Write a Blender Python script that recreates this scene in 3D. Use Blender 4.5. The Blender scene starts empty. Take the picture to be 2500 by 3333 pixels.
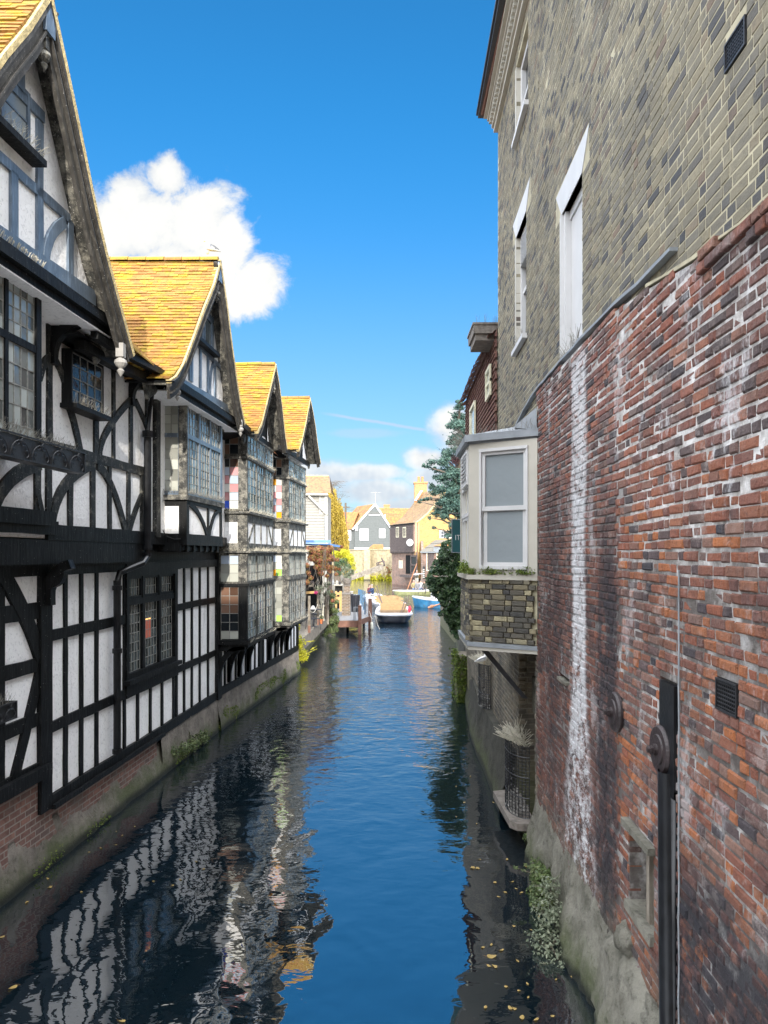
import bpy, math, random
from mathutils import Vector, noise as mnoise
R = random.Random(7)
scene = bpy.context.scene
COL = scene.collection
H = 4.0; FPX = 2400.0; CX = 1250.0; CY = 1805.0      # eye height above the water and focal length of the view

# ------------------------------------------------------------------ geometry helpers
class Fr:
    """A local frame: point = O + u*U + v*V + n*N"""
    def __init__(s, O, U, V=(0, 0, 1), N=None):
        s.O = Vector(O); s.U = Vector(U); s.V = Vector(V)
        s.N = Vector(N) if N is not None else s.U.cross(s.V).normalized()
    def P(s, u, v, n=0.0):
        return s.O + s.U * u + s.V * v + s.N * n
    def uv(s, px, py, n=0.0):
        d = Vector(((px - CX) / FPX, 1.0, (CY - py) / FPX)); C = Vector((0, 0, H))
        nn = s.U.cross(s.V); O = s.O + s.N * n
        t = (O - C).dot(nn) / d.dot(nn)
        p = C + d * t - O
        uu, uv_, vv = s.U.dot(s.U), s.U.dot(s.V), s.V.dot(s.V)
        a, b = p.dot(s.U), p.dot(s.V); D = uu * vv - uv_ * uv_
        return ((a * vv - b * uv_) / D, (b * uu - a * uv_) / D)
def facade(a, b, side=1):
    """vertical plane x = a + b*Y, u is Y, v is z, n is outwards to the water"""
    return Fr((a, 0, 0), (b, 1, 0), (0, 0, 1), (side, 0, 0))
def at(px, py, Y):
    return Vector(((px - CX) / FPX * Y, Y, H - (py - CY) / FPX * Y))

class MB:
    def __init__(s): s.v = []; s.f = []; s.m = []; s.cur = 0
    def face(s, pts):
        i = len(s.v); s.v += [tuple(p) for p in pts]
        s.f.append(tuple(range(i, i + len(pts)))); s.m.append(s.cur)
    def raw(s, vs, fs):
        i = len(s.v); s.v += [tuple(p) for p in vs]
        for f in fs: s.f.append(tuple(k + i for k in f)); s.m.append(s.cur)
    def hexa(s, c):
        s.raw(c, [(0, 3, 2, 1), (4, 5, 6, 7), (0, 1, 5, 4), (1, 2, 6, 5), (2, 3, 7, 6), (3, 0, 4, 7)])
    def box(s, x0, x1, y0, y1, z0, z1, j=0.0):
        c = [(x0, y0, z0), (x1, y0, z0), (x1, y1, z0), (x0, y1, z0), (x0, y0, z1), (x1, y0, z1), (x1, y1, z1), (x0, y1, z1)]
        if j: c = [tuple(k + R.uniform(-j, j) for k in p) for p in c]
        s.hexa(c)
    def frect(s, fr, u0, u1, v0, v1, n0, n1):
        s.hexa([fr.P(u0, v0, n0), fr.P(u1, v0, n0), fr.P(u1, v1, n0), fr.P(u0, v1, n0),
                fr.P(u0, v0, n1), fr.P(u1, v0, n1), fr.P(u1, v1, n1), fr.P(u0, v1, n1)])
    def fpoly(s, fr, pts, n0, n1):
        k = len(pts)
        vs = [fr.P(u, v, n0) for u, v in pts] + [fr.P(u, v, n1) for u, v in pts]
        fs = [tuple(range(k - 1, -1, -1)), tuple(range(k, 2 * k))] + [(i, (i + 1) % k, k + (i + 1) % k, k + i) for i in range(k)]
        s.raw(vs, fs)
    def fstrip(s, fr, pts, w, n0, n1, jit=0.0, side=None):
        """a band of width w following pts in the frame; side None = centred, else offsets (d0,d1) to the right of travel"""
        k = len(pts); A = []; B = []
        for i, (u, v) in enumerate(pts):
            p0 = pts[max(0, i - 1)]; p1 = pts[min(k - 1, i + 1)]
            du, dv = p1[0] - p0[0], p1[1] - p0[1]; L = math.hypot(du, dv) or 1
            nu, nv = dv / L, -du / L
            d0, d1 = (-w / 2, w / 2) if side is None else side
            d0 += R.uniform(-jit, jit); d1 += R.uniform(-jit, jit)
            A.append((u + nu * d0, v + nv * d0)); B.append((u + nu * d1, v + nv * d1))
        vs = []
        for a, b in zip(A, B): vs += [fr.P(a[0], a[1], n0), fr.P(b[0], b[1], n0), fr.P(b[0], b[1], n1), fr.P(a[0], a[1], n1)]
        fs = [(3, 2, 1, 0), tuple(4 * (k - 1) + q for q in (0, 1, 2, 3))]
        for i in range(k - 1):
            o = 4 * i
            for q in range(4): fs.append((o + q, o + (q + 1) % 4, o + 4 + (q + 1) % 4, o + 4 + q))
        s.raw(vs, fs)
    def fbeam(s, fr, a, b, w, n0=0.0, n1=0.04, jit=0.006):
        L = math.hypot(b[0] - a[0], b[1] - a[1]); k = max(2, int(L / 0.35) + 1)
        s.fstrip(fr, [(a[0] + (b[0] - a[0]) * i / (k - 1), a[1] + (b[1] - a[1]) * i / (k - 1)) for i in range(k)], w, n0, n1, jit)
    def fcurve(s, fr, p, w, n0, n1, jit=0.004, k=9):
        if len(p) == 3:      # through the middle point
            a, m, b = p; c = (2 * m[0] - (a[0] + b[0]) / 2, 2 * m[1] - (a[1] + b[1]) / 2)
            pts = []
            for i in range(k):
                t = i / (k - 1); q = 1 - t
                pts.append((q * q * a[0] + 2 * q * t * c[0] + t * t * b[0], q * q * a[1] + 2 * q * t * c[1] + t * t * b[1]))
        else: pts = p
        s.fstrip(fr, pts, w, n0, n1, jit)
    def tube(s, pts, r, n=8, cap=True):
        pts = [Vector(p) for p in pts]; k = len(pts)
        rs = r if isinstance(r, (list, tuple)) else [r] * k
        vs = []; ref = None
        for i, p in enumerate(pts):
            d = (pts[min(k - 1, i + 1)] - pts[max(0, i - 1)])
            d = d.normalized() if d.length > 1e-9 else Vector((0, 0, 1))
            if ref is None:
                ref = Vector((0, 0, 1)) if abs(d.z) < 0.9 else Vector((1, 0, 0))
                ref = (ref - d * ref.dot(d)).normalized()
            else:
                ref = (ref - d * ref.dot(d)); ref = ref.normalized() if ref.length > 1e-6 else Vector((1, 0, 0))
            b = d.cross(ref)
            for j in range(n):
                a = 2 * math.pi * j / n; vs.append(p + (ref * math.cos(a) + b * math.sin(a)) * rs[i])
        fs = []
        for i in range(k - 1):
            for j in range(n): fs.append((i * n + j, i * n + (j + 1) % n, (i + 1) * n + (j + 1) % n, (i + 1) * n + j))
        if cap: fs += [tuple(range(n - 1, -1, -1)), tuple((k - 1) * n + j for j in range(n))]
        s.raw(vs, fs)
    def lathe(s, c, prof, n=16, axis=(0, 0, 1)):
        ax = Vector(axis).normalized(); c = Vector(c)
        s.tube([c + ax * (z + 1e-5 * i) for i, (r, z) in enumerate(prof)], [max(r, 1e-4) for r, z in prof], n)
    def blob(s, c, rad, seed=0, rough=0.25, fq=1.5, seg=10, rings=7):
        c = Vector(c); vs = []; 
        for i in range(rings + 1):
            th = math.pi * i / rings
            for j in range(seg):
                ph = 2 * math.pi * j / seg
                d = Vector((math.sin(th) * math.cos(ph), math.sin(th) * math.sin(ph), math.cos(th)))
                k = 1 + rough * mnoise.noise(d * fq + Vector((seed * 7.3, seed, 0)))
                vs.append(c + Vector((d.x * rad[0], d.y * rad[1], d.z * rad[2])) * k)
        fs = []
        for i in range(rings):
            for j in range(seg): fs.append((i * seg + j, (i + 1) * seg + j, (i + 1) * seg + (j + 1) % seg, i * seg + (j + 1) % seg))
        s.raw(vs, fs)
    def leaf(s, p, size, nrm=None, shape=0):
        a = Vector((R.gauss(0, 1), R.gauss(0, 1), R.gauss(0, 1)))
        n = Vector(nrm) * 1.2 + a * 0.6 if nrm is not None else a
        n.normalize(); t = n.cross(Vector((R.gauss(0, 1), R.gauss(0, 1), R.gauss(0, 1))))
        if t.length < 1e-4: t = n.orthogonal()
        t.normalize(); b = n.cross(t); p = Vector(p); w = size * R.uniform(.6, 1.15); l = w * R.uniform(1.0, 1.5)
        f = n * w * .18
        s.raw([p - t * l * .5, p + b * w * .38 - f, p + t * l * .5, p - b * w * .38 - f], [(0, 1, 2), (0, 2, 3)])
    def mark(s): s.marks = getattr(s, 'marks', []) + [(len(s.v), len(s.f))]
    def build_split(s, name, mats, parent):
        mk = s.marks + [(len(s.v), len(s.f))]
        for (v0, f0), (v1, f1) in zip(mk, mk[1:]):
            q = MB(); q.v = s.v[v0:v1]; q.f = [tuple(k - v0 for k in f) for f in s.f[f0:f1]]; q.m = s.m[f0:f1]
            if q.f: o = q.build(name, mats, parent)
        return o
    def build(s, name, mats, parent=None, smooth=False, loc=None):
        me = bpy.data.meshes.new(name)
        off = Vector(loc) if loc is not None else None
        vs = s.v if off is None else [tuple(Vector(p) - off) for p in s.v]
        me.from_pydata(vs, [], s.f)
        if not isinstance(mats, (list, tuple)): mats = [mats]
        for m in mats: me.materials.append(m)
        if len(mats) > 1: me.polygons.foreach_set('material_index', s.m)
        if smooth: me.polygons.foreach_set('use_smooth', [True] * len(me.polygons))
        me.update()
        o = bpy.data.objects.new(name, me); COL.objects.link(o)
        if off is not None: o.location = off
        if parent is not None:
            o.parent = parent
            if off is None:
                r = parent; t = Vector((0, 0, 0))
                while r is not None: t += r.location; r = r.parent
                o.location = -t
            elif parent.location.length: o.location = off
        return o
def thing(name, label, cat, loc=(0, 0, 0), group=None, rz=0.0):
    o = bpy.data.objects.new(name, None); o.empty_display_size = .3; COL.objects.link(o); o.location = loc
    o.rotation_euler = (0, 0, rz); o['label'] = label; o['category'] = cat
    if group: o['group'] = group
    return o
def tag(o, label, cat, group=None):
    o['label'] = label; o['category'] = cat
    if group: o['group'] = group
    return o
def kind(o, k):
    o['kind'] = k; return o
def copy_tree(o, parent=None):
    c = o.copy(); COL.objects.link(c); c.parent = parent
    for ch in list(o.children): copy_tree(ch, c)
    return c

# ------------------------------------------------------------------ materials
class MT:
    def __init__(s, name):
        s.m = bpy.data.materials.new(name); s.m.use_nodes = True; s.t = s.m.node_tree
        s.b = s.t.nodes['Principled BSDF']; s.out = s.t.nodes['Material Output']; s._pos = None
    def n(s, ty, **kw):
        nd = s.t.nodes.new(ty)
        for k, v in kw.items(): setattr(nd, k, v)
        return nd
    def lk(s, a, b): s.t.links.new(a, b)
    def inp(s, nd, key, val):
        if val is None: return
        if isinstance(val, bpy.types.NodeSocket): s.lk(val, nd.inputs[key])
        else:
            if isinstance(val, tuple) and len(val) == 3 and nd.inputs[key].type == 'RGBA': val = val + (1,)
            nd.inputs[key].default_value = val
    def pos(s):
        if s._pos is None: s._pos = s.n('ShaderNodeTexCoord').outputs['Object']
        return s._pos
    def wpos(s): return s.n('ShaderNodeNewGeometry').outputs['Position']
    def island(s): return s.n('ShaderNodeNewGeometry').outputs['Random Per Island']
    def mapv(s, vec, scale=(1, 1, 1), loc=(0, 0, 0), rot=(0, 0, 0)):
        nd = s.n('ShaderNodeMapping'); s.lk(vec, nd.inputs[0]); nd.inputs['Scale'].default_value = scale
        nd.inputs['Location'].default_value = loc; nd.inputs['Rotation'].default_value = rot; return nd.outputs[0]
    def noise(s, scale, detail=3, vec=None, rough=.55, dist=0.0):
        nd = s.n('ShaderNodeTexNoise'); s.lk(vec or s.pos(), nd.inputs['Vector'])
        nd.inputs['Scale'].default_value = scale; nd.inputs['Detail'].default_value = detail
        nd.inputs['Roughness'].default_value = rough; nd.inputs['Distortion'].default_value = dist
        return nd.outputs['Fac']
    def ramp(s, fac, stops, interp='LINEAR'):
        nd = s.n('ShaderNodeValToRGB'); s.lk(fac, nd.inputs[0]); cr = nd.color_ramp; cr.interpolation = interp
        while len(cr.elements) < len(stops): cr.elements.new(0.5)
        for e, (p, c) in zip(cr.elements, stops):
            e.position = p; e.color = (c, c, c, 1) if isinstance(c, (int, float)) else tuple(c) + (1,)
        return nd.outputs[0]
    def mix(s, fac, a, b, mode='MIX'):
        nd = s.n('ShaderNodeMix', data_type='RGBA', blend_type=mode)
        s.inp(nd, 0, fac); s.inp(nd, 6, a); s.inp(nd, 7, b); return nd.outputs[2]
    def math(s, op, a, b=None, c=None, clamp=False):
        nd = s.n('ShaderNodeMath', operation=op); nd.use_clamp = clamp
        s.inp(nd, 0, a); s.inp(nd, 1, b); s.inp(nd, 2, c); return nd.outputs[0]
    def sep(s, vec):
        nd = s.n('ShaderNodeSeparateXYZ'); s.lk(vec, nd.inputs[0]); return nd.outputs
    def band(s, x, a, b, soft):
        """1 between a and b with soft edges"""
        u = s.n('ShaderNodeMapRange', interpolation_type='SMOOTHSTEP'); s.lk(x, u.inputs[0]); u.inputs[1].default_value = a - soft; u.inputs[2].default_value = a + soft
        w = s.n('ShaderNodeMapRange', interpolation_type='SMOOTHSTEP'); s.lk(x, w.inputs[0]); w.inputs[1].default_value = b - soft; w.inputs[2].default_value = b + soft
        w.inputs[3].default_value = 1; w.inputs[4].default_value = 0
        return s.math('MULTIPLY', u.outputs[0], w.outputs[0])
    def step(s, x, a, b):
        u = s.n('ShaderNodeMapRange', interpolation_type='SMOOTHSTEP'); s.inp(u, 0, x); u.inputs[1].default_value = a; u.inputs[2].default_value = b
        return u.outputs[0]
    def bump(s, h, strength=.5, dist=.02, nrm=None):
        nd = s.n('ShaderNodeBump'); s.lk(h, nd.inputs['Height']); nd.inputs['Strength'].default_value = strength
        nd.inputs['Distance'].default_value = dist
        if nrm is not None: s.lk(nrm, nd.inputs['Normal'])
        s.lk(nd.outputs[0], s.b.inputs['Normal']); return nd.outputs[0]
    def fin(s, col=None, rough=.8, metal=0.0, spec=.5):
        s.inp(s.b, 'Base Color', col); s.inp(s.b, 'Roughness', rough); s.inp(s.b, 'Metallic', metal)
        s.inp(s.b, 'Specular IOR Level', spec); return s.m

M = {}
def simple(name, col, rough=.7, var=.25, sc=8, metal=0.0, bump=.15, spec=.5, bd=.01):
    t = MT(name); f = t.noise(sc, 4)
    dark = tuple(c * (1 - var) for c in col); lite = tuple(min(1, c * (1 + var)) for c in col)
    t.fin(t.ramp(f, [(.3, dark), (.7, lite)]), rough, metal, spec)
    if bump: t.bump(t.noise(sc * 3, 4), bump, bd)
    M[name] = t.m; return t.m
def leafmat(name, stops, trans=.25, rough=.55):
    t = MT(name); i = t.island(); f = t.noise(1.2, 2)
    k = t.math('ADD', t.math('MULTIPLY', i, .75), t.math('MULTIPLY', f, .3))
    c = t.ramp(k, stops); t.fin(c, rough, spec=.35)
    tr = t.n('ShaderNodeBsdfTranslucent'); t.lk(c, tr.inputs[0]); mx = t.n('ShaderNodeMixShader'); mx.inputs[0].default_value = trans
    t.lk(t.b.outputs[0], mx.inputs[1]); t.lk(tr.outputs[0], mx.inputs[2]); t.lk(mx.outputs[0], t.out.inputs[0])
    M[name] = t.m; return t.m

# rough white render: pebbled lime plaster
t = MT('plaster'); f = t.noise(1.3, 4); g = t.noise(24, 3, rough=.6)
c = t.ramp(f, [(.3, (.84, .84, .84)), (.6, (.93, .93, .93))]); pit = t.step(g, .55, .66)
c = t.mix(t.math('MULTIPLY', pit, .38), c, (.44, .45, .47))  # dark pits: shade between the pebbles put into the colour
stn = t.step(t.noise(3.0, 5, t.mapv(t.pos(), (1, 1, .25))), .56, .72)
c = t.mix(t.math('MULTIPLY', stn, .34), c, (.42, .41, .37)); c = t.mix(t.math('MULTIPLY', t.step(t.noise(7, 6, rough=.75), .60, .72), .30), c, (.46, .46, .45))
t.fin(c, .9, spec=.2); b1 = t.bump(t.noise(17, 4, rough=.65), 1.0, .016); M['plaster'] = t.m
def timber(name, base, lite, spk=.0, grey=.0, rough=.45, bmp=.5, sp_=.5):
    t = MT(name); p = t.pos(); f = t.noise(5, 5); g = t.noise(22, 4, t.mapv(p, (1, 1, .15)))
    c = t.ramp(f, [(.35, base), (.75, lite)])
    c = t.mix(t.math('MULTIPLY', t.step(g, .52, .70), .5), c, tuple(k * 1.8 + .01 for k in lite))
    if grey:
        gm = t.step(t.noise(7, 6, rough=.7), .64 - grey * .35, .80 - grey * .2)
        c = t.mix(t.math('MULTIPLY', gm, min(1, grey * 1.3)), c, (.30, .285, .24))
    if spk:
        sp = t.step(t.noise(48, 2, rough=.8), .745 - spk * .12, .79 - spk * .1)
        c = t.mix(sp, c, (.62, .61, .57))
    t.fin(c, rough, spec=sp_); t.bump(t.math('ADD', g, f), bmp, .012); M[name] = t.m
timber('timber', (.004, .0045, .005), (.010, .011, .012), .26, .08, .5, .5, .16)
timber('timber_upper', (.010, .011, .011), (.030, .031, .030), .6, .38, .55, .5, .25)
timber('timber_dusty', (.020, .020, .019), (.06, .06, .055), .85, .62, .6, .5, .3)
timber('timber_sky_tint', (.085, .115, .155), (.15, .195, .25), .35, .12, .28)  # timber tinted blue: the sky's reflection is put into the colour
timber('barge', (.030, .028, .025), (.075, .070, .062), .45, .25, .65, .4, .3)
timber('old_wood', (.10, .085, .065), (.24, .21, .17), .2, .3, .8)
timber('brown_board', (.045, .035, .032), (.10, .075, .07), 0, .25, .75)
# clay tiles under yellow lichen
def tilemat(name, clay, lich, amt=.5, green=.35):
    t = MT(name); i = t.island(); p = t.pos()
    c = t.ramp(t.math('ADD', t.math('MULTIPLY', i, .5), t.math('MULTIPLY', t.noise(1.7, 5, rough=.7), .6)), [(.15, clay[1]), (.45, clay[0]), (.75, clay[2]), (1, clay[1])])
    l = t.ramp(t.noise(9, 4, rough=.7), [(.3, lich[0]), (.55, lich[1]), (.75, lich[2])])
    m = t.math('ADD', t.noise(3.6, 7, rough=.78), t.math('MULTIPLY', t.math('SUBTRACT', i, .5), .16))
    c = t.mix(t.step(m, .60 - amt * .38, .82 - amt * .30), c, l)
    g = t.step(t.noise(18, 6, rough=.78), .53, .66)
    c = t.mix(t.math('MULTIPLY', g, green), c, (.085, .085, .02))
    t.fin(c, .9, spec=.2); t.bump(t.noise(45, 4, rough=.7), .7, .012); M[name] = t.m
tilemat('lichen_tile', [(.29, .145, .045), (.22, .11, .04), (.30, .18, .06)], [(.22, .165, .03), (.33, .235, .02), (.25, .225, .075)], .48, .60)
tilemat('old_tile', [(.28, .13, .07), (.22, .11, .06), (.31, .16, .09)], [(.27, .21, .07), (.31, .25, .08), (.26, .24, .12)], .45, .3)
tilemat('red_tile', [(.31, .125, .055), (.24, .095, .05), (.34, .16, .07)], [(.31, .20, .05), (.34, .22, .04), (.29, .22, .09)], .28, .15)
tilemat('hung_tile', [(.13, .065, .055), (.085, .045, .042), (.17, .09, .07)], [(.12, .10, .09), (.2, .15, .12), (.3, .2, .16)], .25, .3)
tilemat('brown_tile', [(.24, .16, .10), (.17, .11, .08), (.28, .19, .12)], [(.27, .21, .11), (.30, .23, .11), (.22, .20, .13)], .4, .3)
# weathered red brick and its mortar: stains and bloom lie where they do on the wall
def redwall(name, mortar=False):
    t = MT(name); w = t.wpos(); x, y, z = t.sep(w); 
    wn = t.noise(1.1, 5, w, .65); wb = t.math('SUBTRACT', wn, .5)
    y2 = t.math('ADD', y, t.math('MULTIPLY', wb, .55)); z2 = t.math('ADD', z, t.math('MULTIPLY', wb, .9))
    if not mortar:
        i = t.island(); fine = t.noise(14, 5, w, .7)
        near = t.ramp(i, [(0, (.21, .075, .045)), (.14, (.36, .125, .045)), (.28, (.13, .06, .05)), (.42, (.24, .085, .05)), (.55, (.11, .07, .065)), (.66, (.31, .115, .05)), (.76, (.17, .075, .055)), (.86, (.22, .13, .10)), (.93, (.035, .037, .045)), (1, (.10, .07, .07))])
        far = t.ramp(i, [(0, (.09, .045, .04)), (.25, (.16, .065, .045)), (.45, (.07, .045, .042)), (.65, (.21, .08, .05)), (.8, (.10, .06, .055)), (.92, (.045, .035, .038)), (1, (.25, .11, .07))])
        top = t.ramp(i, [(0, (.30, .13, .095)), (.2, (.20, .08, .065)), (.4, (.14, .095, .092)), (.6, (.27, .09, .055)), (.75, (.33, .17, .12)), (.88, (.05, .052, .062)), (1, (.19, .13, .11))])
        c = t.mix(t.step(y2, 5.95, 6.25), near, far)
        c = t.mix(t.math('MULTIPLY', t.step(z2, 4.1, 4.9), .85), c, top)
        zn = t.noise(.75, 4, t.mapv(w, (1, 1, .8), (5, 2, 1)), .6)
        c = t.mix(t.math('MULTIPLY', t.step(zn, .46, .62), .35), c, t.mix(.5, c, (.12, .085, .085), 'MIX'))
        zp = t.noise(1.5, 5, t.mapv(w, (1, 1, .9), (1, 7, 4)), .65)
        c = t.mix(t.math('MULTIPLY', t.step(zp, .50, .64), .5), c, (.06, .045, .045))
        c = t.mix(t.math('MULTIPLY', t.step(fine, .48, .78), .5), c, t.mix(.45, c, (.34, .27, .24)))
        c = t.mix(t.math('MULTIPLY', t.step(t.noise(38, 3, w, .7), .52, .68), .4), c, (.04, .03, .03))
        c = t.mix(t.math('MULTIPLY', t.step(t.noise(2.6, 6, w, .8), .54, .66), .5), c, (.34, .29, .27))
    else:
        c = t.ramp(t.noise(6, 5, w, .7), [(.30, (.16, .15, .14)), (.46, (.42, .40, .38)), (.62, (.68, .67, .66))])
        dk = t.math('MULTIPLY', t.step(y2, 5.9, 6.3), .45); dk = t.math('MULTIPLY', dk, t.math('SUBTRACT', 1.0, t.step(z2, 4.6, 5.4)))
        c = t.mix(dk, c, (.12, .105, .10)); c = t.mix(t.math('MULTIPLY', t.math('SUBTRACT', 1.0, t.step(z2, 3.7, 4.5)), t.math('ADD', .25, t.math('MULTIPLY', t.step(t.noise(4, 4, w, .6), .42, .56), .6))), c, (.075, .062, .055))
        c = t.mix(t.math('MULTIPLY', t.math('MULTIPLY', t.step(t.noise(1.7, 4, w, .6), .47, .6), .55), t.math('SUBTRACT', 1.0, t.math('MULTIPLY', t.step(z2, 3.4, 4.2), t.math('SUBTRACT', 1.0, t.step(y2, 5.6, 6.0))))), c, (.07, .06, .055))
    # lime bloom running down below the gutter
    wide = t.math('MULTIPLY', t.math('SUBTRACT', 1.0, t.step(z, .6, 3.0)), .22)
    c1 = t.n('ShaderNodeMapRange', interpolation_type='SMOOTHSTEP'); t.lk(t.math('ABSOLUTE', t.math('SUBTRACT', y, t.math('ADD', 7.42, t.math('MULTIPLY', wb, .25)))), c1.inputs[0])
    t.lk(t.math('ADD', .20, wide), c1.inputs[1]); t.lk(t.math('ADD', .34, t.math('MULTIPLY', wide, 2.6)), c1.inputs[2]); c1.inputs[3].default_value = 1; c1.inputs[4].default_value = 0
    bl = t.math('MULTIPLY', c1.outputs[0], t.step(t.math('ADD', t.noise(5.5, 8, w, .82), t.math('MULTIPLY', t.step(z, .8, 3.4), .10)), .46, .60)); bl = t.math('MULTIPLY', bl, t.math('SUBTRACT', 1.0, t.step(z, 5.9, 6.1)))
    sc = t.math('MULTIPLY', t.step(t.noise(2.4, 6, t.mapv(w, (1, 1, .45)), .75), .56, .66), t.math('ADD', .35, t.math('MULTIPLY', t.band(z2, 3.9, 5.6, .3), t.math('SUBTRACT', .45, t.math('MULTIPLY', t.step(y2, 5.4, 5.9), .4)))))
    c = t.mix(t.math('MULTIPLY', t.math('MAXIMUM', bl, sc), .82), c, (.60, .61, .63))
    # soot and damp
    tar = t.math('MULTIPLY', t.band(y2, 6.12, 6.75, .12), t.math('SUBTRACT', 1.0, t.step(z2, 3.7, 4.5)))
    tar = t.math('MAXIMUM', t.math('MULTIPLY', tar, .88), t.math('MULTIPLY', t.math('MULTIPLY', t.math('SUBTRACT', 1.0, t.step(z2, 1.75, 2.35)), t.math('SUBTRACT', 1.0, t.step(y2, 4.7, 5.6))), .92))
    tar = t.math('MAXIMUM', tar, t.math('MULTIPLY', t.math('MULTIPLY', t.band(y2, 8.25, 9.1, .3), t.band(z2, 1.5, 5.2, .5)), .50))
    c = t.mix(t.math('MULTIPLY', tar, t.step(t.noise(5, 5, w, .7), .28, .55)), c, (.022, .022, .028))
    gr = t.math('MULTIPLY', t.math('SUBTRACT', 1.0, t.step(z2, .15, 1.25)), t.step(t.noise(3, 5, w, .7), .3, .6))
    c = t.mix(t.math('MULTIPLY', gr, .8), c, (.17, .165, .12))
    t.fin(c, .88, spec=.25); t.bump(t.math('ADD', t.noise(45, 5, w, .75), t.noise(14, 4, w, .6)), 1.0, .022); M[name] = t.m
redwall('red_brick'); redwall('red_mortar', True)
t = MT('yellow_brick'); w = t.wpos(); i = t.island()
c = t.ramp(i, [(0, (.20, .175, .12)), (.2, (.155, .142, .11)), (.38, (.24, .215, .15)), (.52, (.13, .122, .105)), (.68, (.18, .162, .115)), (.80, (.095, .092, .088)), (.90, (.05, .053, .06)), (.95, (.16, .12, .09)), (1, (.22, .195, .135))])
c = t.mix(t.math('MULTIPLY', t.step(t.noise(12, 5, w, .7), .45, .7), .45), c, (.085, .082, .075))
c = t.mix(t.math('MULTIPLY', t.step(t.noise(.8, 4, w, .6), .5, .75), .3), c, (.27, .25, .18)); c = t.mix(t.math('MULTIPLY', t.step(t.noise(1.4, 6, t.mapv(w, (1, 1, .3)), .7), .52, .66), .35), c, (.07, .068, .06))
t.fin(c, .88, spec=.25); t.bump(t.noise(50, 5, w, .7), .8, .010); M['yellow_brick'] = t.m
simple('yellow_mortar', (.33, .30, .21), .9, .25, 5)
t = MT('bay_brick'); w = t.wpos(); i = t.island()
c = t.ramp(i, [(0, (.05, .05, .048)), (.25, (.10, .09, .07)), (.45, (.035, .036, .04)), (.62, (.22, .19, .12)), (.76, (.07, .065, .055)), (.88, (.36, .32, .20)), (1, (.14, .13, .10))])
c = t.mix(t.math('MULTIPLY', t.step(t.noise(13, 5, w, .7), .45, .7), .5), c, (.12, .115, .10))
t.fin(c, .85, spec=.3); t.bump(t.noise(50, 5, w, .7), .8, .010); M['bay_brick'] = t.m
simple('bay_mortar', (.42, .39, .27), .9, .3, 6)

def brickproc(name, cols, mortar, scale=1.0, dark=None, green=False, uvec=None):
    """procedural brick for walls seen from afar; courses run level on any vertical face"""
    t = MT(name); p = t.wpos(); x, y, z = t.sep(p)
    cmb = t.n('ShaderNodeCombineXYZ'); t.lk(t.math('ADD', t.math('MULTIPLY', x, 1.0), y), cmb.inputs[0]); t.lk(z, cmb.inputs[1])
    wob = t.mix(.012, cmb.outputs[0], t.n('ShaderNodeTexNoise').outputs['Color'])
    bk = t.n('ShaderNodeTexBrick'); t.lk(wob, bk.inputs['Vector']); bk.inputs['Scale'].default_value = 1.0 / scale
    bk.inputs['Mortar Size'].default_value = .010; bk.inputs['Brick Width'].default_value = .235; bk.inputs['Row Height'].default_value = .078
    bk.inputs['Bias'].default_value = 0.0; bk.inputs['Mortar Smooth'].default_value = .2
    bk.inputs['Color1'].default_value = (0, 0, 0, 1); bk.inputs['Color2'].default_value = (1, 1, 1, 1); bk.inputs['Mortar'].default_value = (.5, .5, .5, 1)
    v = t.n('ShaderNodeRGBToBW'); t.lk(bk.outputs['Color'], v.inputs[0])
    c = t.ramp(v.outputs[0], [(k / (len(cols) - 1), q) for k, q in enumerate(cols)])
    c = t.mix(t.step(t.noise(9, 5, p, .7), .4, .75), c, tuple(k * .55 for k in cols[0]))
    c = t.mix(bk.outputs['Fac'], c, mortar)
    if dark: c = t.mix(t.math('MULTIPLY', t.step(t.noise(1.3, 5, p, .7), .45, .65), .65), c, dark)
    if green:
        gm = t.math('SUBTRACT', 1.0, t.step(t.math('ADD', z, t.math('MULTIPLY', t.math('SUBTRACT', t.noise(2, 5, p), .5), 1.4)), .25, 1.0))
        c = t.mix(t.math('MULTIPLY', gm, .85), c, (.14, .145, .085))
    t.fin(c, .9, spec=.2); t.bump(t.math('SUBTRACT', t.noise(40, 4, p, .7), t.math('MULTIPLY', bk.outputs['Fac'], 1.2)), .7, .012); M[name] = t.m
brickproc('plinth_brick', [(.22, .12, .10), (.17, .10, .085), (.28, .15, .12), (.14, .10, .09)], (.28, .24, .21), 1.0, (.16, .145, .13), False)
brickproc('stock_brick_far', [(.46, .27, .085), (.36, .20, .07), (.50, .30, .10), (.30, .15, .055)], (.40, .29, .15), 1.3)
brickproc('tavern_brick', [(.24, .13, .10), (.17, .11, .09), (.30, .17, .12), (.13, .10, .09)], (.30, .26, .22), 1.3, (.10, .08, .07))
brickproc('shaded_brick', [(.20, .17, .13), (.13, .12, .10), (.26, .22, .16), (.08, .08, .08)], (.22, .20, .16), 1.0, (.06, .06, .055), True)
brickproc('pillar_brick', [(.20, .14, .10), (.13, .10, .08), (.26, .18, .12), (.10, .09, .08)], (.34, .31, .26), 1.0)
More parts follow.
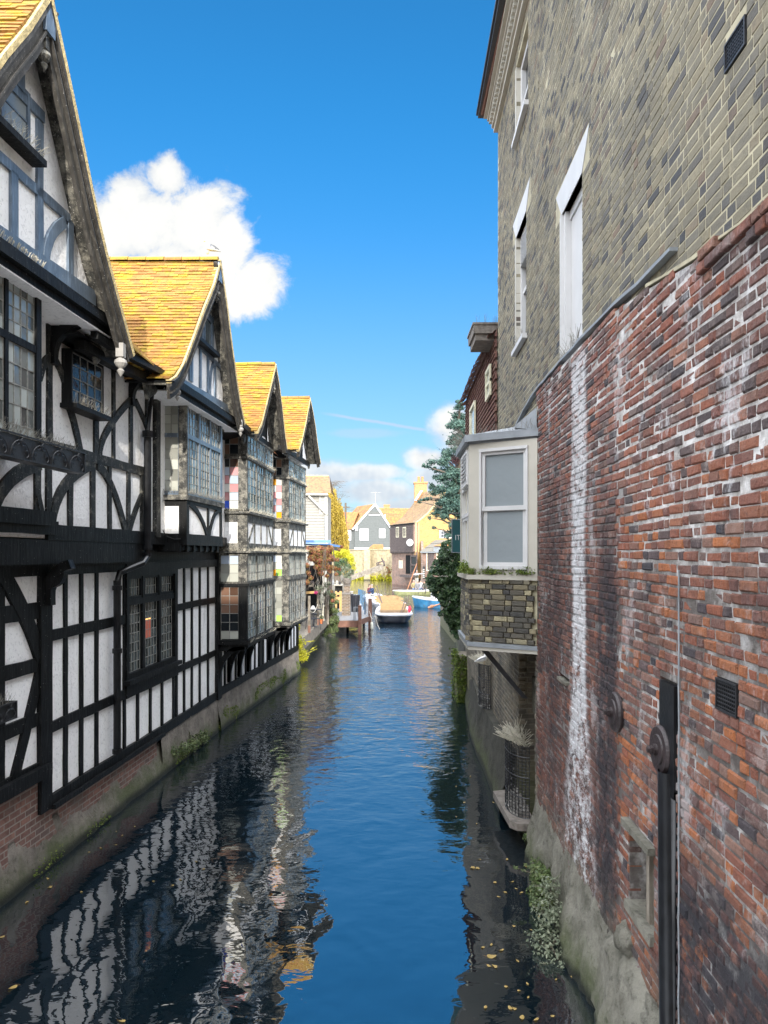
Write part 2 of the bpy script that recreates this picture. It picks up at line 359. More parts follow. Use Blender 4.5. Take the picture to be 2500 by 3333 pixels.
# rough rendered stone at the water line
def stone(name, a, b, moss=.6):
    t = MT(name); w = t.wpos(); x, y, z = t.sep(w)
    c = t.ramp(t.noise(2.3, 7, w, .72), [(.3, a), (.6, b), (.8, tuple(k * 1.25 for k in b))])
    c = t.mix(t.math('MULTIPLY', t.step(t.noise(9, 6, w, .75), .52, .66), .55), c, tuple(k * .4 for k in a))
    zz = t.math('ADD', z, t.math('MULTIPLY', t.math('SUBTRACT', t.noise(1.6, 5, w, .7), .5), 1.2))
    c = t.mix(t.math('MULTIPLY', t.math('SUBTRACT', 1.0, t.step(zz, -.05, .5)), moss), c, (.075, .095, .035))
    c = t.mix(t.math('SUBTRACT', 1.0, t.step(z, .03, .16)), c, (.018, .022, .016))
    t.fin(c, .85, spec=.3); t.bump(t.noise(14, 8, w, .75), 1.0, .06); M[name] = t.m
stone('river_stone', (.12, .105, .09), (.28, .25, .215), .85)
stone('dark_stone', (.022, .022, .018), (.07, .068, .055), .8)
stone('pale_stone', (.085, .083, .062), (.25, .24, .20), .85)
stone('flint_wall', (.20, .165, .105), (.42, .35, .22), .5)
simple('concrete', (.15, .132, .115), .9, .35, 12, bump=.6)
simple('dirt', (.10, .085, .06), .95, .3, 1.5)
simple('iron', (.018, .019, .022), .45, .3, 14, bump=.35)
simple('rusty_iron', (.020, .013, .014), .55, .45, 14, bump=.6)
simple('cast_pipe', (.009, .010, .012), .32, .45, 9, bump=.2, spec=.35)
simple('white_paint', (.50, .50, .50), .5, .05, 4, bump=.05)
simple('cream_paint', (.42, .40, .345), .55, .06, 4, bump=.08)
simple('grey_cream', (.40, .38, .335), .55, .06, 4, bump=.08)
simple('lead_sheet', (.20, .22, .24), .5, .2, 5, bump=.25)
simple('lead_came', (.24, .24, .22), .55, .25, 30, bump=.1)
simple('dull_cream', (.55, .52, .38), .7, .2, 9)
simple('dark_void', (.008, .008, .009), .9, .2, 4, bump=0)
simple('stucco_grey', (.32, .31, .29), .9, .1, 6)
simple('spike', (.20, .19, .16), .5, .3, 30, bump=0)
simple('pale_spike', (.50, .47, .38), .6, .3, 30, bump=0)
simple('verge_mortar', (.50, .40, .20), .95, .35, 11, bump=.8, bd=.02)
simple('clapboard_pale', (.22, .21, .185), .7, .06, 3)
simple('clapboard_grey', (.085, .094, .092), .7, .12, 3)
simple('clapboard_dark', (.06, .075, .082), .7, .12, 3)
simple('blue_paint', (.015, .09, .19), .45, .2, 9)
simple('navy_gel', (.005, .010, .024), .4, .25, 3, bump=0)
simple('boat_blue', (.03, .15, .28), .3, .25, 4, bump=.05)
simple('boat_white', (.46, .47, .50), .35, .06, 4, bump=.05)
simple('boat_green', (.20, .21, .10), .5, .25, 4)
simple('bench_wood', (.23, .145, .06), .55, .18, 7)
simple('felt', (.13, .12, .10), .9, .2, 4)
simple('bench_shade', (.13, .085, .045), .6, .3, 6)  # bench wood darkened: its shadow side is put into the colour
simple('deck_grey', (.20, .20, .205), .8, .2, 6)
simple('deck_brown', (.16, .075, .05), .7, .3, 7)
simple('new_wood', (.50, .31, .12), .65, .15, 7)
simple('pole_wood', (.30, .13, .06), .5, .2, 9)
simple('dark_pole', (.07, .045, .035), .5, .2, 9)
simple('terracotta', (.55, .17, .06), .8, .15, 10)
simple('chimney_brick', (.42, .19, .085), .9, .25, 9)
simple('awning_blue', (.10, .22, .46), .7, .1, 4)
simple('sign_green', (.012, .075, .085), .45, .12, 5, bump=.05)
simple('sign_black', (.02, .02, .022), .5, .1, 5, bump=0)
simple('gull_white', (.72, .72, .70), .7, .05, 20)
simple('gull_grey', (.16, .17, .19), .7, .1, 20)
simple('pigeon_grey', (.36, .38, .42), .7, .2, 20)
simple('beak', (.50, .26, .05), .5, .1, 20, bump=0)
simple('skin', (.36, .21, .15), .6, .06, 9, bump=0)
simple('hair_dark', (.05, .035, .028), .6, .2, 20)
simple('hair_grey', (.22, .19, .16), .6, .1, 20)
simple('jacket_navy', (.012, .028, .075), .8, .15, 12)
simple('cloth_white', (.34, .34, .35), .8, .08, 12)
simple('cloth_grey', (.13, .13, .14), .85, .12, 12)
simple('cloth_tan', (.24, .19, .09), .85, .12, 12)
simple('cloth_olive', (.03, .032, .022), .85, .12, 12)
simple('cloth_maroon', (.09, .02, .028), .85, .12, 12)
simple('jeans', (.09, .14, .24), .85, .12, 12)
simple('trousers_pale', (.28, .27, .24), .85, .08, 12)
simple('red_cloth', (.50, .03, .06), .8, .15, 9)
simple('rope', (.45, .42, .36), .9, .2, 30)
simple('fender_white', (.62, .61, .52), .5, .15, 9)
simple('pot_dark', (.02, .022, .03), .5, .2, 9)
simple('pink_flower', (.60, .03, .20), .7, .2, 20)
simple('bark', (.10, .08, .06), .9, .3, 12, bump=.6)
simple('statue_stone', (.40, .38, .30), .9, .2, 12, bump=.5)
simple('foam_white', (.8, .8, .8), .5, .02, 9, bump=0)
leafmat('ivy', [(0, (.014, .035, .012)), (.4, (.028, .065, .022)), (.7, (.05, .095, .035)), (1, (.10, .15, .06))], .12, .35)
leafmat('ivy_light', [(0, (.04, .07, .02)), (.5, (.09, .13, .045)), (1, (.20, .23, .10))], .2, .45)
leafmat('conifer_leaf', [(0, (.018, .045, .038)), (.45, (.04, .085, .07)), (.8, (.07, .13, .10)), (1, (.10, .16, .11))], .1)
leafmat('copper_leaf', [(0, (.03, .018, .022)), (.5, (.06, .028, .035)), (1, (.12, .05, .05))], .15)
leafmat('willow_leaf', [(0, (.16, .11, .02)), (.5, (.34, .24, .03)), (1, (.48, .36, .06))], .3)
leafmat('vine_leaf', [(0, (.06, .02, .02)), (.2, (.15, .045, .04)), (.4, (.26, .11, .04)), (.55, (.15, .14, .04)), (.7, (.30, .19, .05)), (.85, (.27, .06, .055)), (1, (.14, .16, .05))], .3)
leafmat('yellow_leaf', [(0, (.28, .28, .02)), (.5, (.48, .46, .02)), (1, (.62, .58, .06))], .4)
leafmat('olive_leaf', [(0, (.10, .13, .08)), (.6, (.18, .21, .14)), (1, (.28, .30, .21))], .2)
leafmat('grass', [(0, (.06, .10, .02)), (.6, (.14, .20, .04)), (1, (.26, .30, .07))], .3)
leafmat('bright_moss', [(0, (.03, .05, .01)), (.6, (.09, .14, .02)), (1, (.20, .25, .035))], .15)
leafmat('fallen', [(0, (.26, .17, .04)), (.5, (.34, .25, .08)), (1, (.20, .09, .03))], .1)

def glass(name, col, rough=.06, spec=.8, var=.6, coat=0.0):
    t = MT(name); i = t.island(); c = t.ramp(i, [(0, tuple(k * (1 - var) for k in col)), (.5, col), (1, tuple(min(1, k * (1 + var)) for k in col))])
    t.fin(c, rough, spec=spec); t.b.inputs['IOR'].default_value = 1.6
    t.bump(t.noise(7, 2), .25, .02); M[name] = t.m
glass('leaded_glass', (.12, .145, .15), .07, .8, .8); glass('dusty_glass', (.34, .35, .31), .25, .6, .4); glass('dark_glass', (.012, .016, .02), .12, .25); glass('bay_glass', (.26, .29, .285), .08, .7, .75)  # leaded_glass, bay_glass: reflected wall and sky lightness put into the base colour
glass('curtain_glass', (.06, .075, .08), .12, .6, .75)
glass('grey_film', (.22, .25, .265), .16, .45, .05); glass('far_glass', (.30, .34, .34), .1)
glass('pane_pink', (.56, .26, .27), .25, .5, .22); glass('pane_white', (.68, .69, .66), .25, .5, .15); glass('pane_blue', (.42, .50, .62), .25, .5, .2)
glass('pane_cobalt', (.01, .07, .55), .2, .6, .1); glass('pane_orange', (.75, .32, .01), .2, .5, .1); glass('pane_green', (.36, .68, .12), .25, .5, .1)
glass('pane_brown', (.16, .09, .06), .15, .6, .5)
t = MT('lamp_glow'); t.fin((.9, .5, .2), .6); t.b.inputs['Emission Color'].default_value = (1, .50, .15, 1); t.b.inputs['Emission Strength'].default_value = .8; M['lamp_glow'] = t.m
t = MT('lamp_shade'); t.fin((.45, .12, .08), .8); t.b.inputs['Emission Color'].default_value = (.6, .14, .07, 1); t.b.inputs['Emission Strength'].default_value = .06; M['lamp_shade'] = t.m

# river water
t = MT('water'); w = t.wpos(); x, y, z = t.sep(w)
n1 = t.noise(1.15, 2, t.mapv(w, (1.0, .75, 1)), .5, .6); n2 = t.noise(3.6, 3, t.mapv(w, (.8, 1.25, 1)), .5, .4); n3 = t.noise(11, 2, t.mapv(w, (.7, 1.3, 1)), .5)
calm = t.step(y, 7.0, 20.0)
h = t.math('ADD', t.math('MULTIPLY', n1, t.math('ADD', .034, t.math('MULTIPLY', calm, .035))), t.math('MULTIPLY', n2, t.math('ADD', .0065, t.math('MULTIPLY', calm, .028))))
h = t.math('ADD', h, t.math('MULTIPLY', n3, t.math('ADD', .0004, t.math('MULTIPLY', calm, .0095))))
t.fin((.003, .008, .012), .01, spec=.5); t.b.inputs['IOR'].default_value = 3.7
nd = t.n('ShaderNodeBump'); t.lk(h, nd.inputs['Height']); nd.inputs['Strength'].default_value = 1.0; nd.inputs['Distance'].default_value = .55
t.lk(nd.outputs[0], t.b.inputs['Normal']); M['water'] = t.m

# ------------------------------------------------------------------ camera, sun and sky
cam = bpy.data.cameras.new('camera'); co = bpy.data.objects.new('camera', cam); COL.objects.link(co)
co.location = (0, 0, H); co.rotation_euler = (math.radians(90), 0, 0)
cam.sensor_fit = 'VERTICAL'; cam.sensor_height = 36; cam.lens = FPX / 3333 * 36; cam.shift_y = (CY - 1666.5) / 3333
cam.clip_end = 3000; cam.clip_start = .05; scene.camera = co
EL = math.radians(22); AZ = math.atan2(.115, -.993)       # azimuth from +Y towards +X
sd = Vector((math.sin(AZ) * math.cos(EL), math.cos(AZ) * math.cos(EL), math.sin(EL)))
sl = bpy.data.lights.new('sun', 'SUN'); sl.energy = 2.45; sl.angle = math.radians(.53); sl.color = (1.0, .925, .82)
so = bpy.data.objects.new('sun', sl); COL.objects.link(so); so.rotation_euler = sd.to_track_quat('Z', 'Y').to_euler(); so.location = (5, -20, 20)
wd = bpy.data.worlds.new('World'); scene.world = wd; wd.use_nodes = True; T = MT.__new__(MT); T.t = wd.node_tree; T._pos = None
bgn = T.t.nodes['Background']
sky = T.n('ShaderNodeTexSky', sky_type='NISHITA'); sky.sun_disc = False; sky.sun_elevation = EL; sky.sun_rotation = AZ; sky.air_density = 1.0; sky.dust_density = .6; sky.ozone_density = 2.0
tc = T.n('ShaderNodeTexCoord').outputs['Generated']; X, Y_, Z = T.sep(tc)
yy = T.math('MAXIMUM', Y_, .05); U = T.math('DIVIDE', X, yy); V = T.math('DIVIDE', Z, yy)
cv = T.n('ShaderNodeCombineXYZ'); T.lk(U, cv.inputs[0]); T.lk(V, cv.inputs[1]); UVv = cv.outputs[0]
def blobs(lst):
    acc = None
    for (px, py, rx, ry) in lst:
        a = T.math('DIVIDE', T.math('SUBTRACT', U, (px - CX) / FPX), rx / FPX); b = T.math('DIVIDE', T.math('SUBTRACT', V, (CY - py) / FPX), ry / FPX)
        d = T.math('SUBTRACT', 1.0, T.math('SQRT', T.math('ADD', T.math('MULTIPLY', a, a), T.math('MULTIPLY', b, b))))
        acc = d if acc is None else T.math('MAXIMUM', acc, d)
    return acc
def nz(sc, det, rough=.6, off=(0, 0, 0), dist=0.0): return T.noise(sc, det, T.mapv(UVv, (1, 1, 1), off), rough, dist)
cum = [(470, 720, 220, 200), (545, 585, 95, 95), (420, 640, 130, 110), (740, 740, 90, 90), (640, 720, 190, 190), (350, 740, 130, 170), (720, 830, 130, 130), (690, 900, 190, 150), (300, 900, 190, 130), (560, 880, 240, 150), (830, 930, 150, 120), (780, 960, 180, 110), (420, 1000, 200, 90)]
f1 = T.math('ADD', blobs(cum), T.math('MULTIPLY', T.math('SUBTRACT', nz(15, 9, .66, (0, 0, 0), .3), .5), 1.65))
m1 = T.step(f1, .05, .50)
cum2 = [(1465, 1370, 95, 95), (1500, 1440, 120, 120), (1400, 1500, 120, 60)]
f2 = T.math('ADD', blobs(cum2), T.math('MULTIPLY', T.math('SUBTRACT', nz(16, 6, .6, (3, 1, 0)), .5), 1.2))
m2 = T.step(f2, .1, .7)
low = [(1050, 1545, 190, 50), (1250, 1600, 200, 60), (1400, 1560, 120, 60), (1180, 1540, 200, 35), (1000, 1620, 150, 50), (1350, 1650, 220, 60)]
f3 = T.math('ADD', blobs(low), T.math('MULTIPLY', T.math('SUBTRACT', nz(12, 6, .6, (7, 2, 0)), .5), 1.5))
m3 = T.math('MULTIPLY', T.step(f3, -.15, .6), .9)
# wisps and a contrail
wis = T.math('MULTIPLY', T.step(T.math('ADD', blobs([(1180, 1410, 160, 20)]), T.math('SUBTRACT', nz(20, 6, .7, (5, 5, 0)), .5)), .0, .6), .28)
lx = T.math('SUBTRACT', V, T.math('ADD', (CY - 1348) / FPX, T.math('MULTIPLY', T.math('SUBTRACT', U, (1070 - CX) / FPX), -.165)))
con = T.math('MULTIPLY', T.math('SUBTRACT', 1.0, T.step(T.math('ABSOLUTE', T.math('ADD', lx, T.math('MULTIPLY', T.math('SUBTRACT', nz(30, 4), .5), .004))), .0004, .0032)), T.band(U, (1075 - CX) / FPX, (1400 - CX) / FPX, .02))
con = T.math('MULTIPLY', con, .55)
mask = T.math('MAXIMUM', T.math('MAXIMUM', m1, m2), T.math('MAXIMUM', m3, T.math('MAXIMUM', wis, con)))
mask = T.math('MULTIPLY', mask, T.step(Y_, .08, .2))
shade0 = T.step(T.math('ADD', T.math('MULTIPLY', nz(9, 5, .6, (.02, -.03, 0)), .9), T.math('MULTIPLY', f1, .35)), .38, .72)
shade = T.math('MAXIMUM', shade0, T.math('MULTIPLY', T.step(nz(10, 4, .6, (2, 9, 0)), .38, .6), T.step(T.math('MAXIMUM', m2, m3), .1, .6)))
ccol = T.mix(shade, (2.35, 2.55, 2.85), (3.5, 3.5, 3.4))
SKYTINT = T.mix(T.step(Z, .02, .55), (.34, .45, .56), (.115, .55, .79))
skyc = T.mix(1.0, sky.outputs[0], SKYTINT, 'MULTIPLY')
skyc = T.mix(T.math('MULTIPLY', T.math('SUBTRACT', 1.0, T.step(Z, .0, .42)), .35), skyc, (1.5, 2.2, 2.8))
fc = T.mix(mask, skyc, ccol)
# unseen bright cloud added behind the viewer and overhead to lift the shade
back = T.math('MAXIMUM', T.math('SUBTRACT', 1.0, T.step(Y_, -.15, .35)), T.step(Z, .605, .70))
bcl = T.step(T.noise(2.2, 4, tc), .38, .62)
fc = T.mix(T.math('MULTIPLY', back, T.math('ADD', .45, T.math('MULTIPLY', bcl, .55))), fc, (23.5, 24.2, 25.4))
T.lk(fc, bgn.inputs[0]); bgn.inputs[1].default_value = .115
vs_ = scene.view_settings; vs_.view_transform = 'Standard'; vs_.look = 'None'; vs_.exposure = 1.35; vs_.gamma = 1; vs_.use_curve_mapping = False
# ================================================================== LEFT: the timber-framed houses
L = facade(-5.06, .074); UP = facade(-4.86, .074); FB = facade(-4.48, .074); GW = facade(-4.45, .074); GB = facade(-4.22, .074)
def clip_prof(lp, rp): return lp[::-1] + rp[1:]
def leaded(fr, u0, u1, v0, v1, cols, rows, mg, ml, n=0.0, lead=.012, tilt=.02, palette=None, mbp=None):
    """small panes held in lead: every pane sits at its own slight angle"""
    mg.mark(); ml.mark(); du = (u1 - u0) / cols; dv = (v1 - v0) / rows
    for i in range(cols):
        for j in range(rows):
            a, b = R.uniform(-tilt, tilt) * du, R.uniform(-tilt, tilt) * dv
            q = [fr.P(u0 + i * du, v0 + j * dv, n - a - b), fr.P(u0 + (i + 1) * du, v0 + j * dv, n + a - b),
                 fr.P(u0 + (i + 1) * du, v0 + (j + 1) * dv, n + a + b), fr.P(u0 + i * du, v0 + (j + 1) * dv, n - a + b)]
            if palette: mg.cur = palette(i, j)
            mg.face(q)
    mg.cur = 0
    sc = fr.U.length
    for i in range(cols + 1): ml.fbeam(fr, (u0 + i * du, v0), (u0 + i * du, v1), lead / sc, n - .004, n + .010, .0012)
    for j in range(rows + 1): ml.fbeam(fr, (u0, v0 + j * dv), (u1, v0 + j * dv), lead, n - .004, n + .008, .0012)
def frame(mb, fr, u0, u1, v0, v1, w, n0, n1):
    mb.frect(fr, u0, u0 + w, v0, v1, n0, n1); mb.frect(fr, u1 - w, u1, v0, v1, n0, n1)
    mb.frect(fr, u0 + w, u1 - w, v0, v0 + w, n0, n1); mb.frect(fr, u0 + w, u1 - w, v1 - w, v1, n0, n1)
def spikes(mb, p0, p1, cnt, h, out=(.5, 0, 1), spread=.5, r=.0022, w=.06):
    p0, p1 = Vector(p0), Vector(p1); out = Vector(out).normalized()
    for i in range(cnt):
        b = p0.lerp(p1, R.random()) + Vector((R.uniform(-w, w) * .5, 0, 0))
        d = (out + Vector((R.gauss(0, spread), R.gauss(0, spread), R.gauss(0, spread * .4)))).normalized() * h * R.uniform(.6, 1.1)
        mb.tube([b, b + d], [r, r * .6], 3, cap=False)

def prof_at(prof, s):
    """point and tangent at arc length s along a profile"""
    for a, b in zip(prof, prof[1:]):
        l = math.hypot(b[0] - a[0], b[1] - a[1])
        if s <= l or (b is prof[-1]):
            t = s / l; return (a[0] + (b[0] - a[0]) * t, a[1] + (b[1] - a[1]) * t), ((b[0] - a[0]) / l, (b[1] - a[1]) / l)
        s -= l
def prof_len(prof): return sum(math.hypot(b[0] - a[0], b[1] - a[1]) for a, b in zip(prof, prof[1:]))
def tiles(mb, prof, xf, xb, seed=0, gauge=.088, tw=.17, th=.021, sag=.03, skip=None, up=(0, 0, 1)):
    """courses of overlapping clay tiles down a (Y,z) profile, running in x from xf(Y) back to xb"""
    Ltot = prof_len(prof); k = int(Ltot / gauge) + 1
    for c in range(k):
        s0 = max(0, c * gauge - .05); s1 = min(Ltot + .02, (c + 1) * gauge + .012)
        (y0, z0), _ = prof_at(prof, min(s0, Ltot)); (y1, z1), tg = prof_at(prof, min(s1, Ltot))
        nx = Vector((0, -tg[1], tg[0])) if tg[0] > 0 else Vector((0, tg[1], -tg[0]))
        if nx.z < 0: nx = -nx
        x = xf((y0 + y1) / 2) - (0 if c % 2 else tw / 2)
        if c % 2 == 0: segs = [(xf((y0 + y1) / 2), x)]
        else: segs = []
        while x > xb: segs.append((x, x - tw)); x -= tw
        for (xa, xc) in segs:
            if skip and skip((xa + xc) / 2, y1, z1): continue
            sg = sag * mnoise.noise(Vector((xa * .7, (y0 + seed) * .7, z0))) + .010 * mnoise.noise(Vector((xa * 3.1, c * 1.3, seed)))
            lf = R.uniform(0, .012) * R.random(); g = .0012; dz = R.uniform(-.004, .004)
            P = lambda xx, yy, zz, h: Vector((xx, yy, zz + dz)) + nx * (h + sg)
            j = lambda: R.uniform(-.004, .004)
            mb.hexa([P(xa - g, y0, z0, -.006), P(xc + g, y0, z0, -.006), P(xc + g, y1 + j(), z1 + j(), th * .6), P(xa - g, y1 + j(), z1 + j(), th * .6),
                     P(xa - g, y0, z0, th - .006), P(xc + g, y0, z0, th - .006), P(xc + g, y1, z1 + j(), th * 1.7 + lf), P(xa - g, y1, z1 + j(), th * 1.7 + lf)])
def ridge_tiles(mb, y, z, xf, xb, r=.10, seg=.34):
    x = xf
    while x > xb:
        pts = []; n = 7; s = .012 * mnoise.noise(Vector((x * 2, y, 0))); lift = .004
        vs = []
        for xx, dr in ((x - .004, 0.008), (x - seg + .004, 0)):
            for q in range(n):
                a = math.pi * q / (n - 1); vs.append((xx, y - math.cos(a) * (r + dr), z - .055 + s + math.sin(a) * (r * .85 + dr)))
        mb.raw(vs, [(q, q + 1, n + q + 1, n + q) for q in range(n - 1)] + [tuple(range(n - 1, -1, -1))])
        x -= seg
def gable_roof(house, lp, rp, xfront, xback, seed, mat='lichen_tile', skipL=None, skipR=None, sides='LR'):
    """roof > verge, bargeboard, pendant, soffit; lp and rp run from the ridge down"""
    rf = MB()
    if 'L' in sides: tiles(rf, lp, xfront, xback, seed, skip=skipL)
    if 'R' in sides: tiles(rf, rp, xfront, xback, seed + 5, skip=skipR)
    ridge_tiles(rf, lp[0][0], lp[0][1] + .02, xfront(lp[0][0]) - .01, xback)
    roof = rf.build('roof', M[mat], house)
    return roof
def verge_and_boards(roof, pl, lp, rp, dark=M['barge'], depth=.30, wallback=.42):
    vm = MB(); bb = MB(); sf = MB()
    for pts, sgn in ((lp, -1), (rp, 1)):
        k = 1 if sgn > 0 else -1
        s = (lambda d0, d1: (d0, d1)) if sgn > 0 else (lambda d0, d1: (-d1, -d0))
        vm.fstrip(pl, pts, 0, -.05, .035, .004, s(-.01, .05))
        p2 = [(pts[0][0] + (pts[1][0] - pts[0][0]) * .45, pts[0][1] + (pts[1][1] - pts[0][1]) * .45)] + list(pts[1:])
        bb.fstrip(pl, pts, 0, -.05, .030, .002, s(.054, .095)); bb.fstrip(pl, pts, 0, -.05, .006, .002, s(.098, .118)); bb.fstrip(pl, pts, 0, -.06, -.012, .002, s(.120, .19))
        bb.fstrip(pl, pts, 0, -.06, .020, .002, s(.193, .215)); bb.fstrip(pl, p2, 0, -.07, -.022, .003, s(.218, depth))
        sf.fstrip(pl, pts, 0, -wallback, -.055, .0, s(.045, .075))
        sf.fstrip(pl, p2, 0, -wallback, -wallback + .05, .0, s(.08, .30))
    vm.build('verge', M['verge_mortar'], roof); bb.build('bargeboard', dark, roof); sf.build('soffit', M['timber_dusty'], roof)
def pendant(mat, parent, p, s=1.0, name='pendant'):
    m = MB(); p = Vector(p)
    m.box(p.x - .05 * s, p.x + .05 * s, p.y - .05 * s, p.y + .05 * s, p.z - .02 * s, p.z + .16 * s)
    m.lathe(p, [(.04 * s, 0), (.035 * s, -.03 * s), (.075 * s, -.06 * s), (.085 * s, -.10 * s), (.06 * s, -.14 * s), (.025 * s, -.17 * s), (.05 * s, -.20 * s), (.03 * s, -.24 * s), (.004, -.28 * s)], 12)
    return m.build(name, mat, parent, smooth=False)

BLK = M['timber']
# gable outlines, (Y, z) from the ridge down, near side and far side
G1L = [(7.88, 10.02), (7.45, 9.35), (7.05, 8.80), (6.55, 8.05), (6.05, 7.35), (5.70, 6.95)]
G1R = [(7.88, 10.02), (8.16, 9.56), (8.52, 8.93), (8.98, 8.12), (9.25, 7.72), (9.55, 7.34), (10.05, 6.72)]
G2L = [(14.02, 9.60), (13.62, 9.00), (13.06, 8.38), (12.48, 7.68), (11.97, 7.08), (11.66, 6.82), (11.40, 6.70)]
G2R = [(14.02, 9.60), (14.46, 8.90), (14.78, 8.28), (15.20, 7.52), (15.50, 7.10), (15.80, 6.80)]
G3L = [(18.37, 8.74), (17.80, 8.10), (17.23, 7.47), (16.80, 7.00), (16.40, 6.74)]
G3R = [(18.37, 8.74), (18.80, 8.35), (19.20, 7.80), (19.55, 7.20), (19.85, 6.85)]
G4L = [(22.60, 8.80), (22.20, 8.35), (21.80, 7.87), (21.30, 7.35), (20.80, 6.95)]
G4R = [(22.60, 8.80), (23.10, 8.45), (23.50, 8.10), (24.0, 7.50), (24.5, 7.05)]
near = thing('timber_framed_house', 'near white house with black timber framing and two large gables, filling the left edge', 'house', (-4.4, 9.5, 0), 'timber framed riverside houses')
far = thing('timber_framed_house', 'further timber framed house with two smaller gables and stacked oriel windows over the water', 'house', (-3.2, 20, 0), 'timber framed riverside houses')

# --- near house, masonry plinth
def plinth(house, Y0, Y1, ztop, brick, seedv, mat1, x_in, outs):
    m = MB(); k = int((Y1 - Y0) / .12) + 1; zs = [-.5, -.1, .05, .2, .4, .6, ztop]
    vs = []; 
    for i in range(k + 1):
        y = Y0 + (Y1 - Y0) * i / k; xb = -5.06 + .074 * y
        for z in zs:
            o = outs(y, z) + .035 * mnoise.noise(Vector((y * 1.8, z * 3, seedv))) + .02 * mnoise.noise(Vector((y * 6, z * 7, seedv)))
            vs.append((xb + o, y, z))
    n = len(zs); fs = []
    for i in range(k):
        for j in range(n - 1): fs.append((i * n + j, (i + 1) * n + j, (i + 1) * n + j + 1, i * n + j + 1))
    m.raw(vs, fs)
    m.frect(L, Y0, Y1, ztop - .03, ztop, -.5, outs(Y0, ztop) - .02)
    return m.build('plinth', mat1, house, smooth=True)
mb = MB(); mb.frect(L, 5.0, 13.2, .26, .76, -.4, .012); mb.frect(L, 5.0, 9.42, .70, 1.28, -.4, .010); mb.build('brick_plinth', M['plinth_brick'], near)
plinth(near, 5.0, 13.48, .34, True, 1, M['river_stone'], 0, lambda y, z: -.01 + .26 * max(0, (.42 - z)))
plinth(near, 13.35, 16.7, .74, True, 2, M['river_stone'], 0, lambda y, z: .03 + .10 * max(0, (.70 - z)))
# --- near house, ground floor
mb = MB(); mb.frect(L, 5.0, 11.9, .74, 3.74, -.35, 0); mb.frect(L, 14.1, 16.98, .74, 3.74, -.35, 0)
mb.frect(L, 11.9, 14.1, .74, 2.0, -.35, 0); mb.frect(L, 11.9, 14.1, 3.68, 3.74, -.35, 0); mb.frect(L, 11.9, 14.1, 1.9, 3.7, -.36, -.30)
w0 = mb.build('ground_floor_wall', M['plaster'], near)
mb = MB(); B = lambda a, b, w, n0=-.01, n1=.028, fr=L, j=.007: mb.fbeam(fr, a, b, w, n0, n1, j)
B((9.42, .72), (9.42, 3.95), .27, -.02, .06)
B((9.56, .80), (16.75, .80), .17, -.02, .05); B((9.55, .73), (13.4, .735), .06, .0, .10)
for y in (9.97, 10.41, 10.88): B((y, .8), (y, 3.75), .088)
B((11.84, .8), (11.84, 3.75), .08)
for z in (2.95, 1.75):
    B((9.5, z), (11.9, z + .01), .145, -.01, .034)
    B((14.1, z + .03), (16.75, z + .03), .13, -.01, .034)
for y in (12.36, 12.91, 13.45, 14.04): B((y, .8), (y, 1.80), .08)
B((11.86, 1.78), (14.2, 1.78), .20, -.01, .05)
for y in (14.20, 14.62, 15.08, 15.58, 16.14): B((y, .8), (y, 3.76), .08)
B((16.82, .70), (16.82, 4.2), .28, -.02, .08)
# big framing left of the main post
for z, w in ((3.30, .2), (2.62, .17), (1.93, .17), (1.28, .2)): B((5.0, z), (9.35, z), w, -.01, .034)
for y in (8.50, 7.3, 6.1): B((y, 1.2), (y, 3.75), .13)
mb.fcurve(L, [(8.50, 3.80), (8.98, 3.25), (9.32, 2.72)], .23, -.01, .040)
mb.fcurve(L, [(9.34, 2.60), (9.05, 1.95), (8.72, 1.25)], .16, -.01, .040)
B((5, 1.26), (9.46, 1.26), .16, .0, .11)
mb.build('ground_floor_timbers', BLK, near)
# casement window
win = MB(); frame(win, L, 11.86, 14.14, 1.96, 3.74, .10, -.06, .05); win.frect(L, 11.9, 14.1, 3.17, 3.27, -.06, .03)
for y in (12.60, 13.34): win.frect(L, y - .05, y + .05, 2.0, 3.7, -.06, .028)
for y0, y1 in ((11.96, 12.55), (12.65, 13.29), (13.39, 14.04)):
    frame(win, L, y0, y1, 3.27, 3.64, .045, -.05, .015)
win.frect(L, 11.80, 14.22, 1.90, 1.97, -.05, .12); win.frect(L, 11.78, 14.24, 3.72, 3.86, -.04, .08)
wo = win.build('casement_window', BLK, near)
g = MB(); l = MB()
for y0, y1 in ((11.96, 12.55), (12.65, 13.29), (13.39, 14.04)):
    leaded(L, y0 + .045, y1 - .045, 3.31, 3.60, 5, 2, g, l, -.03); leaded(L, y0, y1, 2.06, 3.17, 5, 7, g, l, -.03)
g.build_split('leaded_glass', M['curtain_glass'], wo); l.build_split('lead_came', M['lead_came'], wo)
mb = MB(); mb.frect(L, 12.80, 13.02, 2.55, 2.86, -.029, -.0245); mb.build('curtain', M['lamp_shade'], wo)
mb = MB(); mb.frect(L, 12.80, 13.02, 2.865, 2.885, -.029, -.0245); mb.build('lamp_light', M['lamp_glow'], wo)
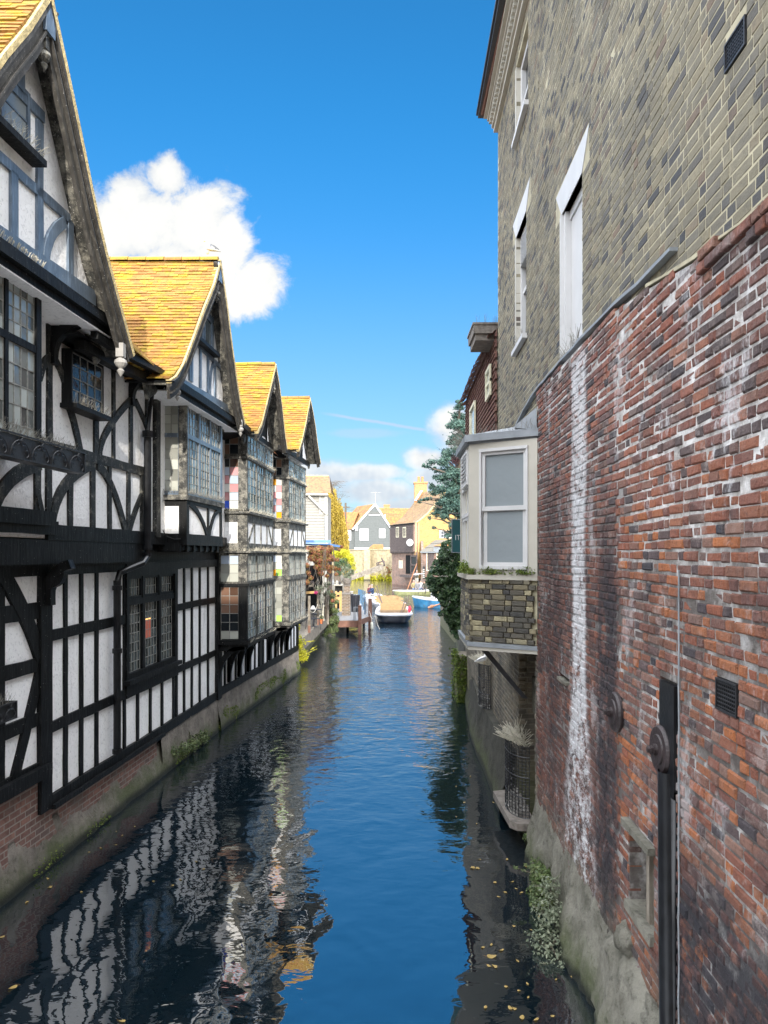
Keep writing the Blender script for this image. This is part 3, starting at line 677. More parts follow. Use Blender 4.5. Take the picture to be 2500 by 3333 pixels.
# jetty: soffit, joists ends, fascia and bressumer
mb = MB()
B((5.0, 4.03), (12.2, 4.03), .30, .02, .235, L, .004); B((5.0, 3.89), (12.1, 3.89), .08, -.02, .12, L, .004)
B((5.0, 3.81), (16.8, 3.81), .16, -.03, .06, L, .004)
B((9.1, 4.28), (16.9, 4.28), .20, -.04, .045, UP, .008); B((5.0, 4.44), (9.12, 4.44), .17, .0, .13, UP, .005); B((5, 4.33), (9.3, 4.33), .16, -.02, .07, UP)
mb.frect(L, 5.0, 16.9, 3.86, 4.20, -.3, .015); mb.build('jetty_beam', BLK, near)
for (yb, ln) in ((9.45, .5),):     # carved bracket on the main post
    mb = MB(); f2 = Fr(L.P(yb, 0, .06), (1, 0, 0), (0, 0, 1), (0, 1, 0))
    mb.fcurve(f2, [(.0, 3.35), (.06, 3.70), (.30, 3.88)], .12, -.07, .07); mb.fcurve(f2, [(.02, 3.6), (.16, 3.68), (.18, 3.85)], .07, -.06, .06); mb.build('bracket', BLK, near)
# --- near house, upper floor wall
mb = MB(); mb.frect(UP, 5.0, 16.95, 4.2, 6.95, -.4, 0); mb.build('upper_floor_wall', M['plaster'], near)
mb = MB(); B = lambda a, b, w, n0=-.01, n1=.028, fr=UP, j=.007: mb.fbeam(fr, a, b, w, n0, n1, j)
B((8.3, 5.36), (12.35, 5.36), .14, -.01, .034)
for y, w in ((9.18, .12), (10.43, .13), (10.99, .09), (11.61, .11)): B((y, 5.36), (y, 6.95), w)
for y, w in ((8.90, .13), (9.16, .13), (9.70, .12), (10.33, .13), (10.86, .10), (11.52, .11), (12.05, .12)): B((y, 4.3), (y, 5.36), w)
B((12.62, 4.3), (12.62, 6.9), .18, -.01, .07); B((12.25, 4.3), (12.25, 6.9), .10)
def px(fr, pts): return [fr.uv(a, b) for a, b in pts]
def curve_px(fr, pts, w, n0=-.01, n1=.036):
    q = px(fr, pts); mb.fcurve(fr, q, w, n0, n1)
curve_px(UP, [(163, 1702), (206, 1580), (292, 1512)], .15); curve_px(UP, [(312, 1512), (362, 1590), (406, 1735)], .13)
curve_px(UP, [(416, 1735), (434, 1670), (462, 1603)], .10); curve_px(UP, [(-30, 1660), (30, 1560), (125, 1508)], .17)
curve_px(UP, [(118, 1610), (127, 1660), (138, 1706)], .10)
curve_px(UP, [(320, 1487), (345, 1400), (423, 1300)], .11); curve_px(UP, [(218, 1318), (240, 1390), (256, 1468)], .12)
curve_px(UP, [(437, 1305), (458, 1350), (477, 1398)], .10); curve_px(UP, [(165, 1160), (190, 1200), (207, 1255)], .09)
curve_px(UP, [(160, 1160), (138, 1185), (122, 1235)], .10)
mb.build('upper_floor_timbers', M['timber_upper'], near)
for k, (a, b, c) in enumerate((((423, 1262), (423, 1300), 0), ((160, 1110), (165, 1160), 0))):       # dark brackets under the eaves
    mb = MB(); q = UP.uv(*b); mb.fcurve(Fr(UP.P(q[0], q[1], .02), (1, 0, 0), (0, 0, 1), (0, 1, 0)), [(0, -.1), (.05, .22), (.32, .42)], .11, -.06, .06); mb.build('bracket', BLK, near)
# little projecting window below the valley
ow = MB(); frame(ow, UP, 9.50, 10.42, 5.94, 6.66, .03, .0, .13); ow.frect(UP, 9.46, 10.46, 5.89, 5.95, .0, .22); owo = ow.build('small_oriel_window', BLK, near)
g = MB(); l = MB(); leaded(UP, 9.54, 10.38, 5.98, 6.62, 4, 4, g, l, .115); g.build_split('leaded_glass', M['dark_glass'], owo); l.build_split('lead_came', M['lead_came'], owo)
s = MB(); spikes(s, UP.P(9.5, 5.95, .18), UP.P(10.42, 5.95, .18), 70, .16, (.4, 0, 1)); s.build('bird_spikes', M['spike'], owo)
# --- oriels (bays) of the near house
def oriel(house, fr, Y0, Y1, zb, zt, depth, lights, rows_up, rows_lo, ztr, matf, side_cols, xwall=None, glassm='leaded_glass', sideglass='leaded_glass',
          pal=None, side_rows=(3, 5), name='oriel_window', cpl=4, post=.10, glist=None, sidez=None, panel=None):
    """box window: front face on fr, near side face looks towards the bridge"""
    m = MB(); P0 = fr.P(Y0, 0, 0); SD = Fr((P0.x - depth, Y0, 0), (1, 0, 0), (0, 0, 1), (0, -1, 0)); SDf = Fr((fr.P(Y1, 0, 0).x - depth, Y1, 0), (1, 0, 0), (0, 0, 1), (0, 1, 0))
    m.frect(fr, Y0, Y0 + post, zb, zt, -.10, .012); m.frect(fr, Y1 - post, Y1, zb, zt, -.10, .012)
    m.frect(SD, 0, depth - .02, zb, zb + .07, -.06, .010); m.frect(SD, 0, depth - .02, zt - .07, zt, -.06, .010)
    m.frect(SD, 0, .08, zb, zt, -.06, .012); m.frect(SD, depth - .14, depth - .02, zb, zt, -.06, .008); m.frect(SD, .08, depth - .14, ztr - .035, ztr + .035, -.05, .006)
    m.frect(SDf, 0, depth, zb, zt, -.05, .0)
    m.frect(fr, Y0 + post, Y1 - post, zb, zb + .07, -.08, .008); m.frect(fr, Y0 + post, Y1 - post, zt - .07, zt, -.08, .008)
    m.frect(fr, Y0 + post, Y1 - post, ztr - .04, ztr + .04, -.07, .006)
    iw = Y1 - Y0 - 2 * post; lw = iw / lights
    for i in range(1, lights): m.frect(fr, Y0 + post + i * lw - .03, Y0 + post + i * lw + .03, zb + .05, zt - .05, -.07, .004)
    o = m.build(name, matf, house)
    g = MB(); l = MB(); gs = MB()
    for i in range(lights):
        a = Y0 + post + i * lw + (.03 if i else 0); b = Y0 + post + (i + 1) * lw - (.03 if i < lights - 1 else 0)
        leaded(fr, a, b, ztr + .04, zt - .07, cpl, rows_up, g, l, -.025); leaded(fr, a, b, zb + .07, ztr - .04, cpl, rows_lo, g, l, -.025)
    leaded(SD, .08, depth - .14, ztr + .035, zt - .07, side_cols, side_rows[0], gs, l, -.02, palette=(lambda i, j: pal(i, j + side_rows[1])) if pal else None)
    leaded(SD, .08, depth - .14, zb + .07, ztr - .035, side_cols, side_rows[1], gs, l, -.02, palette=pal)
    g.build_split('leaded_glass', M[glassm], o); l.build_split('lead_came', M['lead_came'], o); gs.build_split('side_glass', [M[k] for k in glist] if glist else M[sideglass], o)
    return o, SD
# near bay at the left edge
o1, _ = oriel(near, FB, 5.9, 8.30, 5.10, 7.00, .60, 4, 4, 5, 6.28, M['timber'], 3, glassm='bay_glass')
s = MB(); spikes(s, FB.P(6.5, 5.2, .02), FB.P(8.25, 5.2, .02), 150, .22, (.35, 0, 1)); spikes(s, FB.P(6.2, 7.05, .04), FB.P(8.3, 7.05, .04), 0, .1); s.build('bird_spikes', M['spike'], o1)
s = MB()
for i in range(150):
    b = FB.P(6.6 + i * .0108, 7.08 + R.uniform(-.01, .01), .03); s.tube([b, b + Vector((.06 + R.uniform(-.03, .03), R.uniform(-.05, .05), .17))], .004, 3, cap=False)
s.build('upper_spikes', M['pale_spike'], o1)
# bay of the second gable
o2, SD2 = oriel(near, FB, 13.08, 15.24, 5.06, 6.72, .60, 3, 3, 6, 6.12, M['timber_sky_tint'], 3, sideglass='dusty_glass', glassm='leaded_glass')
m = MB(); m.frect(SD2, .47, .62, 5.06, 6.72, -.05, .016); m.frect(SD2, .0, .1, 5.06, 6.72, -.05, .016); m.build('corner_post', M['timber_dusty'], o2)
s = MB()
for i in range(120):
    b = FB.P(13.1 + i * .0173, 6.80 + R.uniform(-.01, .01), .03); s.tube([b, b + Vector((.08 + R.uniform(-.02, .02), R.uniform(-.03, .03), .14))], .004, 3, cap=False)
s.build('upper_spikes', M['pale_spike'], o2)
s = MB(); spikes(s, FB.P(13.1, 5.09, .03), FB.P(15.2, 5.09, .03), 160, .13, (.35, 0, 1)); spikes(s, (-4.1, 13.04, 5.09), (-3.5, 13.04, 5.09), 60, .10, (0, -.3, 1)); s.build('bird_spikes', M['spike'], o2)
m = MB(); m.frect(FB, 13.02, 15.30, 4.97, 5.06, -.6, .045); m.build('sill', M['timber_dusty'], o2)
# plastered apron under that bay
m = MB(); m.frect(FB, 13.10, 15.22, 4.30, 5.0, -.5, -.02); m.build('bay_apron', M['plaster'], near)
mb = MB(); B = lambda a, b, w, n0=-.03, n1=.010, fr=FB, j=.004: mb.fbeam(fr, a, b, w, n0, n1, j)
B((13.08, 4.27), (15.26, 4.27), .20, -.5, .015); B((13.15, 4.3), (13.15, 5.0), .13); B((15.18, 4.3), (15.18, 5.0), .10); B((14.35, 4.3), (14.35, 5.0), .07); B((13.1, 4.94), (15.2, 4.94), .08)
mb.fcurve(FB, [(13.25, 4.92), (13.85, 4.72), (14.28, 4.36)], .10, -.03, .012); mb.fcurve(FB, [(15.12, 4.90), (14.7, 4.75), (14.42, 4.36)], .08, -.03, .012)
SB = Fr((FB.P(13.1, 0).x - .60, 13.10, 0), (1, 0, 0), (0, 0, 1), (0, -1, 0))
for a, b in (((.06, 4.2), (.06, 5.0)), ((.54, 4.2), (.54, 5.0))): B(a, b, .14, -.03, .012, SB)
B((0, 4.93), (.6, 4.93), .13, -.03, .014, SB); B((0, 4.27), (.6, 4.27), .16, -.03, .014, SB)
for i in range(6): mb.frect(FB, 13.2 + i * .36, 13.3 + i * .36, 4.05, 4.20, -.55, -.02)
mb.fcurve(FB, [(13.1, 4.12), (14.2, 4.10), (15.2, 4.14)], .07, -.45, -.05)
mb.build('bay_apron_timbers', BLK, near)
m = MB(); m.frect(UP, 13.0, 15.3, 4.06, 4.2, .0, .30); m.build('bay_floor', BLK, near)

# --- gables of the near house
def gable_wall(house, pl, lp, rp, zb, drop=.16):
    m = MB(); poly = [(u, v - drop) for u, v in lp[::-1] if v - drop > zb] + [(u, v - drop) for u, v in rp[1:] if v - drop > zb]
    # close along the base
    m.fpoly(pl, [(poly[0][0], zb)] + poly + [(poly[-1][0], zb)], -.2, 0)
    return m.build('gable_wall', M['plaster'], house)
g1 = gable_wall(near, GW, G1L, G1R, 7.1)
mb = MB()
def Bp(fr, p, w, n0=-.01, n1=.03): q = px(fr, p); mb.fbeam(fr, q[0], q[1], w, n0, n1, .005)
Bp(GW, [(-120, 700), (300, 975)], .22, -.02, .05)
Bp(GW, [(-60, 462), (222, 712)], .11); Bp(GW, [(-60, 175), (138, 383)], .13)
for p_ in ([(40, 560), (40, 775)], [(124, 395), (124, 850)], [(224, 720), (224, 935)], [(62, 120), (62, 300)]): Bp(GW, p_, .125)
q = px(GW, [(143, 850), (160, 770), (205, 722)]); mb.fcurve(GW, q, .13, -.01, .036)
Bp(GW, [(-60, 600), (-60, 740)], .12)
mb.build('gable_timbers', M['timber_sky_tint'], g1)
mb = MB(); q0 = GW.uv(-60, 190); q1 = GW.uv(130, 520)
mb2 = MB(); zt, zb = 8.98, 8.33
for (a, b) in ((6.9, 7.40), (7.45, 7.98)):
    frame(mb2, GW, a, b, zb, zt, .05, .0, .035); mb2.frect(GW, a, b, (zb + zt) / 2 - .012, (zb + zt) / 2 + .012, .0, .02)
wo = mb2.build('attic_window', M['timber_sky_tint'], g1); mb2 = MB(); mb2.frect(GW, 6.8, 8.08, zb - .09, zb - .02, .0, .16); mb2.build('sill', BLK, wo)
g = MB(); g.frect(GW, 6.9, 7.98, zb, zt, .0, .012); g.build('window_glass', M['grey_film'], wo)
s = MB(); spikes(s, GW.P(7.0, zb - .02, .12), GW.P(8.05, zb - .02, .12), 90, .16, (.5, 0, .8), .6); s.build('bird_spikes', M['pale_spike'], wo)
g2 = gable_wall(near, GW, G2L, G2R, 6.95)
mb = MB()
Bp(GW, [(556, 1232), (760, 1345)], .17, -.02, .05)
mb.fbeam(GW, (12.85, 7.90), (15.1, 7.80), .09, -.01, .03)
for (y, a, b) in ((12.85, 7.1, 8.0), (13.25, 7.1, 8.30), (13.72, 7.1, 7.85), (14.18, 7.1, 7.85), (14.62, 7.1, 7.8), (14.48, 7.8, 8.5), (13.98, 8.6, 9.3)): mb.fbeam(GW, (y, a), (y, b), .085, -.01, .03)
mb.fbeam(GW, (13.42, 8.62), (14.5, 8.60), .09, -.01, .032)
mb.fcurve(GW, [(12.9, 7.88), (13.08, 7.55), (13.14, 7.1)], .07, -.01, .034); mb.fcurve(GW, [(14.58, 7.80), (14.36, 7.55), (14.28, 7.1)], .07, -.01, .034)
mb.build('gable_timbers', M['timber_sky_tint'], g2)
mb2 = MB()
for (a, b) in ((13.32, 13.85), (13.90, 14.42)): frame(mb2, GW, a, b, 7.95, 8.56, .05, .0, .04)
wo = mb2.build('attic_window', M['timber_sky_tint'], g2); mb2 = MB(); mb2.frect(GW, 13.25, 14.5, 7.87, 7.94, .0, .16); mb2.build('sill', BLK, wo)
g = MB(); g.frect(GW, 13.32, 14.42, 7.95, 8.56, .0, .012); g.build('window_glass', M['curtain_glass'], wo)
# base mouldings of the gables and the plastered soffit between them
for (y0, y1, zz, own) in ((5.6, 9.75, 7.12, near), (11.9, 15.9, 6.90, near)):
    m = MB(); m.fbeam(GB, (y0, zz - .10), (y1, zz - .10), .10, -.20, -.05, .003); m.fbeam(GB, (y0, zz - .02), (y1, zz - .02), .07, -.24, -.10, .003)
    m.fbeam(GB, (y0 + .1, zz - .20), (y1 - .05, zz - .20), .09, -.25, -.12, .003); m.build('gable_moulding', BLK, near)
    m = MB(); m.frect(GB, y0, y1, zz - .26, zz - .24, -.9, -.12); m.build('plaster_soffit', M['plaster'], near)
# --- roofs
xg = lambda y: -4.15 + .074 * y
r1 = gable_roof(near, G1L, G1R, lambda y: xg(y) - .02, -9.2, 1)
verge_and_boards(r1, facade(-4.17, .074), G1L, G1R)
r2 = gable_roof(near, G2L, G2R, lambda y: xg(y) - .02, -9.2, 2)
verge_and_boards(r2, facade(-4.17, .074), G2L, G2R)
for (p_, h_) in (((7.88, 9.55), r1), ((14.02, 9.18), r2)):
    m = MB(); pl = facade(-4.17, .074); m.fpoly(pl, [(p_[0] - .09, p_[1] + .35), (p_[0] + .09, p_[1] + .35), (p_[0] + .09, p_[1]), (p_[0] - .09, p_[1])], -.01, .03); m.build('apex_board', M['timber_sky_tint'], h_)
    pendant(M['timber_dusty'], h_, pl.P(p_[0], p_[1] - .14, -.05), .9)
pendant(M['stucco_grey'], r1, facade(-4.17, .074).P(9.72, 6.62, -.02), 1.0); pendant(M['stucco_grey'], r2, facade(-4.17, .074).P(15.6, 6.72, -.02), .8)
pendant(M['stucco_grey'], r2, facade(-4.17, .074).P(12.05, 6.72, -.10), .75)
# valley eaves between the gables, with the roof behind
m = MB(); EAV = [(9.4, 6.80), (10.1, 6.80), (10.8, 6.84), (11.5, 6.87), (12.1, 6.86)]
m.fstrip(facade(-4.40, .074), EAV, .10, -.04, .06, .006); m.fstrip(facade(-4.55, .074), [(u, v - .12) for u, v in EAV], .12, -.10, .04, .006); m.build('eaves_gutter', BLK, near)
m = MB()
for c in range(34):
    x0 = -4.30 + .074 * 10.7 - c * .085; z0 = 6.88 + c * .085 * .95
    y = 9.95
    while y < 12.9:
        j = R.uniform(-.006, .006); m.hexa([(x0 - .14, y + .003, z0 + .13), (x0 - .14, y + .167, z0 + .13), (x0 + j, y + .167, z0 - .005), (x0 + j, y + .003, z0 - .005),
                (x0 - .14, y + .003, z0 + .146), (x0 - .14, y + .167, z0 + .146), (x0 + j, y + .167, z0 + .02), (x0 + j, y + .003, z0 + .02)]); y += .17
m.build('valley_roof', M['lichen_tile'], near)
m = MB(); f2 = Fr((0, 9.2, 0), (1, 0, 0), (0, 0, 1), (0, 1, 0)); m.fpoly(f2, [(-3.8, 6.78), (-4.2, 6.9), (-6.9, 9.65), (-9.2, 9.65), (-9.2, 6.6), (-5, 6.6)], 0, 3.8); m.build('eaves_boarding', M['timber'], near)
def ridge_back(house, y0, y1, z, x):
    m = MB(); y = y0
    while y < y1: m.box(x - .12, x + .12, y + .005, y + .33, z - .02, z + .10, .006); y += .34
    for k in range(14): m.box(x + .02 + k * .09, x + .16 + k * .09, y0, y1, z - .06 - k * .085, z - .02 - k * .085, .004)
    m.build('rear_roof', M['lichen_tile'], house)
ridge_back(near, 8.5, 17.0, 9.72, -8.6); 
# roof linings so that no light leaks between tiles
for own, lp, rp in ((near, G1L, G1R), (near, G2L, G2R), (far, G3L, G3R), (far, G4L, G4R)):
    m = MB(); f2 = Fr((0, 0, 0), (0, 1, 0), (0, 0, 1), (-1, 0, 0))
    x1 = -(-4.25 + .074 * lp[0][0]) if own is near else -(-3.95 + .06 * lp[0][0])
    for pts, sg in ((lp, -1), (rp, 1)): m.fstrip(f2, pts, 0, x1 + .03, 9.0, 0, (.012, .04) if sg > 0 else (-.04, -.012))
    m.build('roof_lining', M['timber'], own)
# rainwater downpipe with its bends, cable box and hanging trough
dp = MB(); X = lambda y, off: UP.P(y, 0, off).x
yq = 12.02
pts = [(-3.95 + .02, 12.1, 6.78), (X(12.1, .10), 12.1, 6.45), (X(12.08, .10), 12.08, 5.95)]
dp.tube([(X(12.25, .12), 12.25, 6.75), (X(12.18, .09), 12.18, 6.4), (X(12.10, .09), 12.08, 5.95)], .035, 8)
dp.tube([(X(12.06, .10), 12.06, 6.0), (X(12.06, .10), 12.06, 4.12)], .062, 10); dp.tube([(X(12.06, .10), 12.06, 6.02), (X(12.06, .10), 12.06, 5.92)], .085, 10)
dp.tube([(X(12.06, .10), 12.06, 4.14), (X(12.06, .10), 12.06, 3.98), (L.P(11.9, 0, .30).x, 11.85, 3.86), (L.P(11.4, 0, .12).x, 11.42, 3.72), (L.P(11.38, 0, .10).x, 11.38, 3.55)], .05, 10)
dp.tube([(X(12.06, .10), 12.06, 4.16), (X(12.06, .10), 12.06, 4.08)], .078, 10); dp.tube([(X(12.06, .10), 12.06, 4.03), (X(12.06, .10), 12.06, 3.97)], .075, 10)
dp.tube([L.P(11.38, 3.6, .10), L.P(11.38, .95, .10)], .058, 10)
for z in (3.52, 2.55, 1.0): dp.tube([L.P(11.38, z, .10), L.P(11.38, z - .07, .10)], .075, 10)
dp.build('downpipe', M['cast_pipe'], near)
m = MB(); q = UP.uv(508, 1700); m.box(-3.98, -3.90, 12.98, 13.03, 4.60, 4.80); m.tube([(-3.93, 13.0, 4.62), (-3.91, 13.0, 4.45), (-3.85, 13.02, 4.33), (-3.7, 13.03, 4.27), (-3.6, 13.04, 4.28)], .008, 6)
m.build('junction_box', M['cast_pipe'], near)
def trough(y0, y1, z0, z1, pl, n0, n1, label, circles):
    t_ = thing('window_trough', label, 'planter', pl.P((y0 + y1) / 2, z0, n0), 'iron window troughs')
    m = MB(); m.frect(pl, y0, y1, z0, z0 + .02, n0, n1); m.frect(pl, y0, y1, z0, z1, n0, n0 + .015); m.frect(pl, y0, y1, z0, z1 - .02, n1 - .012, n1 - .006); m.frect(pl, y1 - .012, y1, z0, z1, n0, n1); m.build('tray', M['iron'], t_)
    m = MB(); fr_ = n1 + .006
    frame(m, pl, y0, y1, z0, z1, .016, n1 - .004, n1 + .012)
    w = (y1 - y0) / circles; hh = (z1 - z0)
    def sc(c, r, a0, a1, tw, n=14): m.tube([pl.P(c[0] + math.cos(a0 + (a1 - a0) * i / n) * r * (1 - tw * i / n), c[1] + math.sin(a0 + (a1 - a0) * i / n) * r * (1 - tw * i / n), fr_) for i in range(n + 1)], .0055, 5)
    for i in range(circles):
        c = (y0 + w * (i + .5), z0 + .01); sc(c, w * .47, 0, math.pi, 0)
        for sx in (-1, 1):
            sc((c[0] + sx * w * .15, c[1] + hh * .66), hh * .20, math.pi / 2, math.pi / 2 + sx * 4.7, .55); sc((c[0] + sx * w * .28, c[1] + hh * .26), hh * .18, -math.pi / 2, -math.pi / 2 + sx * 4.7, .55)
    m.build('scrollwork', M['iron'], t_)
    s = MB(); spikes(s, pl.P(y0, z1 - .02, (n0 + n1) / 2), pl.P(y1, z1 - .02, (n0 + n1) / 2), int(95 * (y1 - y0)), .15, (.1, 0, 1), .45, .002, .12); s.build('bird_spikes', M['spike'], t_)
trough(6.6, 8.98, 4.98, 5.24, FB, .0, .17, 'long black iron trough with curled scrollwork and bird spikes hanging below the leaded bay', 6)
trough(7.2, 8.49, 2.12, 2.32, L, .05, .20, 'short black iron trough at the left edge, fixed low on the ground floor timbers', 5)
# ================================================================== LEFT: the further house with two stacked oriels
L2 = facade(-5.6, .106)
mb = MB(); mb.frect(L2, 16.98, 25.0, .74, 6.95, -.35, 0); mb.build('wall', M['plaster'], far)
m = MB(); k = 60; vs = []; zs = [-.5, -.1, .05, .2, .35, .55, .76]
for i in range(k + 1):
    y = 16.7 + 8.35 * i / k
    for z in zs:
        o = .03 + .14 * max(0, .7 - z) + .04 * mnoise.noise(Vector((y * 1.7, z * 3, 5))); vs.append(L2.P(y, z, o))
m.raw(vs, [(i * 7 + j, (i + 1) * 7 + j, (i + 1) * 7 + j + 1, i * 7 + j + 1) for i in range(k) for j in range(6)]); m.frect(L2, 16.7, 25.05, .72, .755, -.4, .02)
m.fpoly(Fr(L2.P(25.05, 0), (1, 0, 0), (0, 0, 1), (0, 1, 0)), [(-1.2, -.5), (.1, -.5), (.03, .755), (-1.2, .755)], -.05, 0)
m.build('plinth', M['river_stone'], far)
mb = MB(); B = lambda a, b, w, n0=-.01, n1=.03, fr=L2, j=.006: mb.fbeam(fr, a, b, w, n0, n1, j)
B((16.9, .84), (25.0, .84), .17, -.02, .05); B((24.95, .8), (24.95, 6.9), .2, -.02, .05); B((20.35, .8), (20.35, 6.9), .28, -.01, .05)
y = 17.35
while y < 24.8:
    if abs(y - 20.35) > .2: B((y, .9), (y, 2.1), .085)
    y += .42
mb.build('wall_timbers', BLK, far)
GL = ['pane_white', 'pane_pink', 'pane_blue', 'pane_cobalt', 'pane_orange', 'pane_green', 'pane_brown', 'dark_glass', 'dusty_glass']
UP3 = {(0, 0): 3, (1, 0): 0, (0, 1): 1, (1, 1): 2, (0, 2): 0, (1, 2): 1, (0, 3): 1, (1, 3): 2, (0, 4): 2, (1, 4): 1, (0, 5): 7, (1, 5): 6}
UP4 = {(0, 0): 2, (1, 0): 4, (0, 1): 1, (1, 1): 2, (0, 2): 2, (1, 2): 1, (0, 3): 1, (1, 3): 0, (0, 4): 0, (1, 4): 1, (0, 5): 4, (1, 5): 0}
LO3 = {(i, j): (8 if j < 1 else 6 if j in (4, 5) else 7 if j < 3 else 6) for i in (0, 1) for j in range(6)}
MI4 = {(0, 0): 4, (1, 0): 5, (0, 1): 8, (1, 1): 0, (0, 2): 2, (1, 2): 0}
def stacked_oriel(fr, Y0, Y1, depth, up, lo, mi, lower_mat, label):
    m = MB(); P0 = fr.P(Y0, 0, 0); x1 = fr.P(Y1, 0, 0).x; dm = M['timber_dusty']; lm = M[lower_mat]
    SD = Fr((P0.x - depth, Y0, 0), (1, 0, 0), (0, 0, 1), (0, -1, 0))
    o = far_or = None
    def shell(mm, zb, zt, pw=.10):
        mm.frect(fr, Y0, Y0 + pw, zb, zt, -.12, .0); mm.frect(fr, Y1 - .08, Y1, zb, zt, -.10, .0); mm.frect(SD, 0, .10, zb, zt, -.06, .0); mm.frect(SD, depth - .20, depth, zb, zt, -.06, .004)
        mm.frect(fr, Y0, Y1, zb, zb + .05, -.08, .012); mm.frect(fr, Y0, Y1, zt - .05, zt, -.08, .012); mm.frect(SD, 0, depth, zb, zb + .04, -.06, .010); mm.frect(SD, 0, depth, zt - .04, zt, -.06, .010)
    def ledge(mm, z, p=.05, h=.05): mm.frect(fr, Y0 - .05, Y1 + .05, z, z + h, -.08, p); mm.frect(SD, .02, depth + .05, z, z + h, -.06, p)
    # lower storey
    shell(m, 2.02, 3.30); ledge(m, 1.96, .07, .10); ledge(m, 3.28, .025, .06); m.frect(fr, Y0 + .02, Y1 - .02, 1.88, 1.97, -depth + .1, .01); m.frect(SD, .12, depth - .02, 2.02, 2.08, -.04, 0)
    iw = Y1 - Y0 - .2; lw = iw / 3
    for i in (1, 2): m.frect(fr, Y0 + .1 + i * lw - .04, Y0 + .1 + i * lw + .04, 2.05, 3.28, -.07, .006)
    o = m.build('oriel_window', lm, far); o['label'] = label
    m = MB(); shell(m, 3.34, 4.02); ledge(m, 4.04, .09, .04)
    for i in (1, 2): m.frect(fr, Y0 + .1 + i * lw - .035, Y0 + .1 + i * lw + .035, 3.38, 4.0, -.07, .006)
    m.frect(fr, Y0, Y1, 4.02, 4.26, -.14, -.004); m.frect(SD, 0, depth, 4.02, 4.26, -.06, -.004); m.frect(fr, Y0, Y1, 4.74, 5.0, -.14, -.002); m.frect(SD, 0, depth, 4.74, 5.0, -.06, -.002); ledge(m, 4.93, .075, .05)
    for z0, z1 in ((4.26, 4.74),): m.frect(fr, Y0, Y0 + .10, z0, z1, -.12, .0); m.frect(fr, Y1 - .08, Y1, z0, z1, -.12, 0); m.frect(SD, 0, .12, z0, z1, -.06, 0); m.frect(SD, depth - .22, depth, z0, z1, -.06, .003)
    k = 4
    for i in range(1, k): yy = Y0 + .1 + (Y1 - Y0 - .18) * i / k; m.fbeam(fr, (yy, 4.25), (yy, 4.75), .05, -.03, .002, .003)
    m.fbeam(fr, (Y0 + .12, 4.26), (Y0 + .12 + (Y1 - Y0) * .2, 4.74), .05, -.03, .003, .002); m.fbeam(fr, (Y1 - .1, 4.26), (Y1 - .1 - (Y1 - Y0) * .17, 4.74), .05, -.03, .003, .002)
    shell(m, 5.0, 6.22); ledge(m, 6.18, .03, .05); shell(m, 6.24, 6.78)
    for i in (1, 2): m.frect(fr, Y0 + .1 + i * lw - .03, Y0 + .1 + i * lw + .03, 5.02, 6.75, -.07, .005)
    m.build('upper_frame', dm, o)
    m = MB(); m.frect(fr, Y0 + .05, Y1 - .05, 4.2, 4.8, -.14, -.02); m.frect(SD, .05, depth - .1, 4.2, 4.8, -.06, -.012); m.build('plaster_panel', M['plaster'], o)
    g = MB(); l = MB(); gs = MB(); gd = MB()
    for i in range(3):
        a = Y0 + .1 + i * lw + (.04 if i else 0); b = Y0 + .1 + (i + 1) * lw - (.04 if i < 2 else -.01)
        leaded(fr, a, b, 2.07, 3.25, 3, 6, g, l, -.02, .014); leaded(fr, a, b, 3.39, 3.97, 3, 3, gd, l, -.02, .014)
        leaded(fr, a, b, 5.05, 6.17, 3, 6, g, l, -.02, .014); leaded(fr, a, b, 6.29, 6.73, 3, 3, g, l, -.01, .014)
    leaded(SD, .10, depth - .20, 5.04, 6.18, 2, 6, gs, l, -.015, .014, .015, palette=lambda i, j: up.get((i, j), 0))
    leaded(SD, .10, depth - .20, 6.28, 6.74, 2, 2, gs, l, -.015, .014, .015, palette=lambda i, j: 7 if (i + j) % 2 else 6)
    leaded(SD, .10, depth - .20, 2.06, 3.26, 2, 6, gs, l, -.015, .014, .015, palette=lambda i, j: lo.get((i, j), 8))
    leaded(SD, .10, depth - .20, 3.38, 3.98, 2, 3, gs, l, -.015, .014, .015, palette=lambda i, j: mi.get((i, j), 8))
    g.build_split('leaded_glass', M['leaded_glass'], o); gd.build_split('dusty_glass', M['dusty_glass'], o); l.build_split('lead_came', M['lead_came'], o); gs.build_split('side_glass', [M[k_] for k_ in GL], o)
    m = MB()
    for z, h in ((2.0, .10), (4.08, .13), (4.98, .13), (6.22, .08)):
        spikes(m, fr.P(Y0, z, .04), fr.P(Y1, z, .04), 130, h, (.5, 0, 1), .6, .003, .08)
        if z in (4.08, 4.98): spikes(m, SD.P(.1, z, .03), SD.P(depth, z, .03), 50, h * .8, (0, -.4, 1), .5, .003)
        m.build('bird_spikes', M['pale_spike'], o); m = MB()
    # curved brackets down to the wall
    n = 4
    for i in range(n):
        yy = Y0 + .06 + (Y1 - Y0 - .2) * i / (n - .6); xw = L2.P(yy, 0).x; xo = fr.P(yy, 0).x - .06; m = MB()
        f2 = Fr((xw, yy, 0), (1, 0, 0), (0, 0, 1), (0, 1, 0)); D = xo - xw
        m.fcurve(f2, [(.01, .98), (D * .30, 1.66), (D, 1.90)], .12, -.05, .05, .002); m.frect(f2, 0, D, 1.80, 1.90, -.05, .05); m.frect(f2, 0, .06, .95, 1.85, -.05, .05); m.build('bracket', BLK, far)
    return o
F3 = facade(-4.03, .055); F4 = facade(-4.436, .08)
stacked_oriel(F3, 16.75, 19.66, .70, UP3, LO3, {(i, j): (8 if j < 2 else 2) for i in (0, 1) for j in range(3)}, 'timber', 'stacked oriel with dark lower casements and a cobalt blue pane in its side')
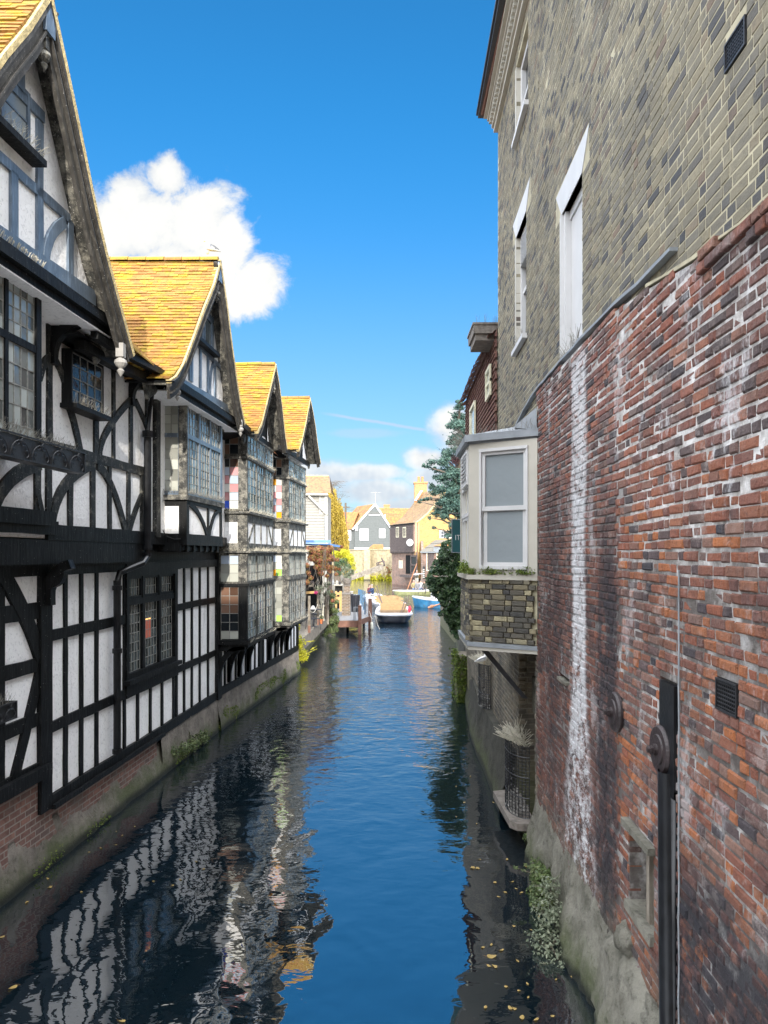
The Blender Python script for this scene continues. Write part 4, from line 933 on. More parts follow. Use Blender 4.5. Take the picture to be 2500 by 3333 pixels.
stacked_oriel(F4, 21.2, 23.85, .62, UP4, {(i, j): (8 if j else 5 if i else 8) for i in (0, 1) for j in range(6)}, MI4, 'timber_dusty', 'stacked oriel with weathered grey casements and orange panes in its side')
for pl, lp, rp, sd_, zb, x0 in ((facade(-3.82, .06), G3L, G3R, 11, 6.80, -3.82), (facade(-4.09, .08), G4L, G4R, 12, 6.92, -4.09)):
    b_ = .06 if x0 == -3.82 else .08
    rr = gable_roof(far, lp, rp, lambda y, x0=x0, b_=b_: x0 + b_ * y + .02, -8.8, sd_, 'lichen_tile'); verge_and_boards(rr, pl, lp, rp, M['barge'], .24, .36)
    gw = gable_wall(far, facade(x0 - .36, b_), lp, rp, zb, .14)
    m = MB(); gp = facade(x0 - .36, b_); yc = lp[0][0]
    m.fbeam(gp, (lp[-1][0] + .2, zb + .05), (rp[-1][0] - .2, zb + .05), .14, -.01, .05); m.fbeam(gp, (yc, zb), (yc, 8.4), .10, -.01, .03); m.fbeam(gp, (yc + .6, zb), (yc + .6, 7.7), .08, -.01, .03); m.fbeam(gp, (yc - .6, zb), (yc - .6, 7.6), .08, -.01, .03)
    m.frect(gp, yc, yc + .6, 7.0, 7.6, -.01, .02); m.build('gable_timbers', BLK, gw)
    pendant(M['timber_dusty'], rr, pl.P(yc, lp[0][1] - .55, -.03), .7)
m = MB(); m.fstrip(facade(-4.0, .06), [(15.7, 6.78), (16.6, 6.74), (17.0, 6.76)], .12, -.05, .06); m.fstrip(facade(-4.05, .065), [(19.6, 6.86), (20.2, 6.84), (20.9, 6.90)], .12, -.05, .08); m.build('eaves_gutter', BLK, far)
m = MB()
for (ya, yb_) in ((15.6, 17.0), (19.5, 21.2)):
    for c in range(30):
        x0 = -3.05 - c * .085; z0 = 6.84 + c * .08; y = ya
        while y < yb_: m.hexa([(x0 - .14, y + .003, z0 + .12), (x0 - .14, y + .167, z0 + .12), (x0, y + .167, z0 - .005), (x0, y + .003, z0 - .005), (x0 - .14, y + .003, z0 + .136), (x0 - .14, y + .167, z0 + .136), (x0, y + .167, z0 + .02), (x0, y + .003, z0 + .02)]); y += .17
m.build('valley_roof', M['red_tile'], far)
m = MB(); m.box(-9.5, -3.7, 24.95, 25.0, .7, 7.0); m.build('side_wall', BLK, far); m = MB(); f2 = Fr((0, 15.6, 0), (1, 0, 0), (0, 0, 1), (0, 1, 0)); m.fpoly(f2, [(-3.1, 6.72), (-5.7, 9.1), (-9.0, 9.1), (-9.0, 6.5), (-4, 6.5)], 0, 1.4); m.fpoly(f2, [(-3.1, 6.76), (-5.6, 9.1), (-9.0, 9.1), (-9.0, 6.5), (-4, 6.5)], 3.9, 5.6); m.build('eaves_boarding', BLK, far)
# ================================================================== RIGHT: the tall brick building over the red brick river wall
RW = facade(1.80, .021, -1)
bld = thing('brick_building', 'tall building on the right, yellow brick above weathered red brick standing in the water', 'building', (4, 7, 0))
def brick_wall(mb, fr, Y0, Y1, zf0, zf1, holes=(), bl=.222, row=.0745, mort=.011, dep=.10, wav=.012, jit=.0035, bond=0, proud=0.0, crumble=0.0, bev=.006):
    """real bricks with worn arrises, laid in wavering courses; zf0, zf1 bottom and top as functions of Y"""
    z = 0.0; r = 0
    zlo = min(zf0(Y0), zf0(Y1)); zhi = max(zf1(Y0), zf1(Y1), zf1((Y0 + Y1) / 2)); z = math.floor(zlo / row) * row; r = int(round(z / row))
    while z < zhi:
        hdr = (r % 2 == 0) if bond == 0 else None
        y = Y0 - (.056 if r % 2 else 0) - R.uniform(0, .02); i = 0
        while y < Y1:
            if bond == 0: L_ = bl if r % 4 in (0, 1, 2) and r % 2 else bl if r % 2 == 0 and (i % 2 == 0) else bl * .49
            else: L_ = bl if i % 2 == r % 2 else bl * .49
            if crumble and R.random() < .22: L_ = bl * R.choice((.49, .72))
            L_ *= R.uniform(.93, 1.06)
            a, b = y + mort / 2, y + L_ - mort / 2; y += L_; i += 1
            cy = (a + b) / 2; w1 = wav * mnoise.noise(Vector((cy * .55, r * .35, 3))) ; z0 = z + mort / 2 + w1; z1 = z + row - mort / 2 + w1; cz = (z0 + z1) / 2
            if z1 > zf1(cy) + .02 or z0 < zf0(cy) - .02 or b > Y1 + .02 or a < Y0 - .2: continue
            skip = False
            for (h0, h1, k0, k1) in holes:
                if b > h0 and a < h1 and z1 > k0 + .01 and z0 < k1 - .01:
                    if a < h0 - .04: b = h0
                    elif b > h1 + .04: a = h1
                    else: skip = True
                    if b - a < .03: skip = True
            if skip: continue
            j = lambda s=1: R.uniform(-jit, jit) * s
            o = proud + j(.7) - (R.random() ** 7) * crumble + .003 * mnoise.noise(Vector((cy * .8, cz * .8, 9)))
            q = [(a + j(), z0 + j(.7)), (b + j(), z0 + j(.7)), (b + j(), z1 + j(.7)), (a + j(), z1 + j(.7))]
            fr4 = [fr.P(u + (bev if k in (0, 3) else -bev), v + (bev if k < 2 else -bev), o + j(.7)) for k, (u, v) in enumerate(q)]
            rim = [fr.P(u, v, o - bev * 1.1) for u, v in q]; bk = [fr.P(u, v, o - dep) for u, v in q]
            mb.raw(fr4 + rim + bk, [(0, 1, 2, 3), (0, 4, 5, 1), (1, 5, 6, 2), (2, 6, 7, 3), (3, 7, 4, 0), (4, 8, 9, 5), (5, 9, 10, 6), (6, 10, 11, 7), (7, 11, 8, 4)])
        z += row; r += 1
def ledge_z(y):       # top of the red brick
    P = [(2.0, 5.62), (3.6, 5.71), (4.44, 5.79), (4.93, 5.87), (5.6, 5.98), (6.2, 6.05), (7.5, 6.10), (9.4, 6.13), (12.5, 6.15), (14, 6.15)]
    for (a, b), (c, d) in zip(P, P[1:]):
        if y <= c: return b + (d - b) * (y - a) / (c - a)
    return 6.15
HOLES = [(3.93, 4.20, 3.12, 3.31), (5.24, 5.80, 1.28, 1.90), (4.76, 5.12, 2.85, 3.16), (7.86, 8.30, 2.62, 2.67)]
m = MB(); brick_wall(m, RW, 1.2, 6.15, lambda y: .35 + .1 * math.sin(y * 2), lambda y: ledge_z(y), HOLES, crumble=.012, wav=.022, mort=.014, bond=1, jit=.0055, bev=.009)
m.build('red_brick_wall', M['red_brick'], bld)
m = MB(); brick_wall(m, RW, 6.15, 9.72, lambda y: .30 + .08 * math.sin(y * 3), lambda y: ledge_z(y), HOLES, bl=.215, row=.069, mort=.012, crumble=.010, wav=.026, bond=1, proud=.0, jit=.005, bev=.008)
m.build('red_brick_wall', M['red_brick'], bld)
def holed(mb, fr, y0, y1, z0, z1, n0, n1, holes):
    ys = sorted({y0, y1} | {k for h in holes for k in h[:2] if y0 < k < y1}); zs = sorted({z0, z1} | {k for h in holes for k in h[2:] if z0 < k < z1})
    for a, b in zip(ys, ys[1:]):
        for c, d in zip(zs, zs[1:]):
            cy, cz = (a + b) / 2, (c + d) / 2
            if any(h[0] < cy < h[1] and h[2] < cz < h[3] for h in holes): continue
            mb.frect(fr, a, b, c, d, n0, n1)
# mortar beds
m = MB(); holed(m, RW, 1.0, 9.70, .2, 5.55, -.30, -.0105, HOLES)
m.fpoly(RW, [(1.0, 5.55), (9.70, 5.55), (9.70, 6.12), (7.5, 6.09), (6.2, 6.04), (5.6, 5.97), (4.93, 5.86), (4.44, 5.78), (3.6, 5.70), (1.0, 5.56)], -.3, -.0105); m.build('red_mortar', M['red_mortar'], bld)
m = MB(); m.box(2.12, 2.5, 1.2, 9.6, 1.2, 3.4); m.build('cavity', M['dark_void'], bld)
# upper wall of yellow stocks
UH = [(7.47, 8.41, 6.06, 7.87), (10.76, 11.70, 7.22, 9.02), (10.62, 11.68, 10.52, 11.72), (3.93, 4.19, 6.72, 6.89)]
m = MB(); brick_wall(m, RW, 1.5, 13.88, lambda y: ledge_z(y) - .01, lambda y: 11.98, UH + [(7.20, 8.72, 7.87, 8.22), (10.40, 12.0, 9.02, 9.36)], bl=.225, row=.0755, mort=.010, wav=.006, jit=.0022, bond=1, proud=-.05, bev=.004)
m.build('yellow_brick_wall', M['yellow_brick'], bld)
m = MB(); holed(m, RW, 1.0, 13.87, 6.16, 12.1, -.4, -.0535, UH); holed(m, RW, 1.0, 7.4, 5.5, 6.16, -.4, -.054, []); holed(m, RW, 8.45, 9.7, 6.0, 6.16, -.4, -.054, []); m.frect(RW, 13.80, 13.87, 2.7, 6.2, -4.0, -.06)
m.frect(Fr((2.15, 13.87, 0), (1, 0, 0), (0, 0, 1), (0, 1, 0)), 0, 3.9, 6.1, 12.1, -.2, 0); m.build('yellow_mortar', M['yellow_mortar'], bld)
m = MB(); m.box(2.5, 6.0, 1.0, 13.7, 6.0, 12.0); m.box(2.3, 6.0, 1.0, 9.5, .2, 6.0); m.box(5.6, 6.0, 1.0, 13.7, 0, 12.0); m.build('inner_walls', M['dark_void'], bld)
# corner of dressed bricks and the wall below the tall corner
m = MB(); brick_wall(m, RW, 9.4, 13.88, lambda y: 5.5, lambda y: 6.2, (), bl=.225, row=.0755, mort=.010, wav=.006, jit=.002, bond=1, proud=-.05); m.build('yellow_brick_wall', M['yellow_brick'], bld)
m = MB(); holed(m, RW, 9.70, 13.87, 5.4, 6.16, -.4, -.054, []); m.build('yellow_mortar', M['yellow_mortar'], bld)
# lead flashing and creasing course along the top of the red brick
m = MB(); P = [(y / 10, ledge_z(y / 10) + .045 + .02 * mnoise.noise(Vector((y * .2, 0, 0)))) for y in range(50, 128, 3)]
P = [(u, v - (.42 * ((u - 9.6) / 3.2) ** 1.4 if u > 9.6 else 0)) for u, v in P]
m.fstrip(RW, [(4.9, 6.03), (5.25, 6.045), (5.6, 6.05), (5.9, 6.08), (6.2, 6.105)] + [(u, v + .01) for u, v in P if u > 6.3], .026, -.08, .006, .003); m.build('lead_flashing', M['lead_sheet'], bld)
m = MB(); brick_wall(m, RW, 1.8, 4.46, lambda y: ledge_z(y) - .115, lambda y: ledge_z(y) + .015, (), wav=.0, proud=.030, crumble=.012, mort=.012); m.build('creasing_course', M['red_brick'], bld)
m = MB(); m.fstrip(RW, [(y / 10, ledge_z(y / 10) + .02) for y in range(18, 56, 3)], .02, -.08, .0, .008); m.build('mortar_fillet', M['yellow_mortar'], bld)
# windows of the upper wall
def sash(h, name, y0, y1, z0, z1, arch, bars=(1, 2), frame_w=.10, louvre=False, pilaster=False, sill=True):
    o_ = MB(); rv = -.20
    frame(o_, RW, y0, y1, z0, z1, frame_w, rv, rv + .08); zm = (z0 + z1) / 2
    o_.frect(RW, y0 + frame_w, y1 - frame_w, zm - .03, zm + .03, rv, rv + .05)
    for i in range(1, bars[0]): yy = y0 + (y1 - y0) * i / bars[0]; o_.frect(RW, yy - .012, yy + .012, z0 + frame_w, z1 - frame_w, rv, rv + .03)
    for i in range(1, bars[1]): zz = z0 + (z1 - z0) * i / bars[1]; o_.frect(RW, y0 + frame_w, y1 - frame_w, zz - .012, zz + .012, rv, rv + .03)
    if pilaster: o_.frect(RW, y0 + .103, y1 - .103, z0 + .01, z1 - .01, rv - .02, rv + .06); o_.frect(RW, y1 - .096, y1 - .003, z0 + .003, z1 - .003, rv + .002, rv + .13); o_.frect(RW, y1 - .03, y1 - .006, z0 + .006, z1 - .006, rv + .004, rv + .17)
    if louvre:
        for k_ in range(9): zz = z1 - .08 - k_ * .05; o_.hexa([RW.P(y0 + .1, zz - .03, rv + .02), RW.P(y1 - .1, zz - .03, rv + .02), RW.P(y1 - .1, zz - .03, rv + .10), RW.P(y0 + .1, zz - .03, rv + .10), RW.P(y0 + .1, zz, rv + .02), RW.P(y1 - .1, zz, rv + .02), RW.P(y1 - .1, zz - .02, rv + .10), RW.P(y0 + .1, zz - .02, rv + .10)])
    w_ = o_.build(name, M['white_paint'], h)
    m = MB(); m.frect(RW, y0 + .02, y1 - .02, z0 + .02, z1 - .02, rv - .03, rv + .012); m.build('window_glass', M['dark_glass'] if not pilaster else M['grey_cream'], w_)
    if arch:
        m = MB(); m.fpoly(RW, [(y0, z1), (y1, z1), (y1 + arch, z1 + .33), (y0 - arch, z1 + .33)], -.20, -.046); m.build('flat_arch', M['white_paint'], w_)
    if sill: m = MB(); m.frect(RW, y0 - .06, y1 + .06, z0 - .07, z0, -.25, .02); m.build('sill', M['white_paint'], w_)
    m = MB(); m.frect(RW, y1 - .001, y1 + .10, z0, z1, -.25, -.047); m.build('reveal', M['cream_paint'], w_)
    return w_
wa = sash(bld, 'sash_window', 7.47, 8.41, 6.04, 7.87, .29, pilaster=True, sill=False)
sash(bld, 'sash_window', 10.76, 11.70, 7.22, 9.02, .32, louvre=True); sash(bld, 'sash_window', 10.62, 11.68, 10.52, 11.72, 0)
s = MB(); spikes(s, RW.P(7.5, 6.2, -.03), RW.P(8.4, 6.2, -.03), 45, .16, (-.2, 0, 1), .4, .003); s.build('bird_spikes', M['spike'], wa)
s = MB(); spikes(s, RW.P(10.8, 7.24, -.03), RW.P(11.7, 7.24, -.03), 40, .14, (-.2, 0, 1), .4, .003); s.build('bird_spikes', M['spike'], bld)
# eaves: moulded cornice with a dentil course and gutter
m = MB(); y1 = 13.95
m.frect(RW, 1.0, y1, 11.98, 12.06, -.3, .02); m.frect(RW, 1.0, y1, 12.06, 12.12, -.3, .06); m.frect(RW, 1.0, y1 + .03, 12.21, 12.27, -.3, .14); m.frect(RW, 1.0, y1 + .05, 12.27, 12.33, -.3, .20)
y = 1.1
while y < y1 - .05: m.frect(RW, y, y + .075, 12.12, 12.21, -.2, .115); y += .14
m.build('cornice', M['cream_paint'], bld)
m = MB(); m.frect(RW, 1.0, y1 + .15, 12.34, 12.46, -.1, .30); m.frect(RW, 1.0, y1 + .20, 12.42, 12.48, -.12, .33); m.build('gutter', M['iron'], bld)
m = MB(); f2 = Fr((0, 1.0, 0), (1, 0, 0), (0, 0, 1), (0, 1, 0)); m.fpoly(f2, [(1.78, 12.44), (2.3, 12.52), (6.0, 12.40), (6.0, 12.3), (1.85, 12.3)], 0, 12.95); m.build('roof', M['hung_tile'], bld)
# air bricks: iron grilles
def grille(h, y0, y1, z0, z1, back, shear=0):
    m = MB(); frame(m, RW, y0, y1, z0, z1, .012, back - .01, back + .02)
    n_ = 11; k_ = 8
    for i in range(1, n_): yy = y0 + (y1 - y0) * i / n_; m.frect(RW, yy - .003, yy + .003, z0, z1, back, back + .012)
    for i in range(1, k_): zz = z0 + (z1 - z0) * i / k_; m.frect(RW, y0, y1, zz - .003, zz + .003, back + .001, back + .014)
    g_ = m.build('air_grille', M['iron'], h)
    m = MB(); m.frect(RW, y0, y1, z0, z1, back - .05, back - .03); m.build('grille_back', M['dark_void'], g_)
grille(bld, 3.935, 4.185, 6.725, 6.885, -.06); grille(bld, 3.935, 4.195, 3.125, 3.305, -.015)
# tie plates
def tie(h, y, z, r):
    m = MB(); c = RW.P(y, z, 0); prof = [(r, 0), (r, .022), (r * .93, .040), (r * .86, .034), (r * .80, .022), (r * .66, .022), (r * .60, .050), (r * .54, .050), (r * .50, .026), (r * .26, .030), (r * .24, .06), (r * .24, .075)]
    m.lathe(c, [(a, b) for a, b in prof], 32, (-1, 0, 0)); 
    m.lathe(c + Vector((-.07, 0, 0)), [(r * .20, 0), (r * .20, .022), (r * .14, .025), (r * .13, .042), (.003, .044)], 6, (-1, 0, 0)); return m.build('tie_plate', M['rusty_iron'], h, smooth=False)
tie(bld, 6.09, 2.70, .165); tie(bld, 5.03, 2.67, .165)
# tarred plate and half-round waste pipe below it
m = MB(); m.frect(RW, 4.80, 5.07, 2.40, 3.14, -.02, .014)
m.build('tarred_plate', M['cast_pipe'], bld)
m = MB(); k = 14; vs = []; n = 9
for i in range(k + 1):
    z = 2.55 - 3.0 * i / k; cy = 4.94 - .10 * (i / k) ** 1.3; rr = .078 + .010 * (i / k)
    for q in range(n): a = math.pi * q / (n - 1); vs.append(RW.P(cy - math.cos(a) * rr, z, .0 + math.sin(a) * rr * .85))
m.raw(vs, [(i * n + q, i * n + q + 1, (i + 1) * n + q + 1, (i + 1) * n + q) for i in range(k) for q in range(n - 1)])
m.frect(RW, 4.80, 5.05, .2, 2.45, -.01, .012); m.build('waste_pipe', M['cast_pipe'], bld, smooth=True)
m = MB(); m.tube([RW.P(4.73 - .0 * t, 3.9 - t * .25, .008 + .003 * math.sin(t * 3)) for t in range(16)], .006, 6); m.build('cable', M['lead_sheet'], bld)
# small blocked opening near the water
m = MB(); m.frect(RW, 5.20, 5.84, 1.875, 1.925, -.12, .05); lo = m.build('opening_lintel', M['pale_stone'], bld)
m = MB(); m.frect(RW, 5.40, 5.47, 1.28, 1.88, -.10, -.03); m.build('opening_post', M['old_wood'], bld)
m = MB(); m.frect(RW, 5.24, 5.80, 1.27, 1.90, -.24, -.16); m.build('opening_back', M['shaded_brick'], bld)
m = MB(); m.frect(RW, 5.22, 5.82, 1.22, 1.29, -.22, .03); m.build('opening_sill', M['pale_stone'], bld)
m = MB(); m.frect(RW, 7.86, 8.30, 2.60, 2.63, -.1, .03); m.build('slate_ledge', M['pale_stone'], bld)
# battered stone foot in the water, with a few displaced blocks
m = MB(); k = 240; zs = [-.6, -.2, -.05, .02, .08, .14, .2, .27, .35, .42, .5, .59, .68, .76, .85]; vs = []
for i in range(k + 1):
    y = 1.2 + 8.55 * i / k
    for z in zs:
        t_ = max(0, .78 - z); o = .005 + .16 * t_ ** 1.2 * (1 + .9 * mnoise.noise(Vector((y * .9, 1.1, 2)))) + .07 * mnoise.noise(Vector((y * 1.6, z * 2.2, 4))) * min(1, t_ * 2) + .035 * mnoise.noise(Vector((y * 6, z * 7, 1))) + .025 * mnoise.noise(Vector((y * 15, z * 18, 1))) + (.05 * max(0, mnoise.noise(Vector((y * 2.6, z * 5 + y, 7)))))
        if y < 6.3: o += .10 * max(0, mnoise.noise(Vector((y * 1.3, z, 8)))) + .05
        if z > .8: o = min(o, -.02)
        vs.append(RW.P(y, z + (.1 * mnoise.noise(Vector((y * 1.5, 0, 6))) if z > .3 else 0), o))
n = len(zs); m.raw(vs, [(i * n + j, i * n + j + 1, (i + 1) * n + j + 1, (i + 1) * n + j) for i in range(k) for j in range(n - 1)]); m.build('stone_footing', M['pale_stone'], bld, smooth=True)
m = MB()
for (y, z, rx, ry, rz, sd_) in ((5.75, .55, .13, .30, .26, 1), (5.35, .18, .26, .42, .34, 2), (4.7, .30, .2, .4, .35, 3), (6.0, .12, .20, .26, .24, 4), (5.1, .72, .10, .22, .16, 5), (5.85, .95, .09, .14, .14, 6)):
    m.blob(RW.P(y, z, -.02), (rx, ry, rz), sd_, .5, 2.2, 18, 12)
m.build('footing_blocks', M['pale_stone'], bld, smooth=True)

# --- bay window hanging over the water
bay = MB()
pA, pB, pC, pD = Vector((2.0, 9.62, 0)), Vector((1.177, 10.2, 0)), Vector((1.21, 11.7, 0)), Vector((2.06, 12.3, 0))
def seg(a, b, z=0):
    U = (b - a).normalized(); N = Vector((U.y, -U.x, 0)) if True else None
    f = Fr((a.x, a.y, 0), U, (0, 0, 1), -Vector((-U.y, U.x, 0))); return f, (b - a).length
SA, LA = seg(pB, pA); SA.N = Vector((SA.U.y, -SA.U.x, 0)); 
SF, LF = seg(pB, pC); SF.N = Vector((-SF.U.y, SF.U.x, 0)); SC, LC = seg(pC, pD); SC.N = Vector((-SC.U.y, SC.U.x, 0))
def ring(m, z0, z1, off, top=True):
    m.fpoly(Fr((0, 0, 0), (1, 0, 0), (0, 1, 0), (0, 0, 1)), [(2.1, pA.y - off * 1.2), (pB.x - off * .9, pB.y - off * .9), (pC.x - off, pC.y + off * .6), (2.12, pD.y + off)], z0, z1)
m = MB(); ring(m, 2.80, 3.66, -.012); m.build('bay_mortar', M['bay_mortar'], bld).name = 'bay_brick_bed'
bb = MB(); brick_wall(bb, SA, 0, LA - .02, lambda y: 2.82, lambda y: 3.66, (), bl=.21, row=.072, mort=.010, dep=.03, wav=.004, jit=.002, bond=1)
brick_wall(bb, SF, 0, LF, lambda y: 2.82, lambda y: 3.66, (), bl=.21, row=.072, mort=.010, dep=.03, wav=.004, jit=.002, bond=1); bb.build('bay_brick_base', M['bay_brick'], bld)
bw = MB(); ring(bw, 3.66, 3.72, .045); 
for S, Ln, lw in ((SA, LA, (.17, .14)), (SF, LF, (.10, .10)), (SC, LC, (.1, .1))):
    bw.frect(S, 0, lw[0], 3.72, 5.52, -.08, 0); bw.frect(S, Ln - lw[1], Ln, 3.72, 5.52, -.08, 0)
    bw.frect(S, lw[0], Ln - lw[1], 3.72, 3.82, -.08, 0); bw.frect(S, lw[0], Ln - lw[1], 5.42, 5.52, -.08, 0)
b1 = bw.build('bay_window', M['cream_paint'], bld)
m = MB(); a, b = .19, LA - .16
frame(m, SA, a, b, 4.60, 5.40, .045, -.07, -.02); frame(m, SA, a + .01, b - .01, 3.84, 4.64, .055, -.09, -.045); m.frect(SA, a, b, 4.595, 4.655, -.09, -.012); m.frect(SA, a - .02, b + .02, 3.80, 3.85, -.06, .02)
m.frect(SA, a - .03, b + .03, 5.40, 5.44, -.05, .02); m.frect(SA, a - .03, a, 3.82, 5.42, -.05, .014); m.frect(SA, b, b + .03, 3.82, 5.42, -.05, .014)
frame(m, SF, .12, LF - .12, 3.84, 4.55, .05, -.06, -.02); frame(m, SF, .12, LF - .12, 4.55, 5.0, .05, -.05, -.01)
m.frect(SF, .5, .53, 3.86, 5.0, -.05, -.015); m.frect(SF, .95, .98, 3.86, 5.0, -.05, -.015); m.build('sash', M['white_paint'], b1)
m = MB(); m.frect(SA, a + .03, b - .03, 3.88, 5.38, -.07, -.05); m.build('window_glass', M['grey_film'], b1)
m = MB(); m.frect(SF, .13, LF - .13, 3.9, 4.98, -.06, -.045); m.build('front_glass', M['dull_cream'], b1)
m = MB(); frame(m, SF, .1, LF - .5, 4.98, 5.46, .04, -.05, .03)
for k_ in range(7): z = 5.03 + k_ * .058; m.hexa([SF.P(.12, z, -.03), SF.P(LF - .52, z, -.03), SF.P(LF - .52, z, .03), SF.P(.12, z, .03), SF.P(.12, z + .045, -.04), SF.P(LF - .52, z + .045, -.04), SF.P(LF - .52, z + .012, .03), SF.P(.12, z + .012, .03)])
m.build('louvre', M['white_paint'], b1)
m = MB(); ring(m, 5.52, 5.55, .02); ring(m, 5.55, 5.645, .07); m.build('bay_fascia', M['lead_sheet'], b1)
m = MB(); f_ = [(2.1, 9.55), (pB.x - .05, pB.y - .05), (pC.x - .05, pC.y), (2.1, 12.35)]
m.raw([(x, y, 5.64) for x, y in f_] + [(2.02, 9.9, 5.76), (2.02, 11.9, 5.76)], [(0, 1, 4), (1, 2, 5, 4), (2, 3, 5), (0, 1, 2, 3)]); m.raw([(1.99, 9.60, 5.62), (1.72, 9.86, 5.70), (1.99, 9.62, 5.92), (2.02, 10.3, 5.90)], [(0, 1, 2), (1, 3, 2)]); m.build('bay_roof', M['lead_sheet'], b1)
m = MB(); ring(m, 2.74, 2.80, .035); m.build('bay_lead_apron', M['lead_sheet'], b1)
m = MB(); ring(m, 2.69, 2.74, .02); m.build('bay_floor', M['cream_paint'], b1)
m = MB(); spikes(m, SA.P(.05, 3.73, .03), SA.P(LA, 3.73, .03), 55, .11, (0, -.2, 1), .12, .002, .03); spikes(m, SA.P(0, 5.65, .05), SA.P(LA, 5.65, .05), 60, .16, (-.1, -.5, 1), .35, .002); spikes(m, SF.P(0, 5.65, .05), SF.P(LF, 5.65, .05), 70, .20, (-1, -.2, .8), .4, .003); m.build('bird_spikes', M['spike'], b1)
m = MB()
for k_ in range(420):
    u = R.choice([R.uniform(.0, .10), R.gauss(.36, .07), R.gauss(.82, .07), R.uniform(0, LA)]) ; 
    m.leaf(SA.P(min(LA, max(0, u)), 3.74 + abs(R.gauss(0, .035)), R.uniform(0, .05)), .032)
for k_ in range(300): m.leaf(SF.P(abs(R.gauss(0, .35)), 3.74 + abs(R.gauss(0, .07)), R.uniform(-.0, .10)), .04)
tag(m.build('ledge_weeds', M['grass']), 'green grass and moss growing along the sill of the cream bay window', 'weeds')
m = MB(); m.hexa([Vector(p) for p in ((1.93, 10.25, 2.0), (2.0, 10.25, 2.0), (2.0, 10.33, 2.0), (1.93, 10.33, 2.0), (1.33, 10.25, 2.70), (1.42, 10.25, 2.70), (1.42, 10.33, 2.70), (1.33, 10.33, 2.70))]); m.build('bay_strut', M['iron'], b1)

# --- wall under and beyond the bay
cw = thing('river_wall', 'dark damp brick river wall with recesses, running on below the cream bay window', 'wall', (2.3, 14, 0))
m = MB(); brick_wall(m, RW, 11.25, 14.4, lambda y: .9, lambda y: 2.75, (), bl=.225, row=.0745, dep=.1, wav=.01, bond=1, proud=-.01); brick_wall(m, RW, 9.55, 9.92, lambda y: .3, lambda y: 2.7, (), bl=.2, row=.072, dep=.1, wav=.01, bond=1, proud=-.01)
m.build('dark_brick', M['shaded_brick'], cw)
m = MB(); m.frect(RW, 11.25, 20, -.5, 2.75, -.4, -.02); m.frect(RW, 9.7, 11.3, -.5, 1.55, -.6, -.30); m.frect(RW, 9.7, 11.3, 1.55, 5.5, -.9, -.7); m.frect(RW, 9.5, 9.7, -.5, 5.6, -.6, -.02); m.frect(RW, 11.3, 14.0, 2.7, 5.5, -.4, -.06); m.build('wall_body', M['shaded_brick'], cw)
m = MB(); m.frect(RW, 10.3, 11.24, 1.62, 2.15, -.30, -.22); m.build('limewashed_patch', M['pale_stone'], cw)
m = MB(); m.frect(RW, 9.8, 10.3, 1.5, 2.7, -.32, -.24); m.build('recess', M['dark_void'], cw)
m = MB(); vs = []; k = 50; zs = [-.5, 0, .1, .25, .45, .7, .95]
cl = lambda y: 1.80 + .021 * y - (0.12 if y < 18 else 0.12) + (max(0, y - 16) * .055)
for i in range(k + 1):
    y = 11.4 + 28 * i / k
    for z in zs: vs.append((cl(y) - .15 * max(0, .9 - z) + .07 * mnoise.noise(Vector((y * 1.2, z * 3, 2))), y, z))
n = len(zs); m.raw(vs, [(i * n + j, i * n + j + 1, (i + 1) * n + j + 1, (i + 1) * n + j) for i in range(k) for j in range(n - 1)])
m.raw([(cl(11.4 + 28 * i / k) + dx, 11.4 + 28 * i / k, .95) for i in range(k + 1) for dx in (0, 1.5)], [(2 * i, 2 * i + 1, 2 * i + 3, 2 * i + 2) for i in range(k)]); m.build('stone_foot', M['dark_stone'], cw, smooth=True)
m = MB(); m.raw([(cl(y) + .5, y, z) for y in (16, 40) for z in (-.5, 3.6)], [(0, 1, 3, 2)]); m.box(3.2, 3.6, 20, 42, 0, 3.6); m.build('back_wall', M['shaded_brick'], cw)
# wire vent cage on its ledge
def cage(loc, w, d, h, label, ledge=True):
    c = thing('vent_cage', label, 'vent cage', loc, 'wire cages on the river wall')
    x, y, z = loc; m = MB(); n_ = 16
    def arc(k_, zz): a = math.pi * k_ / n_; return Vector((x - math.sin(a) * d, y - math.cos(a) * w / 2, zz))
    for k_ in range(0, n_ + 1): m.tube([arc(k_, z), arc(k_, z + h)], .006, 4)
    kk = int(h / .045)
    for q in range(kk + 1): m.tube([arc(k_, z + h * q / kk) for k_ in range(n_ + 1)], .004 if q % 6 else .010, 4)
    m.build('wire_mesh', M['iron'], c); m = MB()
    for q in range(30): m.tube([arc(R.uniform(3, 13), z + .01), arc(R.uniform(3, 13), z + .01) + Vector((R.uniform(0, .1), 0, R.uniform(0, .12)))], .006, 3)
    for q in range(260): a = R.uniform(0, math.pi); rr = R.random() ** .5; m.leaf((x - math.sin(a) * d * rr, y - math.cos(a) * w / 2 * rr, z + abs(R.gauss(0, .10 if rr < .9 else .3))), .045)
    m.build('droppings', M['stucco_grey'], c); m = MB()
    for q in range(190):
        a = R.uniform(0, math.pi); b = Vector((x - math.sin(a) * d * R.random(), y - math.cos(a) * w / 2 * R.random(), z + h)); dr = Vector((-math.sin(a) + R.gauss(0, .5), -math.cos(a) + R.gauss(0, .5), .7)).normalized()
        m.tube([b, b + dr * R.uniform(.12, .3)], .004, 3, cap=False)
    m.build('bird_spikes', M['pale_spike'], c); return c
m = MB(); m.fpoly(Fr((0, 0, 0), (1, 0, 0), (0, 1, 0), (0, 0, 1)), [(2.05, 9.95), (1.80, 9.98), (1.72, 10.1), (1.68, 11.35), (2.1, 11.5)], .26, .36); m.build('ledge_slab', M['concrete'], cw)
cage((2.0, 10.62, .36), .95, .24, .98, 'half-round wire cage topped with pale bird spikes, on the concrete ledge')
